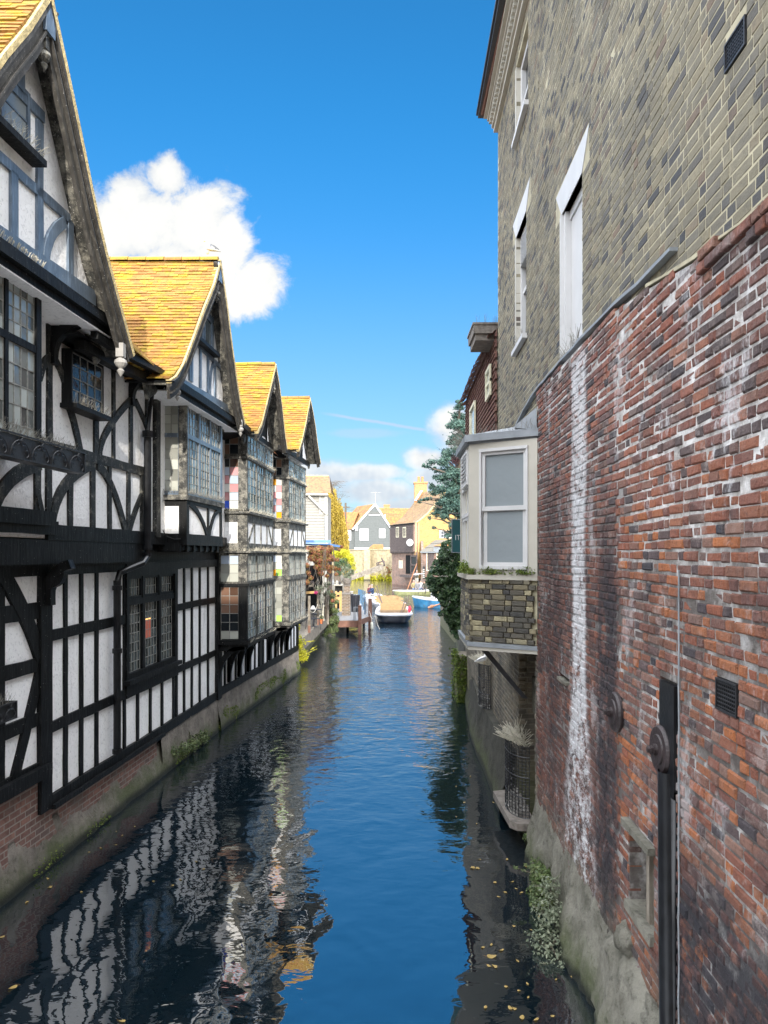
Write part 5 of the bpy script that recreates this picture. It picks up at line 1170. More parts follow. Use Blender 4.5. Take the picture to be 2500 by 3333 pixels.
cage((2.09, 14.9, .96), .8, .17, .85, 'smaller dark wire cage further along the river wall, with a pigeon on it')
def pier(x, y, label):
    m = MB(); m.box(x - .15, x + .5, y - .6, y + .6, -.4, 1.25, .02); p = m.build('wall_pier', M['shaded_brick']); tag(p, label, 'pier'); m = MB()
    for k_ in range(2600):
        u = R.random(); q = Vector((x - .17 + R.gauss(0, .04), y + R.uniform(-.68, .6), R.uniform(-.0, 1.35))) if u < .5 else Vector((x + R.uniform(-.2, .3), y - .62 + R.gauss(0, .04), R.uniform(0.0, 1.3)))
        if mnoise.noise(q * 2.2) > -.25: m.leaf(q, .06)
    return m.build('moss', M['bright_moss'], p)
pier(2.15, 20.5, 'mossy green brick pier at the foot of the right bank, below the ivy')
# ================================================================== GROUND, RIVER, FAR BANKS
BL = [(-5.2, -60), (-5.2, 5), (-3.6, 24.9), (-3.3, 36), (-3.2, 44), (-3.0, 60), (-4.4, 92), (-6.4, 129)]
BR = [(1.6, 113.4), (3.0, 101), (4.7, 92), (5.7, 75), (5.4, 60), (4.4, 42), (2.9, 22), (2.7, 12), (2.6, -60)]
m = MB(); gz = .9
ring_ = [(-900, -60)] + BL + BR + [(900, -60), (900, 1800), (-900, 1800)]
m.face([(x, y, gz) for x, y in ring_][::-1])
for ln in (BL, BR):
    for a, b in zip(ln, ln[1:]): m.face([(a[0], a[1], gz), (b[0], b[1], gz), (b[0], b[1], -1), (a[0], a[1], -1)])
kind(m.build('ground', M['dirt']), 'structure')
m = MB(); m.raw([(-60, -30, 0), (60, -30, 0), (60, 150, 0), (-60, 150, 0)], [(0, 1, 2, 3)]); kind(m.build('water', M['water']), 'structure')
m = MB(); m.raw([(-60, -30, -1.2), (60, -30, -1.2), (60, 150, -1.2), (-60, 150, -1.2)], [(0, 1, 2, 3)]); kind(m.build('riverbed', M['dirt']), 'structure')
# block of buildings across the street behind the bridge: it shades the near end of the river
tb = thing('street_building', 'long brick terrace across the street behind the viewpoint', 'building', (0, -14, 0))
m = MB(); m.box(-20, 22, -20, -11, 0, 11.2); m.build('wall', M['stock_brick_far'], tb)
m = MB(); m.fpoly(Fr((-20.2, 0, 0), (0, 1, 0), (0, 0, 1), (1, 0, 0)), [(-20.4, 11.1), (-10.7, 11.1), (-12.4, 14.85), (-18.6, 14.85)], 0, 42.4); m.build('roof', M['old_tile'], tb)
for i in range(10):
    m = MB(); f_ = Fr((-18 + i * 4, -11, 0), (1, 0, 0), (0, 0, 1), (0, 1, 0))
    for z in (5.0, 8.2): frame(m, f_, 0, 1.1, z, z + 1.8, .08, -.02, .04)
    m.build('window', M['white_paint'], tb)

# ---------------- foliage and tree helpers
def clump(m, c, r, n, size, sq=(1, 1, 1), up=.3):
    c = Vector(c)
    for _ in range(n):
        d = Vector((R.gauss(0, 1), R.gauss(0, 1), R.gauss(0, 1))); d.normalize(); rr = r * (R.random() ** .45)
        p = c + Vector((d.x * rr * sq[0], d.y * rr * sq[1], d.z * rr * sq[2])); m.leaf(p, size, (d.x, d.y, d.z + up))
def inpoly(x, y, P):
    r_ = False; j = len(P) - 1
    for i in range(len(P)):
        if (P[i][1] > y) != (P[j][1] > y) and x < (P[j][0] - P[i][0]) * (y - P[i][1]) / (P[j][1] - P[i][1]) + P[i][0]: r_ = not r_
        j = i
    return r_
# ================================================================== FAR BUILDINGS
def walls(m, pts, z0, z1, th=.3):
    for a, b in zip(pts, pts[1:]):
        a_, b_ = Vector((a[0], a[1], 0)), Vector((b[0], b[1], 0)); U = (b_ - a_).normalized(); f = Fr(a_, U, (0, 0, 1)); m.frect(f, 0, (b_ - a_).length, z0, z1, -th / 2, th / 2)
# river wall at the bend
rw = thing('garden_wall', 'tall sunlit flint garden wall at the far bend below the grey boarded house', 'wall', (-2, 120, 0))
m = MB(); walls(m, [(-9, 124.5), (1.6, 113.2), (2.9, 101.5)], -.5, 4.7, .4); m.build('wall_face', M['flint_wall'], rw)
m = MB(); walls(m, [(-9, 124.5), (1.6, 113.2), (2.9, 101.5)], 4.7, 4.85, .6); a = at(1195, 1845, 116.3); m.build('coping', M['flint_wall'], rw); m = MB(); m.box(a.x - .5, a.x + .5, a.y - .6, a.y + .2, 0, 4.75); m.build('buttress', M['flint_wall'], rw)
m = MB()
for (px_, py_, r_, n_) in ((1185, 1842, 1.1, 130), (1200, 1868, 1.2, 120), (1262, 1850, 1.6, 330), (1275, 1862, 1.5, 260), (1240, 1868, 1.2, 120), (1290, 1850, 1.0, 80), (1225, 1860, 1.0, 90), (1160, 1872, 1.2, 50)):
    c = at(px_, py_, 112 + (1290 - px_) * .12); clump(m, c, r_, n_, .28, (1, .3, 1))
tag(m.build('creeper', M['vine_leaf']), 'rusty red creeper clinging to the sunlit flint wall', 'climbing plant')
m = MB()
for i in range(900): u = R.random(); m.leaf((-7 + 9.5 * u + R.gauss(0, .3), 121.5 - 9 * u - .5 + R.gauss(0, .2), abs(R.gauss(0, .45))), .30)
tag(m.build('bank_weeds', M['yellow_leaf']), 'strip of yellow-green weeds at the water line below the flint wall', 'weeds')
m = MB()
for i in range(700): u = R.random(); m.leaf((1.9 + 2.6 * u + R.gauss(0, .3), 112 - 20 * u + R.gauss(0, .2), abs(R.gauss(0, .7))), .28)
tag(m.build('bank_scrub', M['ivy']), 'dark scrub at the foot of the tavern wall beside the water', 'shrub')

def boards(m, f, u0, u1, z0, z1, h=.18, top=None, n=.0):
    h *= 1.25
    """lapped weatherboards; top(z) gives the (u0,u1) extent"""
    z = z0
    while z < z1:
        a, b = (u0, u1) if top is None else top(min(z + h * .5, z1))
        if b - a > .1:
            zz = min(z + h, z1)
            m.hexa([f.P(a, z, n - .05), f.P(b, z, n - .05), f.P(b, z, n + .06), f.P(a, z, n + .06), f.P(a, zz, n - .05), f.P(b, zz, n - .05), f.P(b, zz, n + .008), f.P(a, zz, n + .008)])
        z += h
def tile_slope(m, A, B, C, D, rows, cols, jit=.01):
    """A,B along the eaves, D,C along the ridge"""
    A, B, C, D = map(Vector, (A, B, C, D)); nn = (B - A).cross(D - A).normalized()
    if nn.z < 0: nn = -nn
    for r in range(rows):
        t0, t1 = r / rows, min(1, (r + 1.25) / rows); off = .5 * (r % 2)
        for c in range(-1, cols):
            s0, s1 = max(0, (c + off) / cols), min(1, (c + 1 + off) / cols)
            if s1 <= s0: continue
            P = lambda s, t: A.lerp(B, s).lerp(D.lerp(C, s), t)
            g = R.uniform(0, jit); sg = .05 * mnoise.noise(P(s0, t0) * .4)
            q = [P(s0, t0) + nn * (.03 + g + sg), P(s1, t0) + nn * (.03 + g + sg), P(s1, t1) + nn * sg, P(s0, t1) + nn * sg]
            m.raw([q[0] - nn * .03, q[1] - nn * .03] + q, [(2, 3, 4, 5), (0, 1, 3, 2)])
# grey boarded house with white barge boards
gh = thing('weatherboard_house', 'grey boarded house with a white-edged gable and white windows, behind the flint wall', 'house', (0, 131, 0))
Yh = 130.0; gd = Vector((.985, -.06, 0)).normalized(); apx = at(1221, 1641, Yh); lf = at(1150, 1722, Yh); rt = at(1273, 1722, Yh)
GF = Fr((lf.x, Yh, 0), (1, 0, 0), (0, 0, 1), (0, -1, 0)); Wd = rt.x - lf.x; ua = apx.x - lf.x; ze = lf.z; za = apx.z
m = MB(); boards(m, GF, .25, Wd - .25, 4.8, ze + .1, .24); boards(m, GF, 0, Wd, ze + .1, za - .2, .24, lambda z: (.25 + (ua - .25) * (z - ze) / (za - ze), Wd - .25 - (Wd - .25 - ua) * (z - ze) / (za - ze)))
m.frect(GF, .2, Wd - .2, 4.8, ze, -4, -.05); m.build('boarded_wall', M['clapboard_grey'], gh)
m = MB(); m.fstrip(GF, [(-.15, ze - .1), (ua, za)], .30, .02, .12); m.fstrip(GF, [(ua, za), (Wd + .15, ze - .1)], .30, .02, .12); m.frect(GF, ua - 1.1, ua + .9, za - 2.0, za - 1.8, 0, .1); m.frect(GF, .2, Wd - .2, 4.9, 5.25, 0, .1); m.build('bargeboard', M['white_paint'], gh)
bk = Vector((-3.4, 7.2, 0))
m = MB(); A = Vector((lf.x - .2, Yh - .1, ze - .15)); D = Vector((apx.x, Yh - .1, za + .05)); tile_slope(m, A + bk, A, D, D + bk, 22, 26); A2 = Vector((rt.x + .2, Yh - .1, ze - .15)); tile_slope(m, A2, A2 + bk, D + bk, D, 22, 26); m.build('roof', M['old_tile'], gh)
def simple_window(parent, f, u0, u1, z0, z1, cols, rows, fw=.12, mat='white_paint', glassn='far_glass', dep=.06):
    m = MB(); frame(m, f, u0, u1, z0, z1, fw, 0, dep)
    for i in range(1, cols): u = u0 + (u1 - u0) * i / cols; w_ = fw * (.9 if cols % 2 == 0 and i == cols // 2 else .28); m.frect(f, u - w_ / 2, u + w_ / 2, z0 + fw, z1 - fw, 0, dep * .8)
    for i in range(1, rows): z = z0 + (z1 - z0) * i / rows; m.frect(f, u0 + fw, u1 - fw, z - fw * .14, z + fw * .14, 0, dep * .7)
    w = m.build('window', M[mat], parent); m = MB(); m.frect(f, u0 + fw * .5, u1 - fw * .5, z0 + fw * .5, z1 - fw * .5, 0, dep * .35); m.build('pane', M[glassn], w); return w
def pxw(f, a, b): q = f.uv(*a); w = f.uv(*b); return q[0], w[0], w[1], q[1]
for (a, b, c, r) in (((1171, 1721), (1200, 1759), 4, 3), ((1234, 1721), (1254, 1751), 2, 3)):
    u0, u1, z0, z1 = pxw(GF, a, b); simple_window(gh, Fr(GF.O + GF.N * .05, GF.U, GF.V, GF.N), u0, u1, z0, z1, c, r, .16)
# its lower left wing
WF = Fr((at(1124, 1700, Yh).x, Yh + .6, 0), (1, 0, 0), (0, 0, 1), (0, -1, 0)); w1 = lf.x + .4 - WF.O.x
m = MB(); boards(m, WF, 0, w1, 4.8, ze, .24); Lw = at(1102, 1700, Yh + 2.5); f2 = Fr(WF.O, (Lw - WF.O).to_3d().normalized() * Vector((1, 1, 0)), (0, 0, 1)); f2 = Fr(WF.O, Vector((Lw.x - WF.O.x, Lw.y - WF.O.y, 0)).normalized(), (0, 0, 1)); f2.N = Vector((-f2.U.y, f2.U.x, 0)) * (1 if f2.U.x > 0 else -1); 
if f2.N.y > 0: f2.N = -f2.N
LL = Vector((Lw.x - WF.O.x, Lw.y - WF.O.y, 0)).length; am = LL * .55; zt = at(1112, 1668, Yh + 1).z
m.build('boarded_wall', M['clapboard_grey'], gh)
m = MB(); boards(m, f2, 0, LL, 4.8, ze, .24); boards(m, f2, 0, LL, ze, zt, .24, lambda z: (am * (z - ze) / (zt - ze), LL - (LL - am) * (z - ze) / (zt - ze))); m.build('boarded_wall', M['clapboard_dark'], gh)
m = MB(); m.fstrip(f2, [(-.1, ze), (am, zt + .1), (LL + .15, ze - .15)], .28, .04, .12); m.build('bargeboard', M['white_paint'], gh)
m = MB(); e0 = f2.P(-.1, ze - .1); r0 = f2.P(am, zt + .1); r1_ = at(1168, 1668, Yh + 2.0); e1 = at(1146, 1721, Yh - .1); tile_slope(m, e0, e1, Vector((r1_.x, r1_.y, zt + .1)), r0, 14, 12)
e2 = f2.P(LL + .2, ze - .1); tile_slope(m, e2, e2 + Vector((4, 5, 0)), Vector((r1_.x, r1_.y, zt + .1)), r0, 14, 12); m.build('roof', M['red_tile'], gh)
u0, u1, z0, z1 = pxw(WF, (1130, 1722), (1143, 1759)); simple_window(gh, Fr(WF.O + WF.N * .05, WF.U, WF.V, WF.N), u0, u1, z0, z1, 1, 3, .16)
m = MB(); a = at(1163, 1719, 129.8); m.box(a.x - .3, a.x + .1, 129.7, 129.9, a.z - .5, a.z + .25); m.build('alarm_box', M['white_paint'], gh)
m = MB(); ax = at(1222, 1640, 130.5); m.tube([(ax.x, 130.5, za - .3), (ax.x, 130.5, za + 2.2)], .035, 5); 
for k_ in range(9): m.tube([(ax.x - .75 + k_ * .22, 130.3, za + 2.05), (ax.x - .75 + k_ * .22, 130.7, za + 2.1)], .016, 3)
m.tube([(ax.x - .8, 130.5, za + 2.08), (ax.x + 1.05, 130.5, za + 2.08)], .02, 4); m.build('television_aerial', M['stucco_grey'], gh)
# small tiled outbuilding in front of it
ob = thing('outbuilding', 'little hip-roofed tiled outbuilding in front of the grey boarded house', 'shed', (-1.5, 124, 0))
a, b = at(1200, 1788, 124), at(1246, 1788, 124); zt_ = at(1220, 1771, 124).z
m = MB(); m.box(a.x, b.x, 123.9, 127, 3.5, a.z); m.build('wall', M['grey_cream'], ob)
m = MB(); tile_slope(m, (a.x - .2, 123.7, a.z), (b.x + .2, 123.7, a.z), (b.x, 125, zt_), (a.x + .8, 125, zt_), 7, 14); m.build('roof', M['red_tile'], ob); m = MB(); tile_slope(m, (a.x - .2, 127, a.z), (a.x - .2, 123.7, a.z), (a.x + .8, 125, zt_), (a.x + .8, 125.2, zt_), 7, 8); m.build('hip', M['stucco_grey'], ob)
# long red roof behind
rr_ = thing('tiled_house', 'house behind with a long bright orange tiled roof and a short chimney', 'house', (3, 142, 0))
a, b = at(1228, 1653, 144), at(1345, 1655, 144); e_ = at(1240, 1716, 140); f_ = at(1345, 1716, 140)
m = MB(); tile_slope(m, (e_.x - .4, 140, e_.z - .2), (f_.x, 140, f_.z - .2), (b.x, 144, b.z), (a.x, 144, a.z), 24, 34); m.build('roof', M['red_tile'], rr_)
m = MB(); m.box(e_.x, f_.x, 140.2, 147, 1, e_.z - .1); m.build('wall', M['tavern_brick'], rr_)
m = MB(); c = at(1259, 1650, 144.5); m.box(c.x - .55, c.x + .55, 144, 145, c.z - 1, c.z + .45); m.box(c.x - .65, c.x + .65, 143.9, 145.1, c.z + .2, c.z + .32); m.build('chimney', M['chimney_brick'], rr_)
m = MB(); c = at(1253, 1690, 139.5); m.tube([(c.x, 139.5, c.z - .8), (c.x, 139.5, c.z + .9)], .16, 8); m.build('flue_pipe', M['white_paint'], rr_)
# ---------------- tavern
tv = thing('tavern', 'old tavern with a dark boarded upper floor, sweeping tiled roof and sunny yellow brick gable', 'building', (5, 97, 0))
P1 = Vector((1.08, 99.8, 0)); P2 = Vector((3.92, 92.0, 0)); TU = (P2 - P1); TL = TU.length; TU.normalize(); TN = Vector((TU.y, -TU.x, 0)); 
if TN.x > 0: TN = -TN
TF = Fr(P1, TU, (0, 0, 1), TN)
m = MB(); boards(m, TF, 0, TL - .25, 4.45, 8.0, .17, None, .25); m.build('boarded_wall', M['brown_board'], tv)
m = MB(); m.frect(TF, .0, TL, -.5, 4.45, -.3, 0); m.frect(TF, 0, TL, 4.4, 8.0, -.3, .2); m.build('brick_wall', M['tavern_brick'], tv)
m = MB(); m.frect(TF, -.05, TL - .2, 4.28, 4.42, .0, .30)
for k_ in range(16): m.frect(TF, .1 + k_ * .48, .28 + k_ * .48, 4.14, 4.28, .0, .26)
m.build('jetty_joists', M['brown_board'], tv)
GU = Vector((7.92 - 3.92, 93.6 - 92.0, 0)); GL_ = GU.length; GU.normalize(); GN = Vector((GU.y, -GU.x, 0)); TG = Fr(P2, GU, (0, 0, 1), GN)
m = MB(); m.fpoly(TG, [(0, 1), (8.6, 1), (8.6, 8.0), (GL_, 12.4), (3.0, 10.6), (1.6, 9.1), (.6, 8.3), (0, 8.0)], -.3, 0); m.build('gable_wall', M['stock_brick_far'], tv)
m = MB(); m.fstrip(TG, [(0, 7.98), (.6, 8.32), (1.6, 9.12), (3.0, 10.62), (GL_, 12.45)], .16, 0, .10); m.frect(TG, .0, .12, 4.3, 8.0, 0, .06); m.frect(TG, .40, .48, 4.3, 8.0, 0, .08); m.build('verge', M['verge_mortar'], tv)
m = MB(); prof = [(0, 7.92), (.6, 8.30), (1.6, 9.12), (3.0, 10.62), (GL_, 12.5)]
bkv = P1 - P2
for (u0_, z0_), (u1_, z1_) in zip(prof, prof[1:]):
    a, b = TG.P(u0_ - (.35 if u0_ == 0 else 0), z0_, .12), TG.P(u1_, z1_, .12); n_ = max(3, int(math.hypot(u1_ - u0_, z1_ - z0_) / .17)); tile_slope(m, a, a + bkv * 1.03, b + bkv * 1.03, b, n_, 40)
m.build('roof', M['brown_tile'], tv)
m = MB(); m.frect(TF, -.1, TL + .1, 7.86, 7.96, .2, .42); m.build('eaves_board', M['timber'], tv)
m = MB(); c = at(1369, 1600, 101.0); m.box(c.x - .85, c.x + .85, 100.3, 102.0, 9.8, at(0, 1572, 101).z); m.box(c.x - .95, c.x + .95, 100.2, 102.1, at(0, 1575, 101).z, at(0, 1570, 101).z); ch = m.build('chimney', M['chimney_brick'], tv)
for px_ in (1363, 1375): c = at(px_, 1570, 101); m = MB(); m.lathe((c.x, 101, c.z), [(.18, 0), (.16, .6), (.17, .75), (.14, .78)], 10); m.build('chimney_pot', M['terracotta'], ch)
m = MB(); c = at(1357, 1612, 100); m.hexa([(c.x - .35, 100.1, c.z - .7), (c.x - .1, 100.0, c.z - .75), (c.x - .1, 100.4, c.z - .75), (c.x - .35, 100.4, c.z - .7), (c.x + .5, 100.1, c.z + .65), (c.x + .8, 100.0, c.z + .65), (c.x + .8, 100.4, c.z + .6), (c.x + .5, 100.4, c.z + .6)]); m.build('chimney_flashing', M['white_paint'], tv)
TFb = Fr(TF.O + TF.N * .26, TF.U, TF.V, TF.N)
for (a, b) in (((1290, 1716), (1299, 1749)), ((1312, 1716), (1322, 1749))): u0, u1, z0, z1 = pxw(TFb, a, b); simple_window(tv, TFb, u0, u1, z0, z1, 2, 1, .10, 'dull_cream', 'dark_glass', .05)
u0, u1, z0, z1 = pxw(TF, (1299, 1824), (1311, 1850)); simple_window(tv, TF, u0, u1, z0, z1, 2, 2, .09, 'dull_cream', 'far_glass', .04)
u0, u1, z0, z1 = pxw(TF, (1322, 1807), (1337, 1868)); m = MB()
for k_ in range(6): m.frect(TF, u0 + (u1 - u0) * k_ / 6, u0 + (u1 - u0) * (k_ + .55) / 6, z0, z1, 0, .06)
m.frect(TF, u0, u1, z0 + .1, z1 - .1, 0, .02); d_ = m.build('slatted_shutter', M['timber'], tv)
u0, u1, z0, z1 = pxw(TF, (1338, 1807), (1359, 1868)); m = MB(); frame(m, TF, u0, u1, z0, z1, .22, 0, .12); m.frect(TF, u0, u1, z0 + 1.0, z0 + 1.2, 0, .10); w_ = m.build('window', M['brown_board'], tv); m = MB(); m.frect(TF, u0 + .1, u1 - .1, z0 + .1, z1 - .1, 0, .04); m.build('pane', M['dark_glass'], w_)
u0, u1, z0, z1 = pxw(TF, (1320, 1870), (1350, 1880)); m = MB(); m.frect(TF, u0 - .3, u1 + .3, z0, z1, 0, .7); m.build('landing_sill', M['brown_board'], tv)
m = MB(); c = TFb.P(*TFb.uv(1343, 1766)); SN = Vector((-.35, -.94, 0)).normalized(); c = c + TN * .35; SU = Vector((-SN.y, SN.x, 0)); m.lathe(c, [(.44, 0), (.44, .05), (.41, .06), (.001, .061)], 24, SN); sgn = m.build('round_sign', M['white_paint'], tv)
m = MB(); fs_ = Fr(c + SN * .062, SU, (0, 0, 1), SN)
for k_ in range(9): a = math.pi * (.12 + .76 * k_ / 8); m.frect(Fr(fs_.P(math.cos(a) * .29, math.sin(a) * .24 - .02), fs_.U, fs_.V, fs_.N), -.035, .03, -.05, .05, 0, .008)
m.frect(fs_, -.08, .08, -.16, -.10, 0, .008); m.frect(fs_, -.05, .05, -.22, -.17, 0, .008); m.build('sign_marks', M['sign_black'], sgn)
TGw = Fr(TG.O + TG.N * .02, TG.U, TG.V, TG.N); u0, u1, z0, z1 = pxw(TGw, (1430, 1726), (1478, 1752)); simple_window(tv, TGw, u0, u1, z0, z1, 8, 2, .12, 'white_paint', 'dark_glass')
# lean-to in front of the gable
lt = thing('lean_to', 'brick lean-to with grey roof and tall dark door at the foot of the yellow gable', 'outbuilding', (6, 88, 0))
a, b = at(1372, 1900, 89), at(1475, 1900, 86); LF_ = Fr((a.x, 89, 0), Vector((b.x - a.x, -3, 0)).normalized(), (0, 0, 1)); LLn = Vector((b.x - a.x, -3, 0)).length
if LF_.N.y > 0: LF_.N = -LF_.N
m = MB(); m.frect(LF_, 0, LLn, -.5, 4.3, -.3, 0); m.fpoly(Fr((a.x, 89, 0), (.02, 1, 0), (0, 0, 1), (-1, 0, 0)), [(0, -.5), (5, -.5), (5, 5.9), (3.2, 5.7), (0, 4.3)], -.3, 0); m.build('wall', M['tavern_brick'], lt)
m = MB(); tile_slope(m, LF_.P(-.1, 4.35, .2), LF_.P(2.1, 4.35, .2), LF_.P(2.1, 5.8, -3.0), LF_.P(-.1, 5.8, -3.0), 3, 3); m.build('felt_roof', M['felt'], lt)
m = MB(); tile_slope(m, LF_.P(2.0, 5.0, .3), LF_.P(LLn, 5.0, .3), LF_.P(LLn, 6.2, -2.5), LF_.P(3.4, 6.0, -2.5), 7, 12); m.build('roof', M['red_tile'], lt)
m = MB(); m.frect(LF_, 1.9, LLn, 4.3, 5.0, -.1, .12); m.frect(LF_, .0, LLn, 4.22, 4.34, 0, .25); m.build('fascia', M['lead_sheet'], lt)
u0, u1, z0, z1 = pxw(LF_, (1392, 1800), (1413, 1856)); m = MB()
for k_ in range(5): m.frect(LF_, u0 + (u1 - u0) * k_ / 5, u0 + (u1 - u0) * (k_ + .7) / 5, z0, z1, 0, .05)
m.frect(LF_, u0, u1, z0, z1, 0, .02); m.build('door', M['brown_board'], lt)
m = MB(); frame(m, LF_, u0 - .12, u1 + .5, z0 - .1, z1 + .15, .10, 0, .08); m.build('door_frame', M['dull_cream'], lt)
u0, u1, z0, z1 = pxw(LF_, (1376.5, 1842), (1384, 1884)); m = MB(); m.frect(LF_, u0, u1, z0, z1 - .2, .0, .06); m.fpoly(LF_, [(u0, z1 - .2), (u1, z1 - .2), ((u0 + u1) / 2, z1)], 0, .06); bd = m.build('tall_notice_board', M['sign_black'], lt); m = MB()
for k_ in range(5): zz = z0 + .12 + k_ * (z1 - z0 - .4) / 5; m.frect(LF_, u0 + .05, u1 - .05, zz, zz + .13, .06, .075)
m.build('board_marks', M['grey_cream'], bd)
# ---------------- pale weatherboarded building on the left bank
wb = thing('weatherboard_house', 'pale grey boarded building with a steep brown tiled roof, just beyond the timber framed houses', 'building', (-5.5, 60, 0))
Yw = 60.0; WB = Fr((at(980, 0, Yw).x - 1, Yw, 0), (1, 0, 0), (0, 0, 1), (0, -1, 0)); X = lambda px_: at(px_, 0, Yw).x - WB.O.x; Zz = lambda py_: at(0, py_, Yw).z
m = MB(); boards(m, WB, 0, X(1066), 4.4, Zz(1612), .185); m.frect(WB, 0, X(1066), .9, Zz(1612), -4, -.04)
m.build('boarded_wall', M['clapboard_pale'], wb)
m = MB(); m.frect(WB, X(1058), X(1066.5), 4.4, Zz(1676), 0, .10); m.frect(WB, X(1060), X(1066), Zz(1676), Zz(1611), 0, .08); m.fstrip(WB, [(X(990), Zz(1598)), (X(1066), Zz(1675.5))], .16, .05, .30); m.frect(WB, 0, X(1069), Zz(1613), Zz(1606.5), 0, .45); m.build('trim', M['grey_cream'], wb)
m = MB(); m.fstrip(WB, [(X(990), Zz(1597)), (X(1066.5), Zz(1674.5))], .07, .05, .36); m.build('gutter_board', M['dull_cream'], wb)
m = MB(); tile_slope(m, WB.P(0, Zz(1606), .5), WB.P(X(1079), Zz(1606), .5), WB.P(X(1067), Zz(1543), -1.6), WB.P(0, Zz(1543), -1.6), 22, 26); tile_slope(m, WB.P(X(1079), Zz(1606), .5), WB.P(X(1079), Zz(1606), -4), WB.P(X(1067), Zz(1543), -1.8), WB.P(X(1067), Zz(1543), -1.6), 22, 12); m.build('roof', M['brown_tile'], wb)
m = MB(); 
for k_ in range(7): x = k_ * .45; m.frect(WB, x, x + .42, Zz(1544), Zz(1540), -1.75, -1.5)
m.build('ridge_tiles', M['verge_mortar'], wb)
simple_window(wb, WB, X(1040), X(1060), Zz(1672), Zz(1612), 1, 1, .09, 'grey_cream', 'far_glass', .07)
m = MB(); m.tube([WB.P(X(1059), 4.5, .12), WB.P(X(1059), Zz(1680), .12)], .05, 6); m.build('downpipe', M['lead_sheet'], wb)
# pole and wires
m = MB(); c = at(1125, 1664, 105); m.tube([(c.x, 105, 3), (c.x, 105, c.z + 1.2)], .14, 6); m.box(c.x - .6, c.x + .6, 104.9, 105.1, c.z + .5, c.z + .65)
for k_ in range(3): m.tube([(c.x + 8 * t / 10, 105 + t, c.z + .7 - .2 * k_ - .25 * math.sin(math.pi * t / 10) - t * .06) for t in range(11)], .025, 3)
tag(m.build('telegraph_pole', M['bark']), 'wooden telegraph pole with sagging wires above the roofs left of the grey house', 'pole')
# yellow willow
wt = thing('willow_tree', 'tall weeping tree in golden autumn leaf behind the pale boarded building', 'tree', at(1100, 1765, 84) * Vector((1, 1, 0)).to_3d() if False else (at(1100, 0, 84).x, 84, 0))
cx = at(1100, 0, 84).x; m = MB(); m.tube([(cx, 84, 0), (cx - .2, 84, 4), (cx - .5, 84.1, 8), (cx - .9, 84, 11)], [.4, .32, .2, .06], 8)
for k_ in range(12): a = R.uniform(0, 6.3); z_ = R.uniform(4, 9.5); r_ = R.uniform(.8, 1.7); m.tube([(cx - .3, 84, z_ - 1), (cx - .3 + math.cos(a) * r_ * .5, 84 + math.sin(a) * r_ * .5, z_), (cx - .3 + math.cos(a) * r_, 84 + math.sin(a) * r_, z_ + .4)], [.10, .06, .02], 5)
m.build('trunk', M['bark'], wt); m = MB()
def wtop(px_): 
    P = [(1050, 1590), (1065, 1588), (1078, 1585), (1092, 1592), (1098, 1625), (1106, 1622), (1116, 1650), (1125, 1690), (1132, 1730), (1138, 1760)]
    for (a, b), (c, d) in zip(P, P[1:]):
        if px_ <= c: return b + (d - b) * (px_ - a) / (c - a)
    return 1760
for k_ in range(560):
    px_ = R.uniform(1050, 1134); y_ = 84 + R.gauss(0, 1.1); top = at(px_, wtop(px_) + abs(R.gauss(0, 10)) - 2 + 16 * max(0, mnoise.noise(Vector((px_ * .09, y_, 0)))) * 1.6, y_); z = top.z + R.uniform(-2.8, 0) * R.random(); x = top.x; bot = max(1.6, z - R.uniform(1.5, 6))
    while z > bot: m.leaf((x + R.gauss(0, .05), y_ + R.gauss(0, .06), z), .17, (R.gauss(0, .4), -.6, 0)); z -= .12; x += R.gauss(0, .012)
m.build('crown', M['willow_leaf'], wt); m = MB()
for k_ in range(60):
    px_ = R.uniform(1072, 1105); a = at(px_, wtop(px_) + 6, 84); m.tube([a, a + Vector((R.gauss(0, .4), 0, R.uniform(.4, 1.0))), a + Vector((R.gauss(.3, .6), 0, R.uniform(.3, 1.0)))], .012, 3, cap=False)
m.build('bare_twigs', M['bark'], wt)
# conifer and copper foliage on the right bank
def tree(label, name, base, trunk, clumps, mat, size, Yc, extra=None, n=170, cat='tree'):
    t_ = thing(name, label, cat, base); m = MB(); m.tube(trunk, [.26, .2, .13, .04][:len(trunk)], 8)
    tr = [Vector(p) for p in trunk]
    for (px_, py_, r_) in clumps:
        c = at(px_, py_, Yc + R.uniform(-1.3, 1.3)); b = min((tr[i].lerp(tr[i + 1], f_ / 6) for i in range(len(tr) - 1) for f_ in range(7)), key=lambda q: (q - c - Vector((0, 0, -.8))).length)
        m.tube([b, b.lerp(c, .6) + Vector((0, 0, .15)), c], [.07, .045, .015], 5, cap=False)
    m.build('trunk', M['bark'], t_); m = MB()
    for (px_, py_, r_) in clumps:
        rr = r_ * Yc / FPX; c = at(px_, py_, Yc + R.uniform(-1.0, 1.0)); nn_ = int(n * (r_ / 25) ** 1.6) + 20
        for q in range(4):
            cc = c + Vector((R.gauss(0, rr * .5), R.gauss(0, rr * .6), R.gauss(0, rr * .45))); clump(m, cc, rr * .62, nn_ // 4, size, (1.25, 1.1, .8), .4)
        for q in range(6):
            d = Vector((R.uniform(-1.4, .8), R.uniform(-.8, .8), R.uniform(-.4, .8))) * rr
            for s_ in range(7): m.leaf(c + d * (.55 + s_ * .11), size * .8)
    m.build('crown', M[mat], t_); return t_
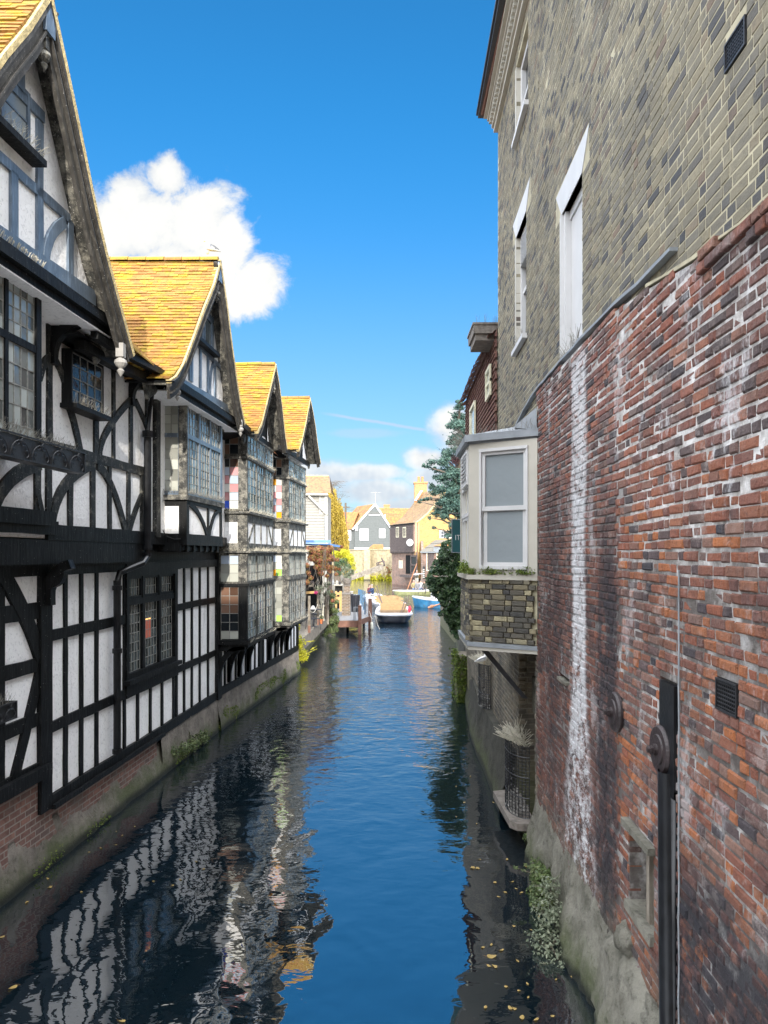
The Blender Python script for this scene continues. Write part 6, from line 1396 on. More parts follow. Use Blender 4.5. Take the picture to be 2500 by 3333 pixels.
tree('tall blue-green conifer leaning out above the ivy on the right bank', 'conifer_tree', (4.6, 41, 0), [(4.6, 41, .5), (4.4, 41, 4), (4.2, 41, 8), (4.15, 41, 12)],
     [(1499, 1325, 16), (1490, 1352, 20), (1508, 1350, 22), (1486, 1385, 26), (1508, 1395, 26), (1470, 1440, 20), (1465, 1560, 24), (1450, 1600, 24), (1500, 1480, 30), (1492, 1385, 24), (1484, 1425, 27), (1502, 1450, 30), (1458, 1480, 26), (1436, 1505, 24), (1470, 1540, 30), (1396, 1521, 8), (1383, 1519, 7), (1412, 1527, 9), (1440, 1548, 22), (1478, 1580, 34), (1500, 1610, 34), (1408, 1582, 14), (1425, 1605, 26), (1448, 1622, 30), (1482, 1640, 34), (1505, 1660, 30), (1436, 1650, 24), (1425, 1672, 16), (1452, 1680, 22), (1470, 1705, 20), (1482, 1740, 18), (1500, 1700, 30), (1462, 1735, 12), (1378, 1628, 7), (1366, 1633, 6), (1395, 1622, 8), (1400, 1685, 5), (1412, 1718, 6)], 'conifer_leaf', .11, 41, n=620)
tree('dark purple-leaved tree mingled behind the blue-green conifer', 'copper_tree', (5.3, 43, 0), [(5.3, 43, .5), (5.0, 43, 4), (4.6, 43, 7), (4.5, 43, 10)],
     [(1482, 1492, 26), (1500, 1515, 30), (1490, 1555, 24), (1475, 1605, 18), (1505, 1575, 30), (1470, 1520, 16), (1500, 1420, 16)], 'copper_leaf', .10, 42, n=420)
# ================================================================== NEAR RIGHT: ivy, sign, birds, plants
IV = [(1443, 1765), (1470, 1758), (1500, 1760), (1512, 1900), (1512, 2060), (1486, 2078), (1472, 2058), (1462, 2034), (1452, 2022), (1446, 2000), (1428, 2003), (1432, 1992), (1448, 1985), (1440, 1968), (1428, 1952), (1416, 1938), (1404, 1928), (1398, 1910), (1388, 1893), (1394, 1872), (1402, 1855), (1412, 1832), (1428, 1818), (1432, 1796)]
iv = thing('ivy_bush', 'big dark glossy ivy bush hanging over the water below the green sign', 'ivy', (2.5, 22, 1))
m = MB()
for k_ in range(9): a = at(R.uniform(1470, 1510), R.uniform(1790, 2000), 22.4); b = at(R.uniform(1405, 1480), R.uniform(1800, 2030), 21.6); m.tube([a + Vector((.3, 0, 0)), a.lerp(b, .5) + Vector((0, 0, .15)), b], [.03, .02, .008], 5)
m.build('stems', M['bark'], iv); m = MB(); k_ = 0
while k_ < 9500:
    px_, py_ = R.uniform(1380, 1515), R.uniform(1755, 2082)
    if not inpoly(px_ + R.gauss(0, 3), py_ + R.gauss(0, 3), IV): continue
    if mnoise.noise(Vector((px_ * .06, py_ * .06, 0))) < -.42: continue
    d = 1.25 * R.random() ** 1.4; bump_ = .35 * mnoise.noise(Vector((px_ * .045, py_ * .045, 4)))
    m.leaf(at(px_, py_, 21.3 + d - bump_), .085, (-.4, -.8, .35)); k_ += 1
m.build('foliage', M['ivy'], iv)
# hanging sign
sg = thing('hanging_sign', 'dark green hanging sign with pale lettering, half hidden behind the cream bay window', 'sign', (1.6, 13, 4.3))
m = MB(); m.box(1.19, 1.98, 12.98, 13.02, 4.03, 4.62); bd = m.build('sign_board', M['sign_green'], sg)
m = MB(); SGf = Fr((1.19, 12.98, 4.03), (1, 0, 0), (0, 0, 1), (0, -1, 0)); frame(m, SGf, 0, .79, 0, .59, .012, 0, .006); m.build('border_line', M['lead_sheet'], bd)
m = MB()
m.frect(SGf, .066, .078, .225, .315, 0, .005); m.frect(SGf, .092, .148, .303, .315, 0, .005); m.frect(SGf, .114, .126, .225, .303, 0, .005); m.build('lettering', M['white_paint'], bd)
m = MB(); m.tube([(1.15, 13, 4.72), (2.15, 13, 4.72)], .014, 6); m.tube([(1.3, 13, 4.62), (1.3, 13, 4.72)], .008, 4); m.tube([(1.8, 13, 4.62), (1.8, 13, 4.72)], .008, 4); m.build('bracket', M['iron'], sg)
# tile-hung house beyond
th = thing('tile_hung_house', 'house hung with dark red clay tiles beyond the corner of the tall brick building', 'house', (3, 17, 0))
m = MB(); z = 5.0; r_ = 0
TH = facade(1.83, .021, -1)
while z < 8.16:
    y = 13.9 - (.08 if r_ % 2 else 0)
    while y < 20.1:
        j = R.uniform(-.004, .004); a, b = y + .003, y + .16
        m.hexa([TH.P(a, z + j, .0), TH.P(b, z + j, .0), TH.P(b, z + .12, .0), TH.P(a, z + .12, .0), TH.P(a, z + j, .045), TH.P(b, z + j, .040), TH.P(b, z + .12, .012), TH.P(a, z + .12, .012)]); y += .165
    z += .10; r_ += 1
m.build('hung_tiles', M['hung_tile'], th)
m = MB(); m.frect(TH, 13.88, 20.1, 2.6, 8.2, -3.5, 0); m.build('wall', M['shaded_brick'], th)
m = MB(); tile_slope(m, TH.P(13.9, 8.12, .16), TH.P(20.4, 8.12, .16), TH.P(20.4, 10.2, -2.2), TH.P(13.9, 10.2, -2.2), 22, 34, .02); tile_slope(m, TH.P(20.4, 8.12, .16), TH.P(20.4, 8.12, -3), TH.P(20.4, 10.2, -2.3), TH.P(20.4, 10.2, -2.2), 12, 10); m.build('roof', M['hung_tile'], th)
for (y0, y1, z0, z1) in ((17.2, 18.4, 5.7, 7.6), (14.3, 15.0, 7.1, 7.7)):
    m = MB(); frame(m, TH, y0, y1, z0, z1, .07, .0, .09); m.frect(TH, y0, y1, (z0 + z1) / 2 - .03, (z0 + z1) / 2 + .03, 0, .08); w_ = m.build('window', M['dull_cream'], th); m = MB(); m.frect(TH, y0, y1, z0, z1, 0, .05); m.build('pane', M['far_glass'], w_)
m = MB(); m.box(1.70, 2.6, 13.98, 14.9, 8.20, 8.38, .01); m.box(1.74, 2.6, 14.02, 14.86, 8.08, 8.20, .005); m.box(1.68, 2.6, 13.96, 14.92, 8.36, 8.40); hp = m.build('gutter_box', M['concrete'], th)
m = MB(); spikes(m, (1.72, 14.0, 8.40), (2.4, 14.0, 8.40), 26, .17, (0, 0, 1), .08, .003, .1); m.build('bird_spikes', M['spike'], hp)
# birds
def bird(label, cat, loc, rz, body, wing, s=1.0, group=None):
    b = thing(cat, label, cat, loc, group, rz); m = MB()
    path = [(-.02, 0, .20), (.0, 0, .235), (.03, 0, .235), (.045, 0, .205), (.05, 0, .17), (.03, 0, .13), (-.02, 0, .115), (-.09, 0, .10), (-.15, 0, .085), (-.22, 0, .06)]
    rad = [.012, .028, .036, .034, .040, .058, .062, .045, .022, .010]
    pts = [(-.005 + .055, 0, .232), (.045, 0, .235), (.03, 0, .228), (.025, 0, .20), (.02, 0, .17), (0, 0, .135), (-.05, 0, .12), (-.11, 0, .105), (-.17, 0, .09), (-.23, 0, .075)]
    rad = [.008, .024, .033, .030, .042, .062, .064, .046, .024, .008]
    m.tube([tuple(k * s for k in p) for p in pts], [r_ * s for r_ in rad], 12); m.build('body', M[body], b, smooth=True)
    for o in b.children: o.location = (0, 0, 0)
    m = MB()
    for sy in (-1, 1): m.raw([tuple(k * s for k in p) for p in ((.02, sy * .045, .165), (-.03, sy * .068, .17), (-.12, sy * .052, .14), (-.22, sy * .018, .09), (-.12, sy * .05, .10), (-.03, sy * .066, .11), (.015, sy * .055, .13))], [(0, 1, 2, 3, 4, 5, 6)])
    m.build('wings', M[wing], b); m = MB(); m.tube([tuple(k * s for k in p) for p in ((.05, 0, .232), (.085, 0, .222), (.092, 0, .214))], [.009 * s, .006 * s, .002 * s], 6)
    for sy in (-1, 1): m.tube([(-.01 * s, sy * .02 * s, .09 * s), (0, sy * .02 * s, 0)], .004 * s, 4); m.tube([(0, sy * .02 * s, .002), (.04 * s, sy * .02 * s, .002)], .004 * s, 4)
    m.build('beak_and_feet', M['beak'], b)
    for o in b.children: o.location = (0, 0, 0)
    return b
bird('white and grey gull standing on the yellow ridge of the second gable', 'gull', (-3.33, 14.0, 9.71), math.radians(200), 'gull_white', 'gull_grey', 1.0)
bird('pale grey pigeon perched on top of the smaller wire cage', 'pigeon', (1.98, 14.55, 1.83), math.radians(15), 'gull_white', 'pigeon_grey', .9)
# plants growing from the walls at the water line
def wallplant(label, spots, mat, size, Yf, group=None, cat='plant', name='wall_plant'):
    t_ = thing(name, label, cat, spots[0][0], group); m = MB(); st = MB()
    for (c, r_, n_) in spots:
        clump(m, c, r_, n_, size, (1, 1.2, .9), .5); c = Vector(c)
        for k_ in range(5): d = Vector((R.gauss(0, .6), R.gauss(0, .6), R.uniform(-.2, 1))) * r_; st.tube([c - Vector((0, 0, r_ * .3)), c + d * .6, c + d * 1.2], .004, 3, cap=False); [m.leaf(c + d * (.8 + .1 * q), size) for q in range(6)]
    m.build('leaves', M[mat], t_); st.build('stems', M['bark'], t_); return t_
X_ = lambda y: 1.80 + .021 * y
wallplant('bright green leafy weed rooted in the foot of the right wall beyond the grey-green shrub', [((X_(8.9) - .12, 8.95, .22), .12, 160), ((X_(8.5) - .14, 8.55, .26), .17, 380), ((X_(8.3) - .2, 8.3, .10), .15, 300), ((X_(8.7) - .18, 8.7, .0), .13, 200)], 'ivy_light', .05, 0, 'weeds growing from the right wall')
wallplant('spreading grey-green shrub at the foot of the right wall', [((X_(7.7) - .22, 7.75, .22), .20, 430), ((X_(7.5) - .30, 7.5, .02), .20, 430), ((X_(7.9) - .18, 7.95, .42), .13, 180), ((X_(7.3) - .22, 7.25, -.02), .12, 150)], 'olive_leaf', .036, 0, 'weeds growing from the right wall')
wallplant('low green ferns and grass on the foot of the left wall below the narrow studs', [((-4.02, 13.9, .28), .16, 260), ((-3.95, 14.3, .22), .18, 330), ((-3.86, 14.8, .20), .20, 380), ((-3.80, 15.4, .16), .16, 240), ((-4.02, 14.2, .12), .15, 200)], 'ivy_light', .05, 0)
wallplant('bright lime green tuft on the corner where the terrace meets the timber house', [((-3.0, 25.3, 1.0), .35, 420), ((-3.1, 25.5, 1.5), .22, 200), ((-2.9, 25.8, .5), .30, 300), ((-2.95, 26.6, .35), .28, 240)], 'yellow_leaf', .07, 0)
wallplant('small plant hanging beside the slab of the wire cage', [((X_(9.9) - .08, 9.85, .22), .08, 60)], 'ivy_light', .04, 0)
m = MB()
for k_ in range(2600):
    y = R.uniform(16.5, 25); q = L2.P(y, R.uniform(.0, .55) ** 1.3, .10)
    if mnoise.noise(Vector((y * .9, q.z * 2, 1))) > .08: m.leaf(q, .045)
for k_ in range(700): y = R.uniform(9, 16.5); q = L.P(y, abs(R.gauss(0, .07)) + .03, .11); m.leaf(q, .03) if mnoise.noise(Vector((y * .8, 0, 1))) > .1 else None
kind(m.build('wall_moss', M['grass']), 'stuff')
# fallen leaves on the water
tm = []
for s_ in range(4):
    m = MB(); n_ = 12
    pts = []
    for q in range(n_): a = 2 * math.pi * q / n_; rr = (1, .62, .9, .6, 1, .62)[q % 6] if s_ == 3 else 1; pts.append((math.cos(a) * .034 * rr, math.sin(a) * (.034 if s_ == 3 else .014 + s_ * .003) * rr * (1.2 if math.cos(a) < 0 else .9), .004 + .004 * math.sin(a * 2 + s_)))
    m.raw([(0, 0, .003)] + pts, [(0, 1 + q, 1 + (q + 1) % n_) for q in range(n_)]); m.tube([(-.034, 0, .004), (-.055, .006, .006)], .0012, 3)
    me = m.build('floating_leaf', M['fallen']); tm.append(me)
LV = [(152, 1337, 1.5, 3), (278, 1420, 1, 3), (455, 1328, 1.3, 1), (180, 1340, 1.2, 3), (425, 1478, 1, 0), (338, 1475, 1, 3), (300, 1500, .8, 2), (260, 1835, 1.8, 2), (315, 1800, 1.1, 1), (275, 1890, 1.4, 0), (245, 1888, .9, 2), (460, 1988, .8, 1), (412, 2028, .7, 3), (225, 2122, 1, 1), (362, 2125, 1.0, 2), (388, 2128, .9, 3), (465, 2065, .7, 0), (525, 1612, .8, 1), (385, 1665, .8, 3), (587, 1702, 1, 2), (140, 823, 1.0, 0), (105, 970, .9, 3), (315, 1000, 1.2, 0), (270, 970, .9, 1), (100, 730, .8, 0), (60, 1050, .9, 0), (175, 1090, .8, 1), (345, 1290, 1.0, 2), (190, 1290, .9, 0), (375, 1415, .9, 1), (397, 1455, .8, 2), (210, 1785, .9, 3), (258, 1770, .8, 1), (430, 2180, 1.2, 2), (510, 2190, 1.1, 0), (340, 2005, .8, 3), (620, 1965, .6, 1), (480, 1685, .6, 1), (712, 1950, .6, 2), (405, 1860, .9, 0), (45, 795, .7, 0), (60, 880, .7, 1), (280, 855, .7, 2), (600, 2170, .7, 2), (570, 1525, .7, 3)]
LP = [(1450 + a * .58, 2050 + b * .58, s_, k_, 'small yellow autumn leaf afloat on the dark water beside the right wall', 'fallen leaves by the right wall') for a, b, s_, k_ in LV]
LP += [(a * .6028, 2000 + b * .6028, s_, k_, 'small pale leaf afloat on the dark water below the left wall', 'fallen leaves by the left wall') for a, b, s_, k_ in
       [(728, 1147, .8, 1), (660, 1195, .9, 0), (628, 1173, .7, 0), (545, 1263, 1.1, 1), (478, 1285, .8, 0), (270, 1475, 1.2, 3), (258, 1428, 1.1, 0), (145, 1557, 1.2, 0), (440, 1500, .8, 2), (830, 1442, .7, 3), (68, 2018, 1.6, 1), (8, 1745, 1.2, 0), (1060, 1335, .8, 1), (975, 1433, .8, 2), (660, 2198, 1.2, 0), (360, 1243, .7, 2), (1445, 1112, .7, 1), (625, 1245, .8, 0), (1100, 1375, .7, 2), (930, 1465, .8, 0)]]
for i, (px_, py_, s_, k_, lb, gr) in enumerate(LP):
    o = tm[k_] if i < 0 else tm[k_].copy()
    if i >= 0: COL.objects.link(o)
    y = H * FPX / (py_ - CY); o.location = ((px_ - CX) / FPX * y, y, .004); sc_ = s_ * .8; o.scale = (sc_, sc_, sc_); o.rotation_euler = (R.uniform(-.1, .1), R.uniform(-.1, .1), R.uniform(0, 6.28)); tag(o, lb, 'leaf', gr)
for o in tm: bpy.data.objects.remove(o)
# ================================================================== TERRACE ON THE LEFT BANK
te = thing('riverside_terrace', 'planked cafe terrace with a heavy grey edge beam, beyond the timber framed houses', 'terrace', (-3.2, 30, 0))
m = MB(); m.hexa([(-2.93, 26.5, .52), (-2.78, 36.2, .52), (-2.98, 36.2, .52), (-3.13, 26.5, .52), (-2.93, 26.5, .98), (-2.78, 36.2, .98), (-2.98, 36.2, .98), (-3.13, 26.5, .98)]); m.build('edge_beam', M['old_wood'], te)
m = MB(); 
for k_ in range(34): y = 25.0 + k_ * .33; m.box(-6.5, -3.0, y, y + .315, .90, .955 + R.uniform(0, .006))
m.build('decking', M['old_wood'], te)
m = MB(); m.box(-3.6, -3.15, 25, 36.3, -.6, .88); m.build('brick_support', M['shaded_brick'], te)
def post(x, y, z0, z1, w, mat='old_wood', nm='post', own=te, foot=None):
    m = MB(); m.box(x - w / 2, x + w / 2, y - w / 2, y + w / 2, z0, z1, .006); p = m.build(nm, M[mat], own)
    if foot: m = MB(); m.box(x - w / 2 - .004, x + w / 2 + .004, y - w / 2 - .004, y + w / 2 + .004, z0, z0 + foot); m.build('post_foot', M['deck_brown'], p)
    return p
def gx(px_, Y): return at(px_, 0, Y).x
post(gx(1006.5, 28.5), 28.5, .98, 2.4, .095, foot=.28); post(gx(1035.5, 31.6), 31.6, .98, 2.38, .09, foot=.3); post(gx(1067, 36), 36, .6, 4.3, .11); post(gx(1077, 38), 38, .9, 4.4, .12, 'brown_board'); post(gx(1061, 35.6), 35.6, .98, 2.2, .10)
m = MB(); m.hexa([(gx(1035, 31.6) - 1.2, 30.3, 2.34), (gx(1035, 31.6) + .05, 31.6, 2.34), (gx(1035, 31.6) + .05, 31.7, 2.34), (gx(1035, 31.6) - 1.2, 30.4, 2.34), (gx(1035, 31.6) - 1.2, 30.3, 2.44), (gx(1035, 31.6) + .05, 31.6, 2.44), (gx(1035, 31.6) + .05, 31.7, 2.44), (gx(1035, 31.6) - 1.2, 30.4, 2.44)]); m.build('handrail', M['new_wood'], te)
m = MB()
for (a, b, s_) in (((gx(1006, 28.5), 28.5, 1.9), (gx(1035, 31.6), 31.6, 1.9), .25), ((gx(1035, 31.6), 31.6, 1.95), (gx(1061, 35.6), 35.6, 1.8), .25)):
    a, b = Vector(a), Vector(b); m.tube([a.lerp(b, t / 12) - Vector((0, 0, s_ * math.sin(math.pi * t / 12))) for t in range(13)], .014, 5)
m.build('rope', M['rope'], te)
# pergola with its blue awning
pg = thing('pergola', 'timber pergola under a blue canvas awning over the terrace', 'pergola', (-4.5, 33, 1))
for x, y in ((-5.6, 29), (-5.6, 38), (gx(1074, 37), 37.2)): m = MB(); m.box(x - .06, x + .06, y - .06, y + .06, .9, 4.3); m.build('post', M['brown_board'], pg)
m = MB()
for x in (-5.6, -4.4, -3.3): m.box(x - .05, x + .05, 28.6, 39, 4.08, 4.2)
for y in (28.8, 31, 33.5, 36, 38.5): m.box(-5.9, -2.9, y - .04, y + .04, 4.2, 4.3)
m.build('rafters', M['brown_board'], pg)
m = MB(); vs = []
for i in range(13):
    for j in range(7): x = -6.6 + 4.35 * j / 6; y = 31.2 + 7.8 * i / 12; vs.append((x + .0 * i, y, 4.62 - .03 * j + .03 * math.sin(i * 1.3 + j)))
m.raw(vs, [(i * 7 + j, i * 7 + j + 1, (i + 1) * 7 + j + 1, (i + 1) * 7 + j) for i in range(12) for j in range(6)]); m.box(-6.6, -2.25, 31.18, 31.2, 4.50, 4.61); m.box(-2.26, -2.24, 31.2, 39, 4.36, 4.46); m.build('awning', M['awning_blue'], pg)
m = MB(); m.box(-5.9, -2.3, 31.3, 31.4, 4.26, 4.38); m.box(-2.45, -2.3, 31.4, 38.8, 4.2, 4.32); m.build('awning_edge', M['iron'], pg)
m = MB(); m.box(-6.7, -6.6, 25, 40, .9, 4.5); m.box(-6.7, -3.4, 40.5, 40.7, .9, 3.4); m.build('screen', M['timber'], pg)
# vine
vn = thing('climbing_vine', 'vine in red and orange autumn leaf tumbling from the pergola', 'vine', (-3.2, 31, 2)); m = MB()
VP = [((1005, 1790), 13), ((1020, 1795), 16), ((1040, 1790), 16), ((1058, 1795), 15), ((1075, 1785), 12), ((1015, 1815), 14), ((1035, 1820), 18), ((1055, 1820), 16), ((1072, 1815), 13), ((1085, 1822), 8), ((1040, 1845), 15), ((1060, 1845), 13), ((1078, 1848), 10), ((1092, 1850), 8), ((1098, 1822), 7), ((1045, 1865), 11), ((1030, 1845), 10), ((1072, 1860), 8), ((1000, 1840), 8), ((1004, 1865), 8), ((1000, 1895), 9), ((1012, 1880), 8), ((1095, 1870), 6), ((1065, 1875), 7), ((1103, 1790), 6), ((1112, 1780), 5), ((1105, 1853), 5), ((1083, 1955), 6), ((1080, 1925), 5), ((1050, 1800), 18), ((1030, 1800), 16)]
for (p_, r_) in VP: Yv = 28.6 + (p_[0] - 1000) * .03; clump(m, at(p_[0], p_[1], Yv), r_ * Yv / FPX * 1.05, int(r_ * r_ * 1.6), .085, (1, 1.8, 1), .2)
m.build('leaves', M['vine_leaf'], vn); m = MB()
for k_ in range(14): a = at(R.uniform(1005, 1090), R.uniform(1780, 1800), R.uniform(28.7, 31)); m.tube([a, a + Vector((R.gauss(0, .15), R.gauss(0, .1), -R.uniform(.3, .9))), a + Vector((R.gauss(0, .3), R.gauss(0, .2), -R.uniform(.9, 2.2)))], [.016, .012, .006], 4)
m.build('stems', M['bark'], vn)
def bush(label, items, mat, size, Y, name='shrub', cat='shrub', n=1.0, dy=1.0, base=None):
    t_ = thing(name, label, cat, base or at(items[0][0], items[0][1], Y)); m = MB()
    for (px_, py_, r_) in items: clump(m, at(px_, py_, Y + R.uniform(-.3, .3)), r_ * Y / FPX, int(r_ * r_ * .9 * n), size, (1, dy, 1), .3)
    m.build('foliage', M[mat], t_); m = MB(); c = at(items[0][0], items[0][1], Y)
    for k_ in range(6): q = items[R.randrange(len(items))]; m.tube([Vector((c.x, c.y, max(.8, c.z - 1.6))), at(q[0], q[1], Y)], [.03, .01], 4)
    m.build('stems', M['bark'], t_); return t_
bush('bright yellow-leaved shrub glowing in the sun behind the jetty', [(1095, 1800, 13), (1112, 1798, 14), (1128, 1800, 13), (1140, 1815, 14), (1147, 1835, 12), (1150, 1850, 9), (1125, 1815, 13), (1100, 1812, 10), (1085, 1800, 8), (1143, 1822, 12)], 'yellow_leaf', .11, 56, n=1.4)
bush('dark green rounded shrub below the yellow one', [(1100, 1832, 15), (1118, 1830, 16), (1095, 1848, 14), (1130, 1845, 15), (1110, 1850, 14), (1145, 1862, 10), (1135, 1868, 9), (1105, 1865, 10)], 'ivy', .10, 52, n=1.3)
bush('curtain of variegated ivy trailing from the terrace corner to the river', [(1078, 1960, 14), (1085, 1985, 15), (1075, 1990, 12), (1090, 2010, 15), (1080, 2020, 14), (1072, 2035, 13), (1090, 2035, 12), (1098, 2020, 9), (1065, 2055, 12), (1080, 2052, 12), (1095, 2050, 9), (1055, 2068, 10), (1085, 2068, 8), (1085, 1940, 12), (1095, 1958, 10), (1075, 1930, 10), (1098, 1990, 9)], 'ivy_light', .075, 36.6, 'trailing_ivy', 'ivy', 1.25, .9)
bush('silvery foliage and dry stems behind the rope rail', [(1060, 1905, 13), (1070, 1925, 12), (1052, 1915, 9), (1058, 1935, 9), (1072, 1900, 9)], 'olive_leaf', .05, 34.5, n=1.2)
# brick pillar with a potted olive
bp = thing('brick_pillar', 'stepped brick gate pillar topped by slabs, between the terrace and the jetty', 'pillar', (-2.08, 40, .7))
m = MB(); m.box(-2.28, -1.84, 39.8, 40.8, .6, 1.83); m.box(-2.22, -1.90, 40.8, 41.4, .6, 2.25); m.build('brickwork', M['pillar_brick'], bp)
m = MB(); m.box(-2.31, -1.81, 39.77, 40.83, 1.83, 1.90); m.box(-2.25, -1.87, 40.77, 41.43, 2.25, 2.31); m.build('capping', M['concrete'], bp)
pt = thing('potted_shrub', 'round stone pot holding a wispy grey-green shrub on the brick pillar', 'potted plant', (-2.06, 41.1, 2.31)); m = MB(); m.lathe((-2.06, 41.1, 2.31), [(.16, 0), (.22, .12), (.25, .32), (.24, .38), (.20, .38)], 14); m.build('pot', M['concrete'], pt)
m = MB()
for (px_, py_, r_) in ((1130, 1850, 9), (1120, 1860, 10), (1135, 1865, 9), (1125, 1875, 9), (1115, 1848, 6), (1138, 1880, 7), (1128, 1893, 8)): clump(m, at(px_, py_, 41), r_ * 41 / FPX, 95, .07)
m.build('foliage', M['olive_leaf'], pt); m = MB()
for k_ in range(26): a = R.gauss(0, .25); m.tube([(-2.06, 41.1, 2.6), (-2.06 + a * .7, 41.1 + R.gauss(0, .1), 2.95), (-2.06 + a * 1.6 - .1, 41.1 + R.gauss(0, .2), R.uniform(3.1, 3.6))], [.012, .008, .003], 3)
m.build('stems', M['bark'], pt)
gt = thing('wooden_gate', 'pale new wooden gate post and rails beside the brick pillar', 'gate', (-2.5, 39.5, .9))
for (a, b, c, d) in ((1091, 1097, 1924, 1990), (1105, 1112.5, 1924, 1990)): m = MB(); m.box(gx(a, 39.4), gx(b, 39.4), 39.35, 39.5, at(0, d, 39.4).z, at(0, c, 39.4).z); m.build('post', M['new_wood'], gt)
m = MB(); m.box(gx(1091, 39.4), gx(1112, 39.4), 39.31, 39.36, 1.85, 1.98); m.box(gx(1091, 39.4), gx(1106, 39.4), 39.31, 39.36, 1.55, 1.75); m.build('rail', M['new_wood'], gt)
# terrace furniture
def chair(label, x, y, rz):
    c = thing('cafe_chair', label, 'chair', (x, y, .96), 'chairs on the terrace', rz); kk = []
    def add(nm, f, mat='pot_dark'):
        m = MB(); f(m); o = m.build(nm, M[mat], c); o.location = (0, 0, 0)
    add('seat', lambda m: m.box(-.21, .21, -.2, .2, .43, .46)); 
    def back(m):
        for k_ in range(5): m.tube([(-.18 + k_ * .09, .2, .46), (-.18 + k_ * .09, .26, .9)], .009, 5)
        m.tube([(-.2, .2, .46), (-.2, .27, .92), (.2, .27, .92), (.2, .2, .46)], .013, 6)
    add('backrest', back)
    for sx in (-1, 1):
        for sy in (-1, 1): add('leg', lambda m: m.tube([(sx * .19, sy * .18, .44), (sx * .23, sy * .22, 0)], .013, 6))
    return c
chair('dark metal chair at the water side of the terrace, behind the first rail post', gx(1018, 29.8), 29.9, 2.2); chair('dark metal chair further back on the terrace, beside the stone statue', gx(1024, 31.8), 32.2, -.6)
ct = thing('cafe_table', 'small round table set with white napkins on the terrace', 'table', (gx(1020, 31), 31, .96)); m = MB(); m.lathe((gx(1020, 31), 31, 1.68), [(.34, 0), (.34, .03), (.001, .031)], 18); m.build('tabletop', M['pot_dark'], ct); m = MB(); m.tube([(gx(1020, 31), 31, .96), (gx(1020, 31), 31, 1.68)], .03, 8); m.lathe((gx(1020, 31), 31, .96), [(.22, 0), (.05, .05)], 12); m.build('pedestal', M['pot_dark'], ct)
m = MB(); m.hexa([(gx(1018, 31) - .1, 30.8, 1.715), (gx(1018, 31) + .14, 30.8, 1.715), (gx(1018, 31) + .14, 31.0, 1.715), (gx(1018, 31) - .1, 31.0, 1.715), (gx(1018, 31) - .02, 30.85, 1.86), (gx(1018, 31) + .06, 30.85, 1.86), (gx(1018, 31) + .06, 30.95, 1.86), (gx(1018, 31) - .02, 30.95, 1.86)]); tag(m.build('napkin', M['cloth_white']), 'white folded napkin standing on the terrace table', 'napkin')
st = thing('garden_statue', 'weathered stone statue on a square pedestal among the terrace plants', 'statue', (gx(1046, 34), 34, .96)); x = gx(1045.5, 34)
m = MB(); m.box(x - .12, x + .12, 33.9, 34.1, .96, 1.62); m.box(x - .15, x + .15, 33.86, 34.14, 1.60, 1.67); m.box(x - .15, x + .15, 33.86, 34.14, .96, 1.02); m.build('pedestal', M['statue_stone'], st)
m = MB(); m.tube([(x, 34, 1.67), (x + .02, 34, 1.80), (x - .01, 34, 1.98), (x, 34, 2.12), (x, 34, 2.18), (x + .01, 33.98, 2.24), (x + .01, 33.98, 2.32)], [.09, .075, .085, .075, .03, .05, .03], 10); m.tube([(x - .07, 34, 2.10), (x - .12, 33.95, 1.98), (x - .04, 33.9, 1.92)], [.026, .022, .016], 6); m.tube([(x + .07, 34, 2.10), (x + .12, 33.97, 1.98), (x + .09, 33.92, 1.88)], [.026, .022, .016], 6); m.build('figure', M['statue_stone'], st, smooth=True)
fp = thing('flower_pot', 'orange terracotta pot with a leafy green plant on the terrace boards', 'flower pot', (gx(1046, 32.4), 32.4, .96)); x = gx(1046.5, 32.4)
m = MB(); m.lathe((x, 32.4, .96), [(.055, 0), (.085, .16), (.095, .16), (.095, .20), (.08, .20)], 14); m.build('pot', M['terracotta'], fp); m = MB(); clump(m, (x, 32.4, 1.24), .11, 120, .045); m.build('foliage', M['ivy_light'], fp)
hb = thing('hanging_basket', 'hanging basket with a magenta flower below the red vine', 'hanging basket', (gx(1032, 31), 31, 2.5)); x = gx(1035, 31)
m = MB(); m.lathe((x, 31, 2.32), [(.02, 0), (.13, .08), (.17, .20), (.15, .2)], 12); m.build('basket', M['bark'], hb); m = MB()
for k_ in range(4): m.tube([(x + math.cos(k_ * 1.57) * .16, 31 + math.sin(k_ * 1.57) * .16, 2.52), (x, 31, 3.0)], .006, 3)
m.build('cords', M['rope'], hb); m = MB(); clump(m, (x - .07, 30.85, 2.42), .10, 50, .05); m.build('flowers', M['pink_flower'], hb); m = MB(); clump(m, (x + .05, 31, 2.55), .2, 170, .06); m.build('foliage', M['olive_leaf'], hb)
bh = thing('bird_house', 'small wooden bird house hanging at the left of the vine', 'bird house', (gx(1013, 29.5), 29.5, 2.9)); x = gx(1013, 29.5)
m = MB(); m.box(x - .09, x + .09, 29.42, 29.58, 2.72, 2.86); m.build('box', M['old_wood'], bh); m = MB(); m.hexa([(x - .12, 29.4, 2.86), (x + .12, 29.4, 2.86), (x + .12, 29.6, 2.86), (x - .12, 29.6, 2.86), (x - .06, 29.4, 2.93), (x + .08, 29.4, 2.93), (x + .08, 29.6, 2.93), (x - .06, 29.6, 2.93)]); m.tube([(x, 29.5, 2.92), (x, 29.5, 4.2)], .004, 3); m.build('roof', M['brown_board'], bh); m = MB(); m.lathe((x - .02, 29.42, 2.80), [(.022, 0), (.022, .006), (.001, .007)], 10, (0, -1, 0)); m.build('entrance_hole', M['dark_void'], bh)
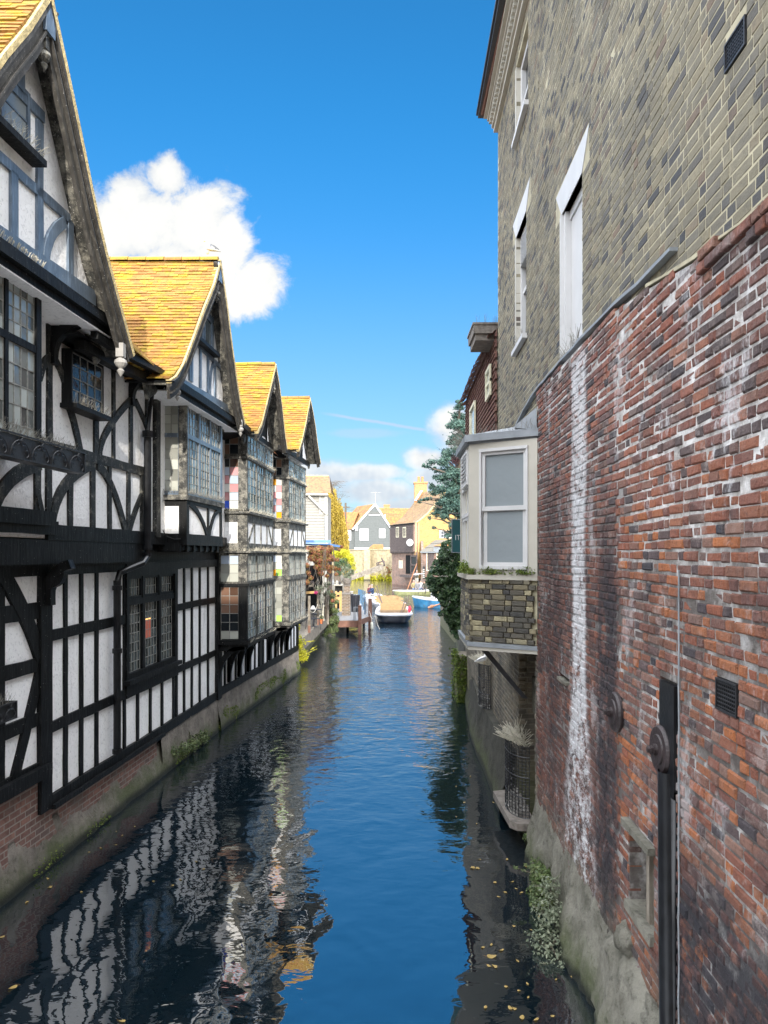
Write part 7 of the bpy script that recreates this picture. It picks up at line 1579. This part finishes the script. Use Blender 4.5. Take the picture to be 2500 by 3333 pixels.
tb2 = thing('serving_shelf', 'shelf with bottles under the vine behind the terrace', 'shelf', (gx(1100, 40), 42, 2)); m = MB(); m.box(gx(1088, 42), gx(1115, 42), 41.9, 42.3, 2.24, 2.29); m.build('shelf_board', M['grey_cream'], tb2); m = MB(); m.box(gx(1090, 42), gx(1114, 42), 42.2, 42.25, .9, 2.2); m.build('shelf_back', M['timber'], tb2)
for k_, (px_, h_, mt_) in enumerate(((1084.5, .30, 'white_paint'), (1096, .26, 'stucco_grey'), (1099, .24, 'stucco_grey'), (1106, .22, 'pot_dark'))):
    m = MB(); m.lathe((gx(px_, 42), 42, 2.29), [(.05, 0), (.05, h_ * .6), (.02, h_ * .78), (.02, h_), (.001, h_)], 10); tag(m.build('bottle', M[mt_]), ['tall white bottle at the left end of the shelf', 'first clear bottle on the shelf, from the left', 'second clear bottle on the shelf, in the middle', 'short dark bottle at the right end of the shelf'][k_], 'bottle', 'bottles on the terrace shelf')

# ================================================================== JETTY
jt = thing('jetty', 'low wooden boarding jetty with a rust-brown front board, left of the moored boats', 'jetty', (-1.8, 39, 0))
def deck_z(y): return .70
m = MB(); DX = [(-2.35, 37), (-1.28, 37), (-.72, 40), (-1.04, 41.5), (-1.35, 47), (-1.9, 56), (-3.0, 56), (-2.9, 41), (-2.6, 41)]
m.fpoly(Fr((0, 0, 0), (1, 0, 0), (0, 1, 0), (0, 0, 1)), DX, .60, .70); m.build('deck', M['deck_grey'], jt)
m = MB(); m.box(-2.36, -1.29, 36.93, 37.0, .36, .68); m.box(-1.36, -1.22, 36.95, 37.12, .36, .69); m.build('front_board', M['deck_brown'], jt)
m = MB(); m.hexa([(-1.27, 37, .42), (-.71, 40, .42), (-.76, 40.02, .42), (-1.33, 37.02, .42), (-1.27, 37, .69), (-.71, 40, .69), (-.76, 40.02, .69), (-1.33, 37.02, .69)]); m.build('side_board', M['deck_brown'], jt)
for (x, y, z1, w) in ((gx(1171.5, 37.0) + .0, 36.88, 1.46, .165), (gx(1205, 40), 39.9, 1.62, .2)): post(x, y, -.8, z1, w, 'deck_brown', 'mooring_post', jt)
for (x, y) in ((-1.9, 38.5), (-1.2, 44), (-1.7, 50)): post(x, y, -.8, .62, .14, 'timber', 'pile', jt)
br = thing('blue_railing', 'row of blue painted posts with wire along the edge of the jetty', 'railing', (-1.3, 47, .7))
for k_ in range(6):
    t_ = k_ / 5; y = 40.6 + 15 * t_; px_ = 1188 - 21 * t_ ** .8; x = gx(px_, y); m = MB(); m.tube([(x, y, .70), (x, y, 1.95 - .6 * t_)], .03, 8); m.lathe((x, y, 1.95 - .6 * t_), [(.032, 0), (.03, .05), (.001, .06)], 8); m.build('post', M['blue_paint'], br)
m = MB()
for z in (1.1, 1.5): m.tube([(gx(1188 - 21 * (k_ / 14) ** .8, 40.6 + 15 * k_ / 14), 40.6 + 15 * k_ / 14, z) for k_ in range(15)], .005, 4)
m.build('wires', M['blue_paint'], br)
m = MB()
for px_ in (1152, 1156): x = gx(px_, 37.2); m.tube([(x, 37.2, .70), (x, 37.2, 1.35), (x + .12, 37.9, 1.30), (x + .2, 38.2, .70)], .018, 6)
tag(m.build('ladder_handles', M['lead_sheet']), 'pair of thin grey metal hoop handrails at the near end of the jetty', 'handrail')
bn = thing('dark_planter', 'tall black slatted planter with coiled cables by the brick pillar', 'planter', (-1.72, 42.2, .7)); m = MB()
for k_ in range(12): a = k_ / 12 * 6.283; m.tube([(-1.66 + math.cos(a) * .20, 42.5 + math.sin(a) * .2, .7), (-1.66 + math.cos(a) * .25, 42.5 + math.sin(a) * .25, 1.68)], .03, 4)
m.lathe((-1.66, 42.5, .7), [(.18, 0), (.23, .95), (.23, .96), (.001, .96)], 12); m.build('body', M['pot_dark'], bn)
for i_, (a, b, c, d, mt_, lb) in enumerate(((1137, 1149, 1934, 1943, 'pot_dark', 'black plastic crate on top of the slatted planter'), (1138, 1148, 1926, 1934, 'stucco_grey', 'pale grey box stacked on the black crate'), (1152, 1163, 1937, 1947, 'lead_sheet', 'grey instrument box standing on a stand beside the planter'))):
    Yb = 43; m = MB(); m.box(gx(a, Yb), gx(b, Yb), Yb, Yb + .4, at(0, d, Yb).z, at(0, c, Yb).z, .01); m.box(gx(a, Yb) - .02, gx(b, Yb) + .02, Yb - .02, Yb + .42, at(0, c, Yb).z - .02, at(0, c, Yb).z + .02)
    if i_ == 2: m.box(gx(1157, Yb) - .03, gx(1157, Yb) + .03, Yb + .15, Yb + .2, .7, at(0, d, Yb).z)
    tag(m.build('storage_box', M[mt_]), lb, 'box')
fd = thing('boat_fender', 'long white rubber fender hanging from the jetty post beside the moored boat', 'fender', (gx(1211, 39.4), 39.4, .1)); x = gx(1210.5, 39.4)
m = MB(); m.lathe((x, 39.4, -.02), [(.02, 0), (.07, .05), (.08, .12), (.08, .30), (.06, .38), (.02, .42)], 12); m.build('body', M['fender_white'], fd, smooth=True); m = MB(); m.tube([(x, 39.4, .38), (x - .04, 39.6, .6), (x - .1, 39.85, .72)], .012, 5); m.tube([(gx(1202, 40), 39.8, .95), (x + .02, 39.3, .55), (x + .10, 39.2, .72), (x + .3, 40.5, .55)], .012, 5); m.build('rope', M['rope'], fd)
m = MB(); m.tube([(x + .15, 40.2, .72), (x + .22, 40, .5), (x + .3, 39.8, .2), (x + .42, 39.4, .0)], .014, 5); tag(m.build('mooring_chain', M['rope']), 'thin chain dropping from the moored boat into the water', 'chain')
m = MB(); c = at(1154, 2052, 38.0); m.tube([(c.x - .26, 37.4, .02), (c.x - .15, 37.4, .06), (c.x + .1, 37.4, .08), (c.x + .28, 37.4, .14)], [.03, .07, .07, .03], 9); tag(m.build('floating_log', M['old_wood']), 'pale rounded log floating below the front board of the jetty', 'log')

# ================================================================== BOATS
def outline(L_, W, n=44, p_bow=2.0, p_stern=4.0):
    """plan outline; +x is the bow"""
    pts = []
    for i in range(n):
        a = 2 * math.pi * i / n; ca, sa = math.cos(a), math.sin(a); p = p_bow if ca > 0 else p_stern
        r = (abs(ca) ** p + abs(sa) ** p) ** (-1 / p); pts.append((ca * r * L_ / 2, sa * r * W / 2))
    return pts
def boat(name, label, loc, rz, L_, W, H_, hull='navy_gel', rim='boat_white', inner='boat_white', floor='bench_wood', pb=2.2, ps=4.5, sheer=.12, benches=(), group=None, foredeck=.0, lean=.80, rimw=.16):
    b = thing(name, label, 'boat', loc, group, rz); out = outline(L_, W, 48, pb, ps); n = len(out)
    zr = lambda x: H_ + sheer * (abs(x) / (L_ / 2)) ** 2
    def ring(sc, dz, zf=None, inset=0): return [((x * (L_ / 2 - inset) / (L_ / 2)) * sc[0], (y * (W / 2 - inset) / (W / 2)) * sc[1], (zr(x) + dz) if zf is None else zf) for x, y in out]
    def loft(m, rings, closed=True):
        vs = [p for r_ in rings for p in r_]; fs = []
        for i in range(len(rings) - 1):
            for j in range(n): fs.append((i * n + j, i * n + (j + 1) % n, (i + 1) * n + (j + 1) % n, (i + 1) * n + j))
        m.raw(vs, fs)
    def add(nm, m, mat, sm=True):
        o = m.build(nm, M[mat], b, smooth=sm); o.location = (0, 0, 0); return o
    m = MB(); loft(m, [ring((.86, .20), 0, -.25), ring((.90, .62), 0, -.12), ring((.94, lean), 0, .02), ring((.97, .92), 0, H_ * .55), ring((1, .985), -.06)]); add('hull', m, hull)
    m = MB(); loft(m, [ring((1, .985), -.07), ring((1.008, 1.01), -.05), ring((1.012, 1.012), .0), ring((1, 1), .03), ring((1, 1), .03, None, rimw * .8), ring((1, 1), .01, None, rimw)]); add('gunwale', m, rim)
    m = MB(); loft(m, [ring((1, 1), .012, None, rimw), ring((.98, .97), 0, .12, rimw + .02)]); m.face(ring((.98, .97), 0, .125, rimw + .02)); add('inside', m, inner, False)
    if foredeck:
        m = MB(); 
        hx = L_ / 2 - .02; xs = [-hx + foredeck * k / 10 for k in range(11)]; yw = lambda x: (W / 2 - .03) * max(0, 1 - (abs(x) / (L_ / 2)) ** ps) ** (1 / ps); vs = [(x, yw(x), zr(x) + .034) for x in xs] + [(x, -yw(x), zr(x) + .034) for x in xs[::-1]]; m.face(vs); add('end_deck', m, rim, False)
    for (x, z, w, bk) in benches:
        m = MB(); hw = w * W / 2; m.box(x - .18, x + .18, -hw, hw, z, z + .04)
        if bk == 2: m.box(x - .20, x - .16, -hw, hw, .10, z + .36)
        elif bk:
            for q in range(2): m.box(x + .20 + q * .03, x + .24 + q * .03, -hw, hw, z + .09 + q * .24, z + .245 + q * .24)
            for sy in (-.8, 0, .8): m.box(x + .24, x + .28, sy * hw - .03, sy * hw + .03, z - .2, z + .46)
        else: m.box(x - .02, x + .02, -hw, hw, .12, z)
        add('bench', m, 'bench_shade' if bk == 2 else 'bench_wood', False)
    return b
PI = math.pi
b1_ = boat('punt', 'empty white-rimmed punt with dark blue hull and pale wooden benches, moored nearest beside the jetty', (.60, 46.6, 0), -PI / 2 + PI, 8.4, 2.28, .40, benches=((-1.55, .26, .74, 2), (.1, .30, .74, True), (1.7, .30, .74, True), (3.1, .28, .70, False)), pb=3.2, ps=3.6, foredeck=2.3, group='moored punts')
b1_.rotation_euler = (0, 0, PI / 2)
b2_ = boat('punt', 'second empty punt with a pale hull, tucked behind the nearest one', (.30, 55.3, 0), PI / 2 + .1, 7.4, 2.28, .42, hull='boat_white', benches=((-2.2, .38, .80, True), (-.6, .38, .80, True), (1.0, .38, .8, True)), pb=3.2, ps=3.6, group='moored punts')
b3_ = boat('rowing_boat', 'white boat at the far end of the jetty carrying a couple', (gx(1213, 60), 61.2, 0), PI / 2, 5.5, 1.7, .52, hull='boat_white', benches=((-1.2, .3, .7, False),), pb=2.2, ps=3.0)
def pole(label, a, b, r=.03, mat='dark_pole', name='punt_pole', group=None):
    m = MB(); m.tube([a, b], [r, r * .8], 8); a_ = Vector(a); m2 = m; tag(m.build(name, M[mat]), label, 'pole', group)
P_ = lambda px_, py_, Y: tuple(at(px_, py_, Y))
pole('dark pole standing in the second punt, the left of the leaning pair', P_(1246, 1968, 50), P_(1218, 1911, 50.6), .035, group='poles leaning in the punts'); pole('dark pole beside it leaning more steeply, the right of the left-hand pair', P_(1245, 1967, 50.3), P_(1226, 1908, 50.9), .035, group='poles leaning in the punts')
pole('shorter dark pole leaning right in the nearest punt, left of its pair', P_(1307, 1992, 43.3), P_(1322, 1939, 43.8), .035, group='poles leaning in the punts'); pole('shorter dark pole leaning right in the nearest punt, right of its pair', P_(1315, 1988, 43.6), P_(1332, 1937, 44.1), .035, group='poles leaning in the punts')
m = MB(); c = at(1333, 1983, 43.2); m.blob(c, (.10, .08, .20), 3, .5, 2.5, 10, 8); tag(m.build('red_cloth', M['red_cloth']), 'crumpled red cloth tucked in the right rear corner of the nearest punt', 'cloth')
m = MB(); c = at(1287, 1996, 42.95); m.lathe((c.x, 42.9, .455), [(.33, 0), (.34, .02), (.30, .03), (.001, .035)], 20); m.build('stern_plate', M['navy_gel'], b1_)
for o in b1_.children:
    if o.name.startswith('stern_plate'): o.parent = None; tag(o, 'dark round cushion lying on the near end of the moored punt', 'cushion'); o.name = 'cushion'; o.location = (0, 0, 0)
b4_ = boat('rowing_boat', 'blue rowing boat with a white rim, half hidden by the ivy on the right', (4.35, 55.4, 0), math.radians(146), 5.2, 1.6, .62, hull='boat_blue', benches=((1.2, .35, .7, False), (-.4, .35, .75, False)), pb=1.7, ps=3.0, sheer=.18)
m = MB(); a, b = Vector(P_(1393, 1978, 54.5)), Vector(P_(1450, 1960, 54.6)); m.tube([a, a.lerp(b, .22), a.lerp(b, .4), b], [.05, .13, .05, .03], 8)
tag(m.build('oar', M['pole_wood']), 'orange-brown wooden oar reaching out from the blue rowing boat', 'oar')
b5_ = boat('punt', 'olive-green tour punt full of passengers far up the river', (3.75, 73.5, 0), math.radians(200), 6.0, 1.7, .42, hull='boat_green', rim='cream_paint', benches=((0, .35, .75, False),), pb=3.0, ps=4.0, sheer=.05)
# ---------------- ducking stool
ds = thing('ducking_stool', 'historic ducking stool: long grey beam over the river with a wooden chair at its end', 'ducking stool', (-3.0, 60, 2))
a, b = at(1128, 1884, 60), at(1246, 1844, 61.5); U_ = (b - a).normalized(); f = Fr(a, U_, (0, 0, 1)); L_ = (b - a).length
m = MB(); m.frect(Fr(a, U_, Vector((0, 0, 1))), 0, L_, -.24, .18, -.14, .14); m.build('beam', M['old_wood'], ds)
def Cc(px_, py_): return at(px_, py_, 61.5)
m = MB(); c0, c1 = Cc(1225, 1848), Cc(1256, 1842)
for (p, q) in (((1226, 1832), (1228, 1846)), ((1232, 1829), (1232, 1845)), ((1250, 1826), (1251, 1842)), ((1226, 1833), (1250, 1826)), ((1228, 1846), (1254, 1841))):
    for dy in (0, .5): m.tube([Cc(*p) + Vector((0, dy, 0)), Cc(*q) + Vector((0, dy, 0))], .05, 5)
x0, x1 = Cc(1228, 0).x, Cc(1254, 0).x; z_ = Cc(0, 1840).z; m.box(x0, x1, 61.4, 62.1, z_, z_ + .07); ch_ = m.build('chair', M['brown_board'], ds)
m = MB(); zt_ = Cc(0, 1818).z
for dy in (0, .3, .6): m.tube([Vector((x1 - .05, 61.45 + dy, z_)), Vector((x1 - .30, 61.45 + dy, zt_))], .07, 5)
m.box(x1 - .34, x1 - .26, 61.4, 62.1, zt_, zt_ + .08); m.build('chair_back', M['brown_board'], ds)
m = MB(); m.tube([(a.x + .1, 60, .6), (a.x + .1, 60, a.z + .1)], .12, 8); m.build('pivot_post', M['old_wood'], ds)
m = MB(); c = at(1197, 1884, 116); m.tube([(c.x, 116, -.8), (c.x, 116, .9)], .22, 7); tag(m.build('mooring_stump', M['bark']), 'black stump standing in the water before the sunlit flint wall', 'stump')

# ================================================================== PEOPLE
def person(label, loc, rz, J, zones, hair=None, group=None, scale=1.0, scarf=None):
    """one skinned body over connected joints; zones give a material to each bone"""
    p = thing('person', label, 'person', loc, group, rz)
    names = list(J); idx = {k: i for i, k in enumerate(names)}; me = bpy.data.meshes.new('body'); E = []
    bones = [('pelvis', 'spine'), ('spine', 'chest'), ('chest', 'neck'), ('neck', 'jaw'), ('jaw', 'crown'), ('jaw', 'nose')]
    for s_ in 'LR':
        bones += [('chest', 'shoulder' + s_), ('shoulder' + s_, 'elbow' + s_), ('elbow' + s_, 'wrist' + s_), ('wrist' + s_, 'palm' + s_)] + [('palm' + s_, 'f%d' % q + s_) for q in range(4)] + [('wrist' + s_, 'th' + s_)]
        bones += [('pelvis', 'hip' + s_), ('hip' + s_, 'knee' + s_), ('knee' + s_, 'ankle' + s_), ('ankle' + s_, 'toe' + s_)]
    for s_ in 'LR':      # five fingers on each hand, fanned and slightly curled
        w, e = Vector(J['wrist' + s_][0]), Vector(J['elbow' + s_][0]); d = (w - e).normalized(); sd_ = d.cross(Vector((0, 0, 1))); sd_ = sd_.normalized() if sd_.length > .1 else Vector((1, 0, 0)); 
        J['palm' + s_] = (tuple(w + d * .07), .026)
        for q in range(4): J['f%d' % q + s_] = (tuple(w + d * (.15 + (.0, .015, .01, -.015)[q]) + sd_ * (q - 1.5) * .022 + Vector((0, 0, -.02))), .009)
        J['th' + s_] = (tuple(w + d * .07 + sd_ * -.055), .011)
    names = list(J); idx = {k: i for i, k in enumerate(names)}
    me.from_pydata([J[k][0] for k in names], [(idx[a], idx[b]) for a, b in bones], [])
    o = bpy.data.objects.new('body', me); COL.objects.link(o); md = o.modifiers.new('skin', 'SKIN'); sb = o.modifiers.new('sub', 'SUBSURF'); sb.levels = 1; sb.render_levels = 1
    for i, k in enumerate(names): sv = me.skin_vertices[0].data[i]; r_ = J[k][1]; sv.radius = (r_, r_) if not isinstance(r_, tuple) else r_; sv.use_root = (k == 'pelvis')
    dg = bpy.context.evaluated_depsgraph_get(); bm_ = bpy.data.meshes.new_from_object(o.evaluated_get(dg)); bpy.data.objects.remove(o)
    mats = []; zl = []
    for a, b in bones:
        mt_ = None
        for z, nm in zones:
            if a.startswith(z) or b.startswith(z): mt_ = nm
        mt_ = mt_ or zones[0][1]
        if mt_ not in mats: mats.append(mt_)
        zl.append((Vector(J[a][0]), Vector(J[b][0]), mats.index(mt_)))
    for k in mats: bm_.materials.append(M[k])
    for pl in bm_.polygons:
        c = pl.center; best = None
        for a, b, k in zl:
            ab = b - a; t_ = max(0, min(1, (c - a).dot(ab) / max(1e-9, ab.length_squared))); d = (a + ab * t_ - c).length
            if best is None or d < best[0]: best = (d, k)
        pl.material_index = best[1]; pl.use_smooth = True
    ob = bpy.data.objects.new('body', bm_); COL.objects.link(ob); ob.parent = p
    if hair:
        c = Vector(J['crown'][0]); j_ = Vector(J['jaw'][0]); m = MB(); k_ = c + (c - j_) * .02
        mt_, ln = hair; m.blob(c + Vector((0, .018, .01)), (.092, .10, .088), 2, .2, 3, 12, 8)
        if ln: m.blob(c + Vector((0, .05, -.09)), (.085, .06, .13), 4, .2, 3, 10, 7)
        h = m.build('hair', M[mt_], p); h.location = (0, 0, 0)
    m = MB(); c = Vector(J['crown'][0]) * .55 + Vector(J['jaw'][0]) * .45; n_ = (Vector(J['nose'][0]) - Vector(J['jaw'][0])); n_.z = 0; n_.normalize(); s_ = n_.cross(Vector((0, 0, 1)))
    for q in (-1, 1): m.blob(c + n_ * .078 + s_ * q * .032, (.012, .012, .008), 1, 0, 1, 6, 4)
    e = m.build('eyes', M['sign_black'], p); e.location = (0, 0, 0); return p
def pose(seated=False, sh=.185, lean=0.0, hx=.10, headturn=(0, -1), arms=None, legs=None, top=.0):
    """figure faces -y; seated figures rest on a seat 0.45 high"""
    z0 = .47 if seated else .94; J = {}
    J['pelvis'] = ((0, 0, z0), (.135, .10)); J['spine'] = ((0, -lean * .3, z0 + .20), (.13, .10)); J['chest'] = ((0, -lean * .8, z0 + .42), (.155, .105)); J['neck'] = ((0, -lean, z0 + .56), .055)
    J['jaw'] = ((0, -lean - .02, z0 + .65), .066); J['crown'] = ((0, -lean + .005, z0 + .755), .086); J['nose'] = ((headturn[0] * .10, -lean - .02 + headturn[1] * .10, z0 + .685), .012)
    for s_, k in (('L', -1), ('R', 1)):
        J['shoulder' + s_] = ((k * sh, -lean * .85, z0 + .47), .062)
        ar = (arms or {}).get(s_) or ((k * (sh + .06), -lean * .6 - .03, z0 + .20), (k * (sh - .04), -lean - .2, z0 + .06))
        J['elbow' + s_] = (ar[0], .046); J['wrist' + s_] = (ar[1], .030); J['hip' + s_] = ((k * hx, 0, z0 - .04), .088)
        if seated: J['knee' + s_] = ((k * (hx + .03), -.44, z0 + .02), .062); J['ankle' + s_] = ((k * (hx + .03), -.48, .08), .042); J['toe' + s_] = ((k * (hx + .03), -.64, .04), .035)
        else:
            lg = (legs or {}).get(s_) or ((k * (hx + .01), -.02, .50), (k * (hx + .02), 0, .08)); J['knee' + s_] = (lg[0], .062); J['ankle' + s_] = (lg[1], .042); J['toe' + s_] = ((lg[1][0], lg[1][1] - .16, .035), .036)
    return J
def Z(top, legs, shoe='hair_dark', sleeve=None):
    sl_ = sleeve or top
    return [('pelvis', top), ('spine', top), ('chest', top), ('shoulder', sl_), ('elbow', sl_), ('hip', legs), ('knee', legs), ('ankle', legs), ('toe', shoe), ('jaw', 'skin'), ('crown', 'skin'), ('nose', 'skin'), ('palm', 'skin'), ('f0', 'skin'), ('f1', 'skin'), ('f2', 'skin'), ('f3', 'skin'), ('th', 'skin')]
# boatman
Yb = 75.5; bx = gx(1357, Yb)
person('boatman in dark waistcoat and pale trousers standing with a long pole, one arm stretched out', (bx, Yb, .62), math.radians(-8),
       pose(arms={'L': ((-.34, -.10, 1.28), (-.34, -.22, 1.50)), 'R': ((.46, -.08, 1.40), (.74, -.14, 1.41))}), Z('cloth_olive', 'trousers_pale', sleeve='cloth_white'), ('hair_grey', False))
pole('long reddish wooden pole held upright by the standing boatman', (gx(1322, 75.0), 75.0, .1), (gx(1357, 75.2), 75.2, at(0, 1834, 75.2).z), .05, 'pole_wood')
for (px_, y_, lb, zt_, hr, rz_) in ((1347, 73.4, 'seated passenger in a tan jacket and blue jeans at the left of the tour punt', Z('cloth_tan', 'jeans'), ('hair_grey', False), .2), (1359, 73.0, 'seated passenger in grey, second from the left in the tour punt', Z('cloth_grey', 'cloth_grey'), ('hair_grey', True), -.1),
                                   (1369, 73.9, 'seated passenger with dark hair, dark glasses and a white scarf in the tour punt', Z('cloth_white', 'jeans'), ('hair_dark', True), .1), (1383, 73.2, 'seated passenger in a striped dark top at the right of the tour punt', Z('cloth_olive', 'pot_dark'), ('hair_dark', True), -.2)):
    person(lb, (gx(px_, y_), y_, .16), rz_, pose(True), zt_, hr, 'passengers in the tour punt')
Jc = pose(True, lean=.12, headturn=(-1, -.2), arms={'L': ((-.27, -.22, .72), (-.34, -.34, .72)), 'R': ((.10, -.34, .74), (-.20, -.42, .74))})
person('broad figure in a navy jacket leaning forward at the edge of the white boat', (gx(1214, 59.6), 59.8, .28), math.radians(-50), Jc, Z('jacket_navy', 'trousers_pale'), ('hair_grey', False))
person('dark-haired person in maroon huddled behind the navy jacket', (gx(1202, 60.2), 60.4, .28), math.radians(40), pose(True, lean=.05, sh=.17), Z('cloth_maroon', 'jeans'), ('hair_dark', True))
person('person in white with bare head seated in the blue rowing boat behind the ivy', (gx(1408, 55.4), 55.6, .14), math.radians(60), pose(True), Z('cloth_white', 'trousers_pale'), ('hair_grey', False))
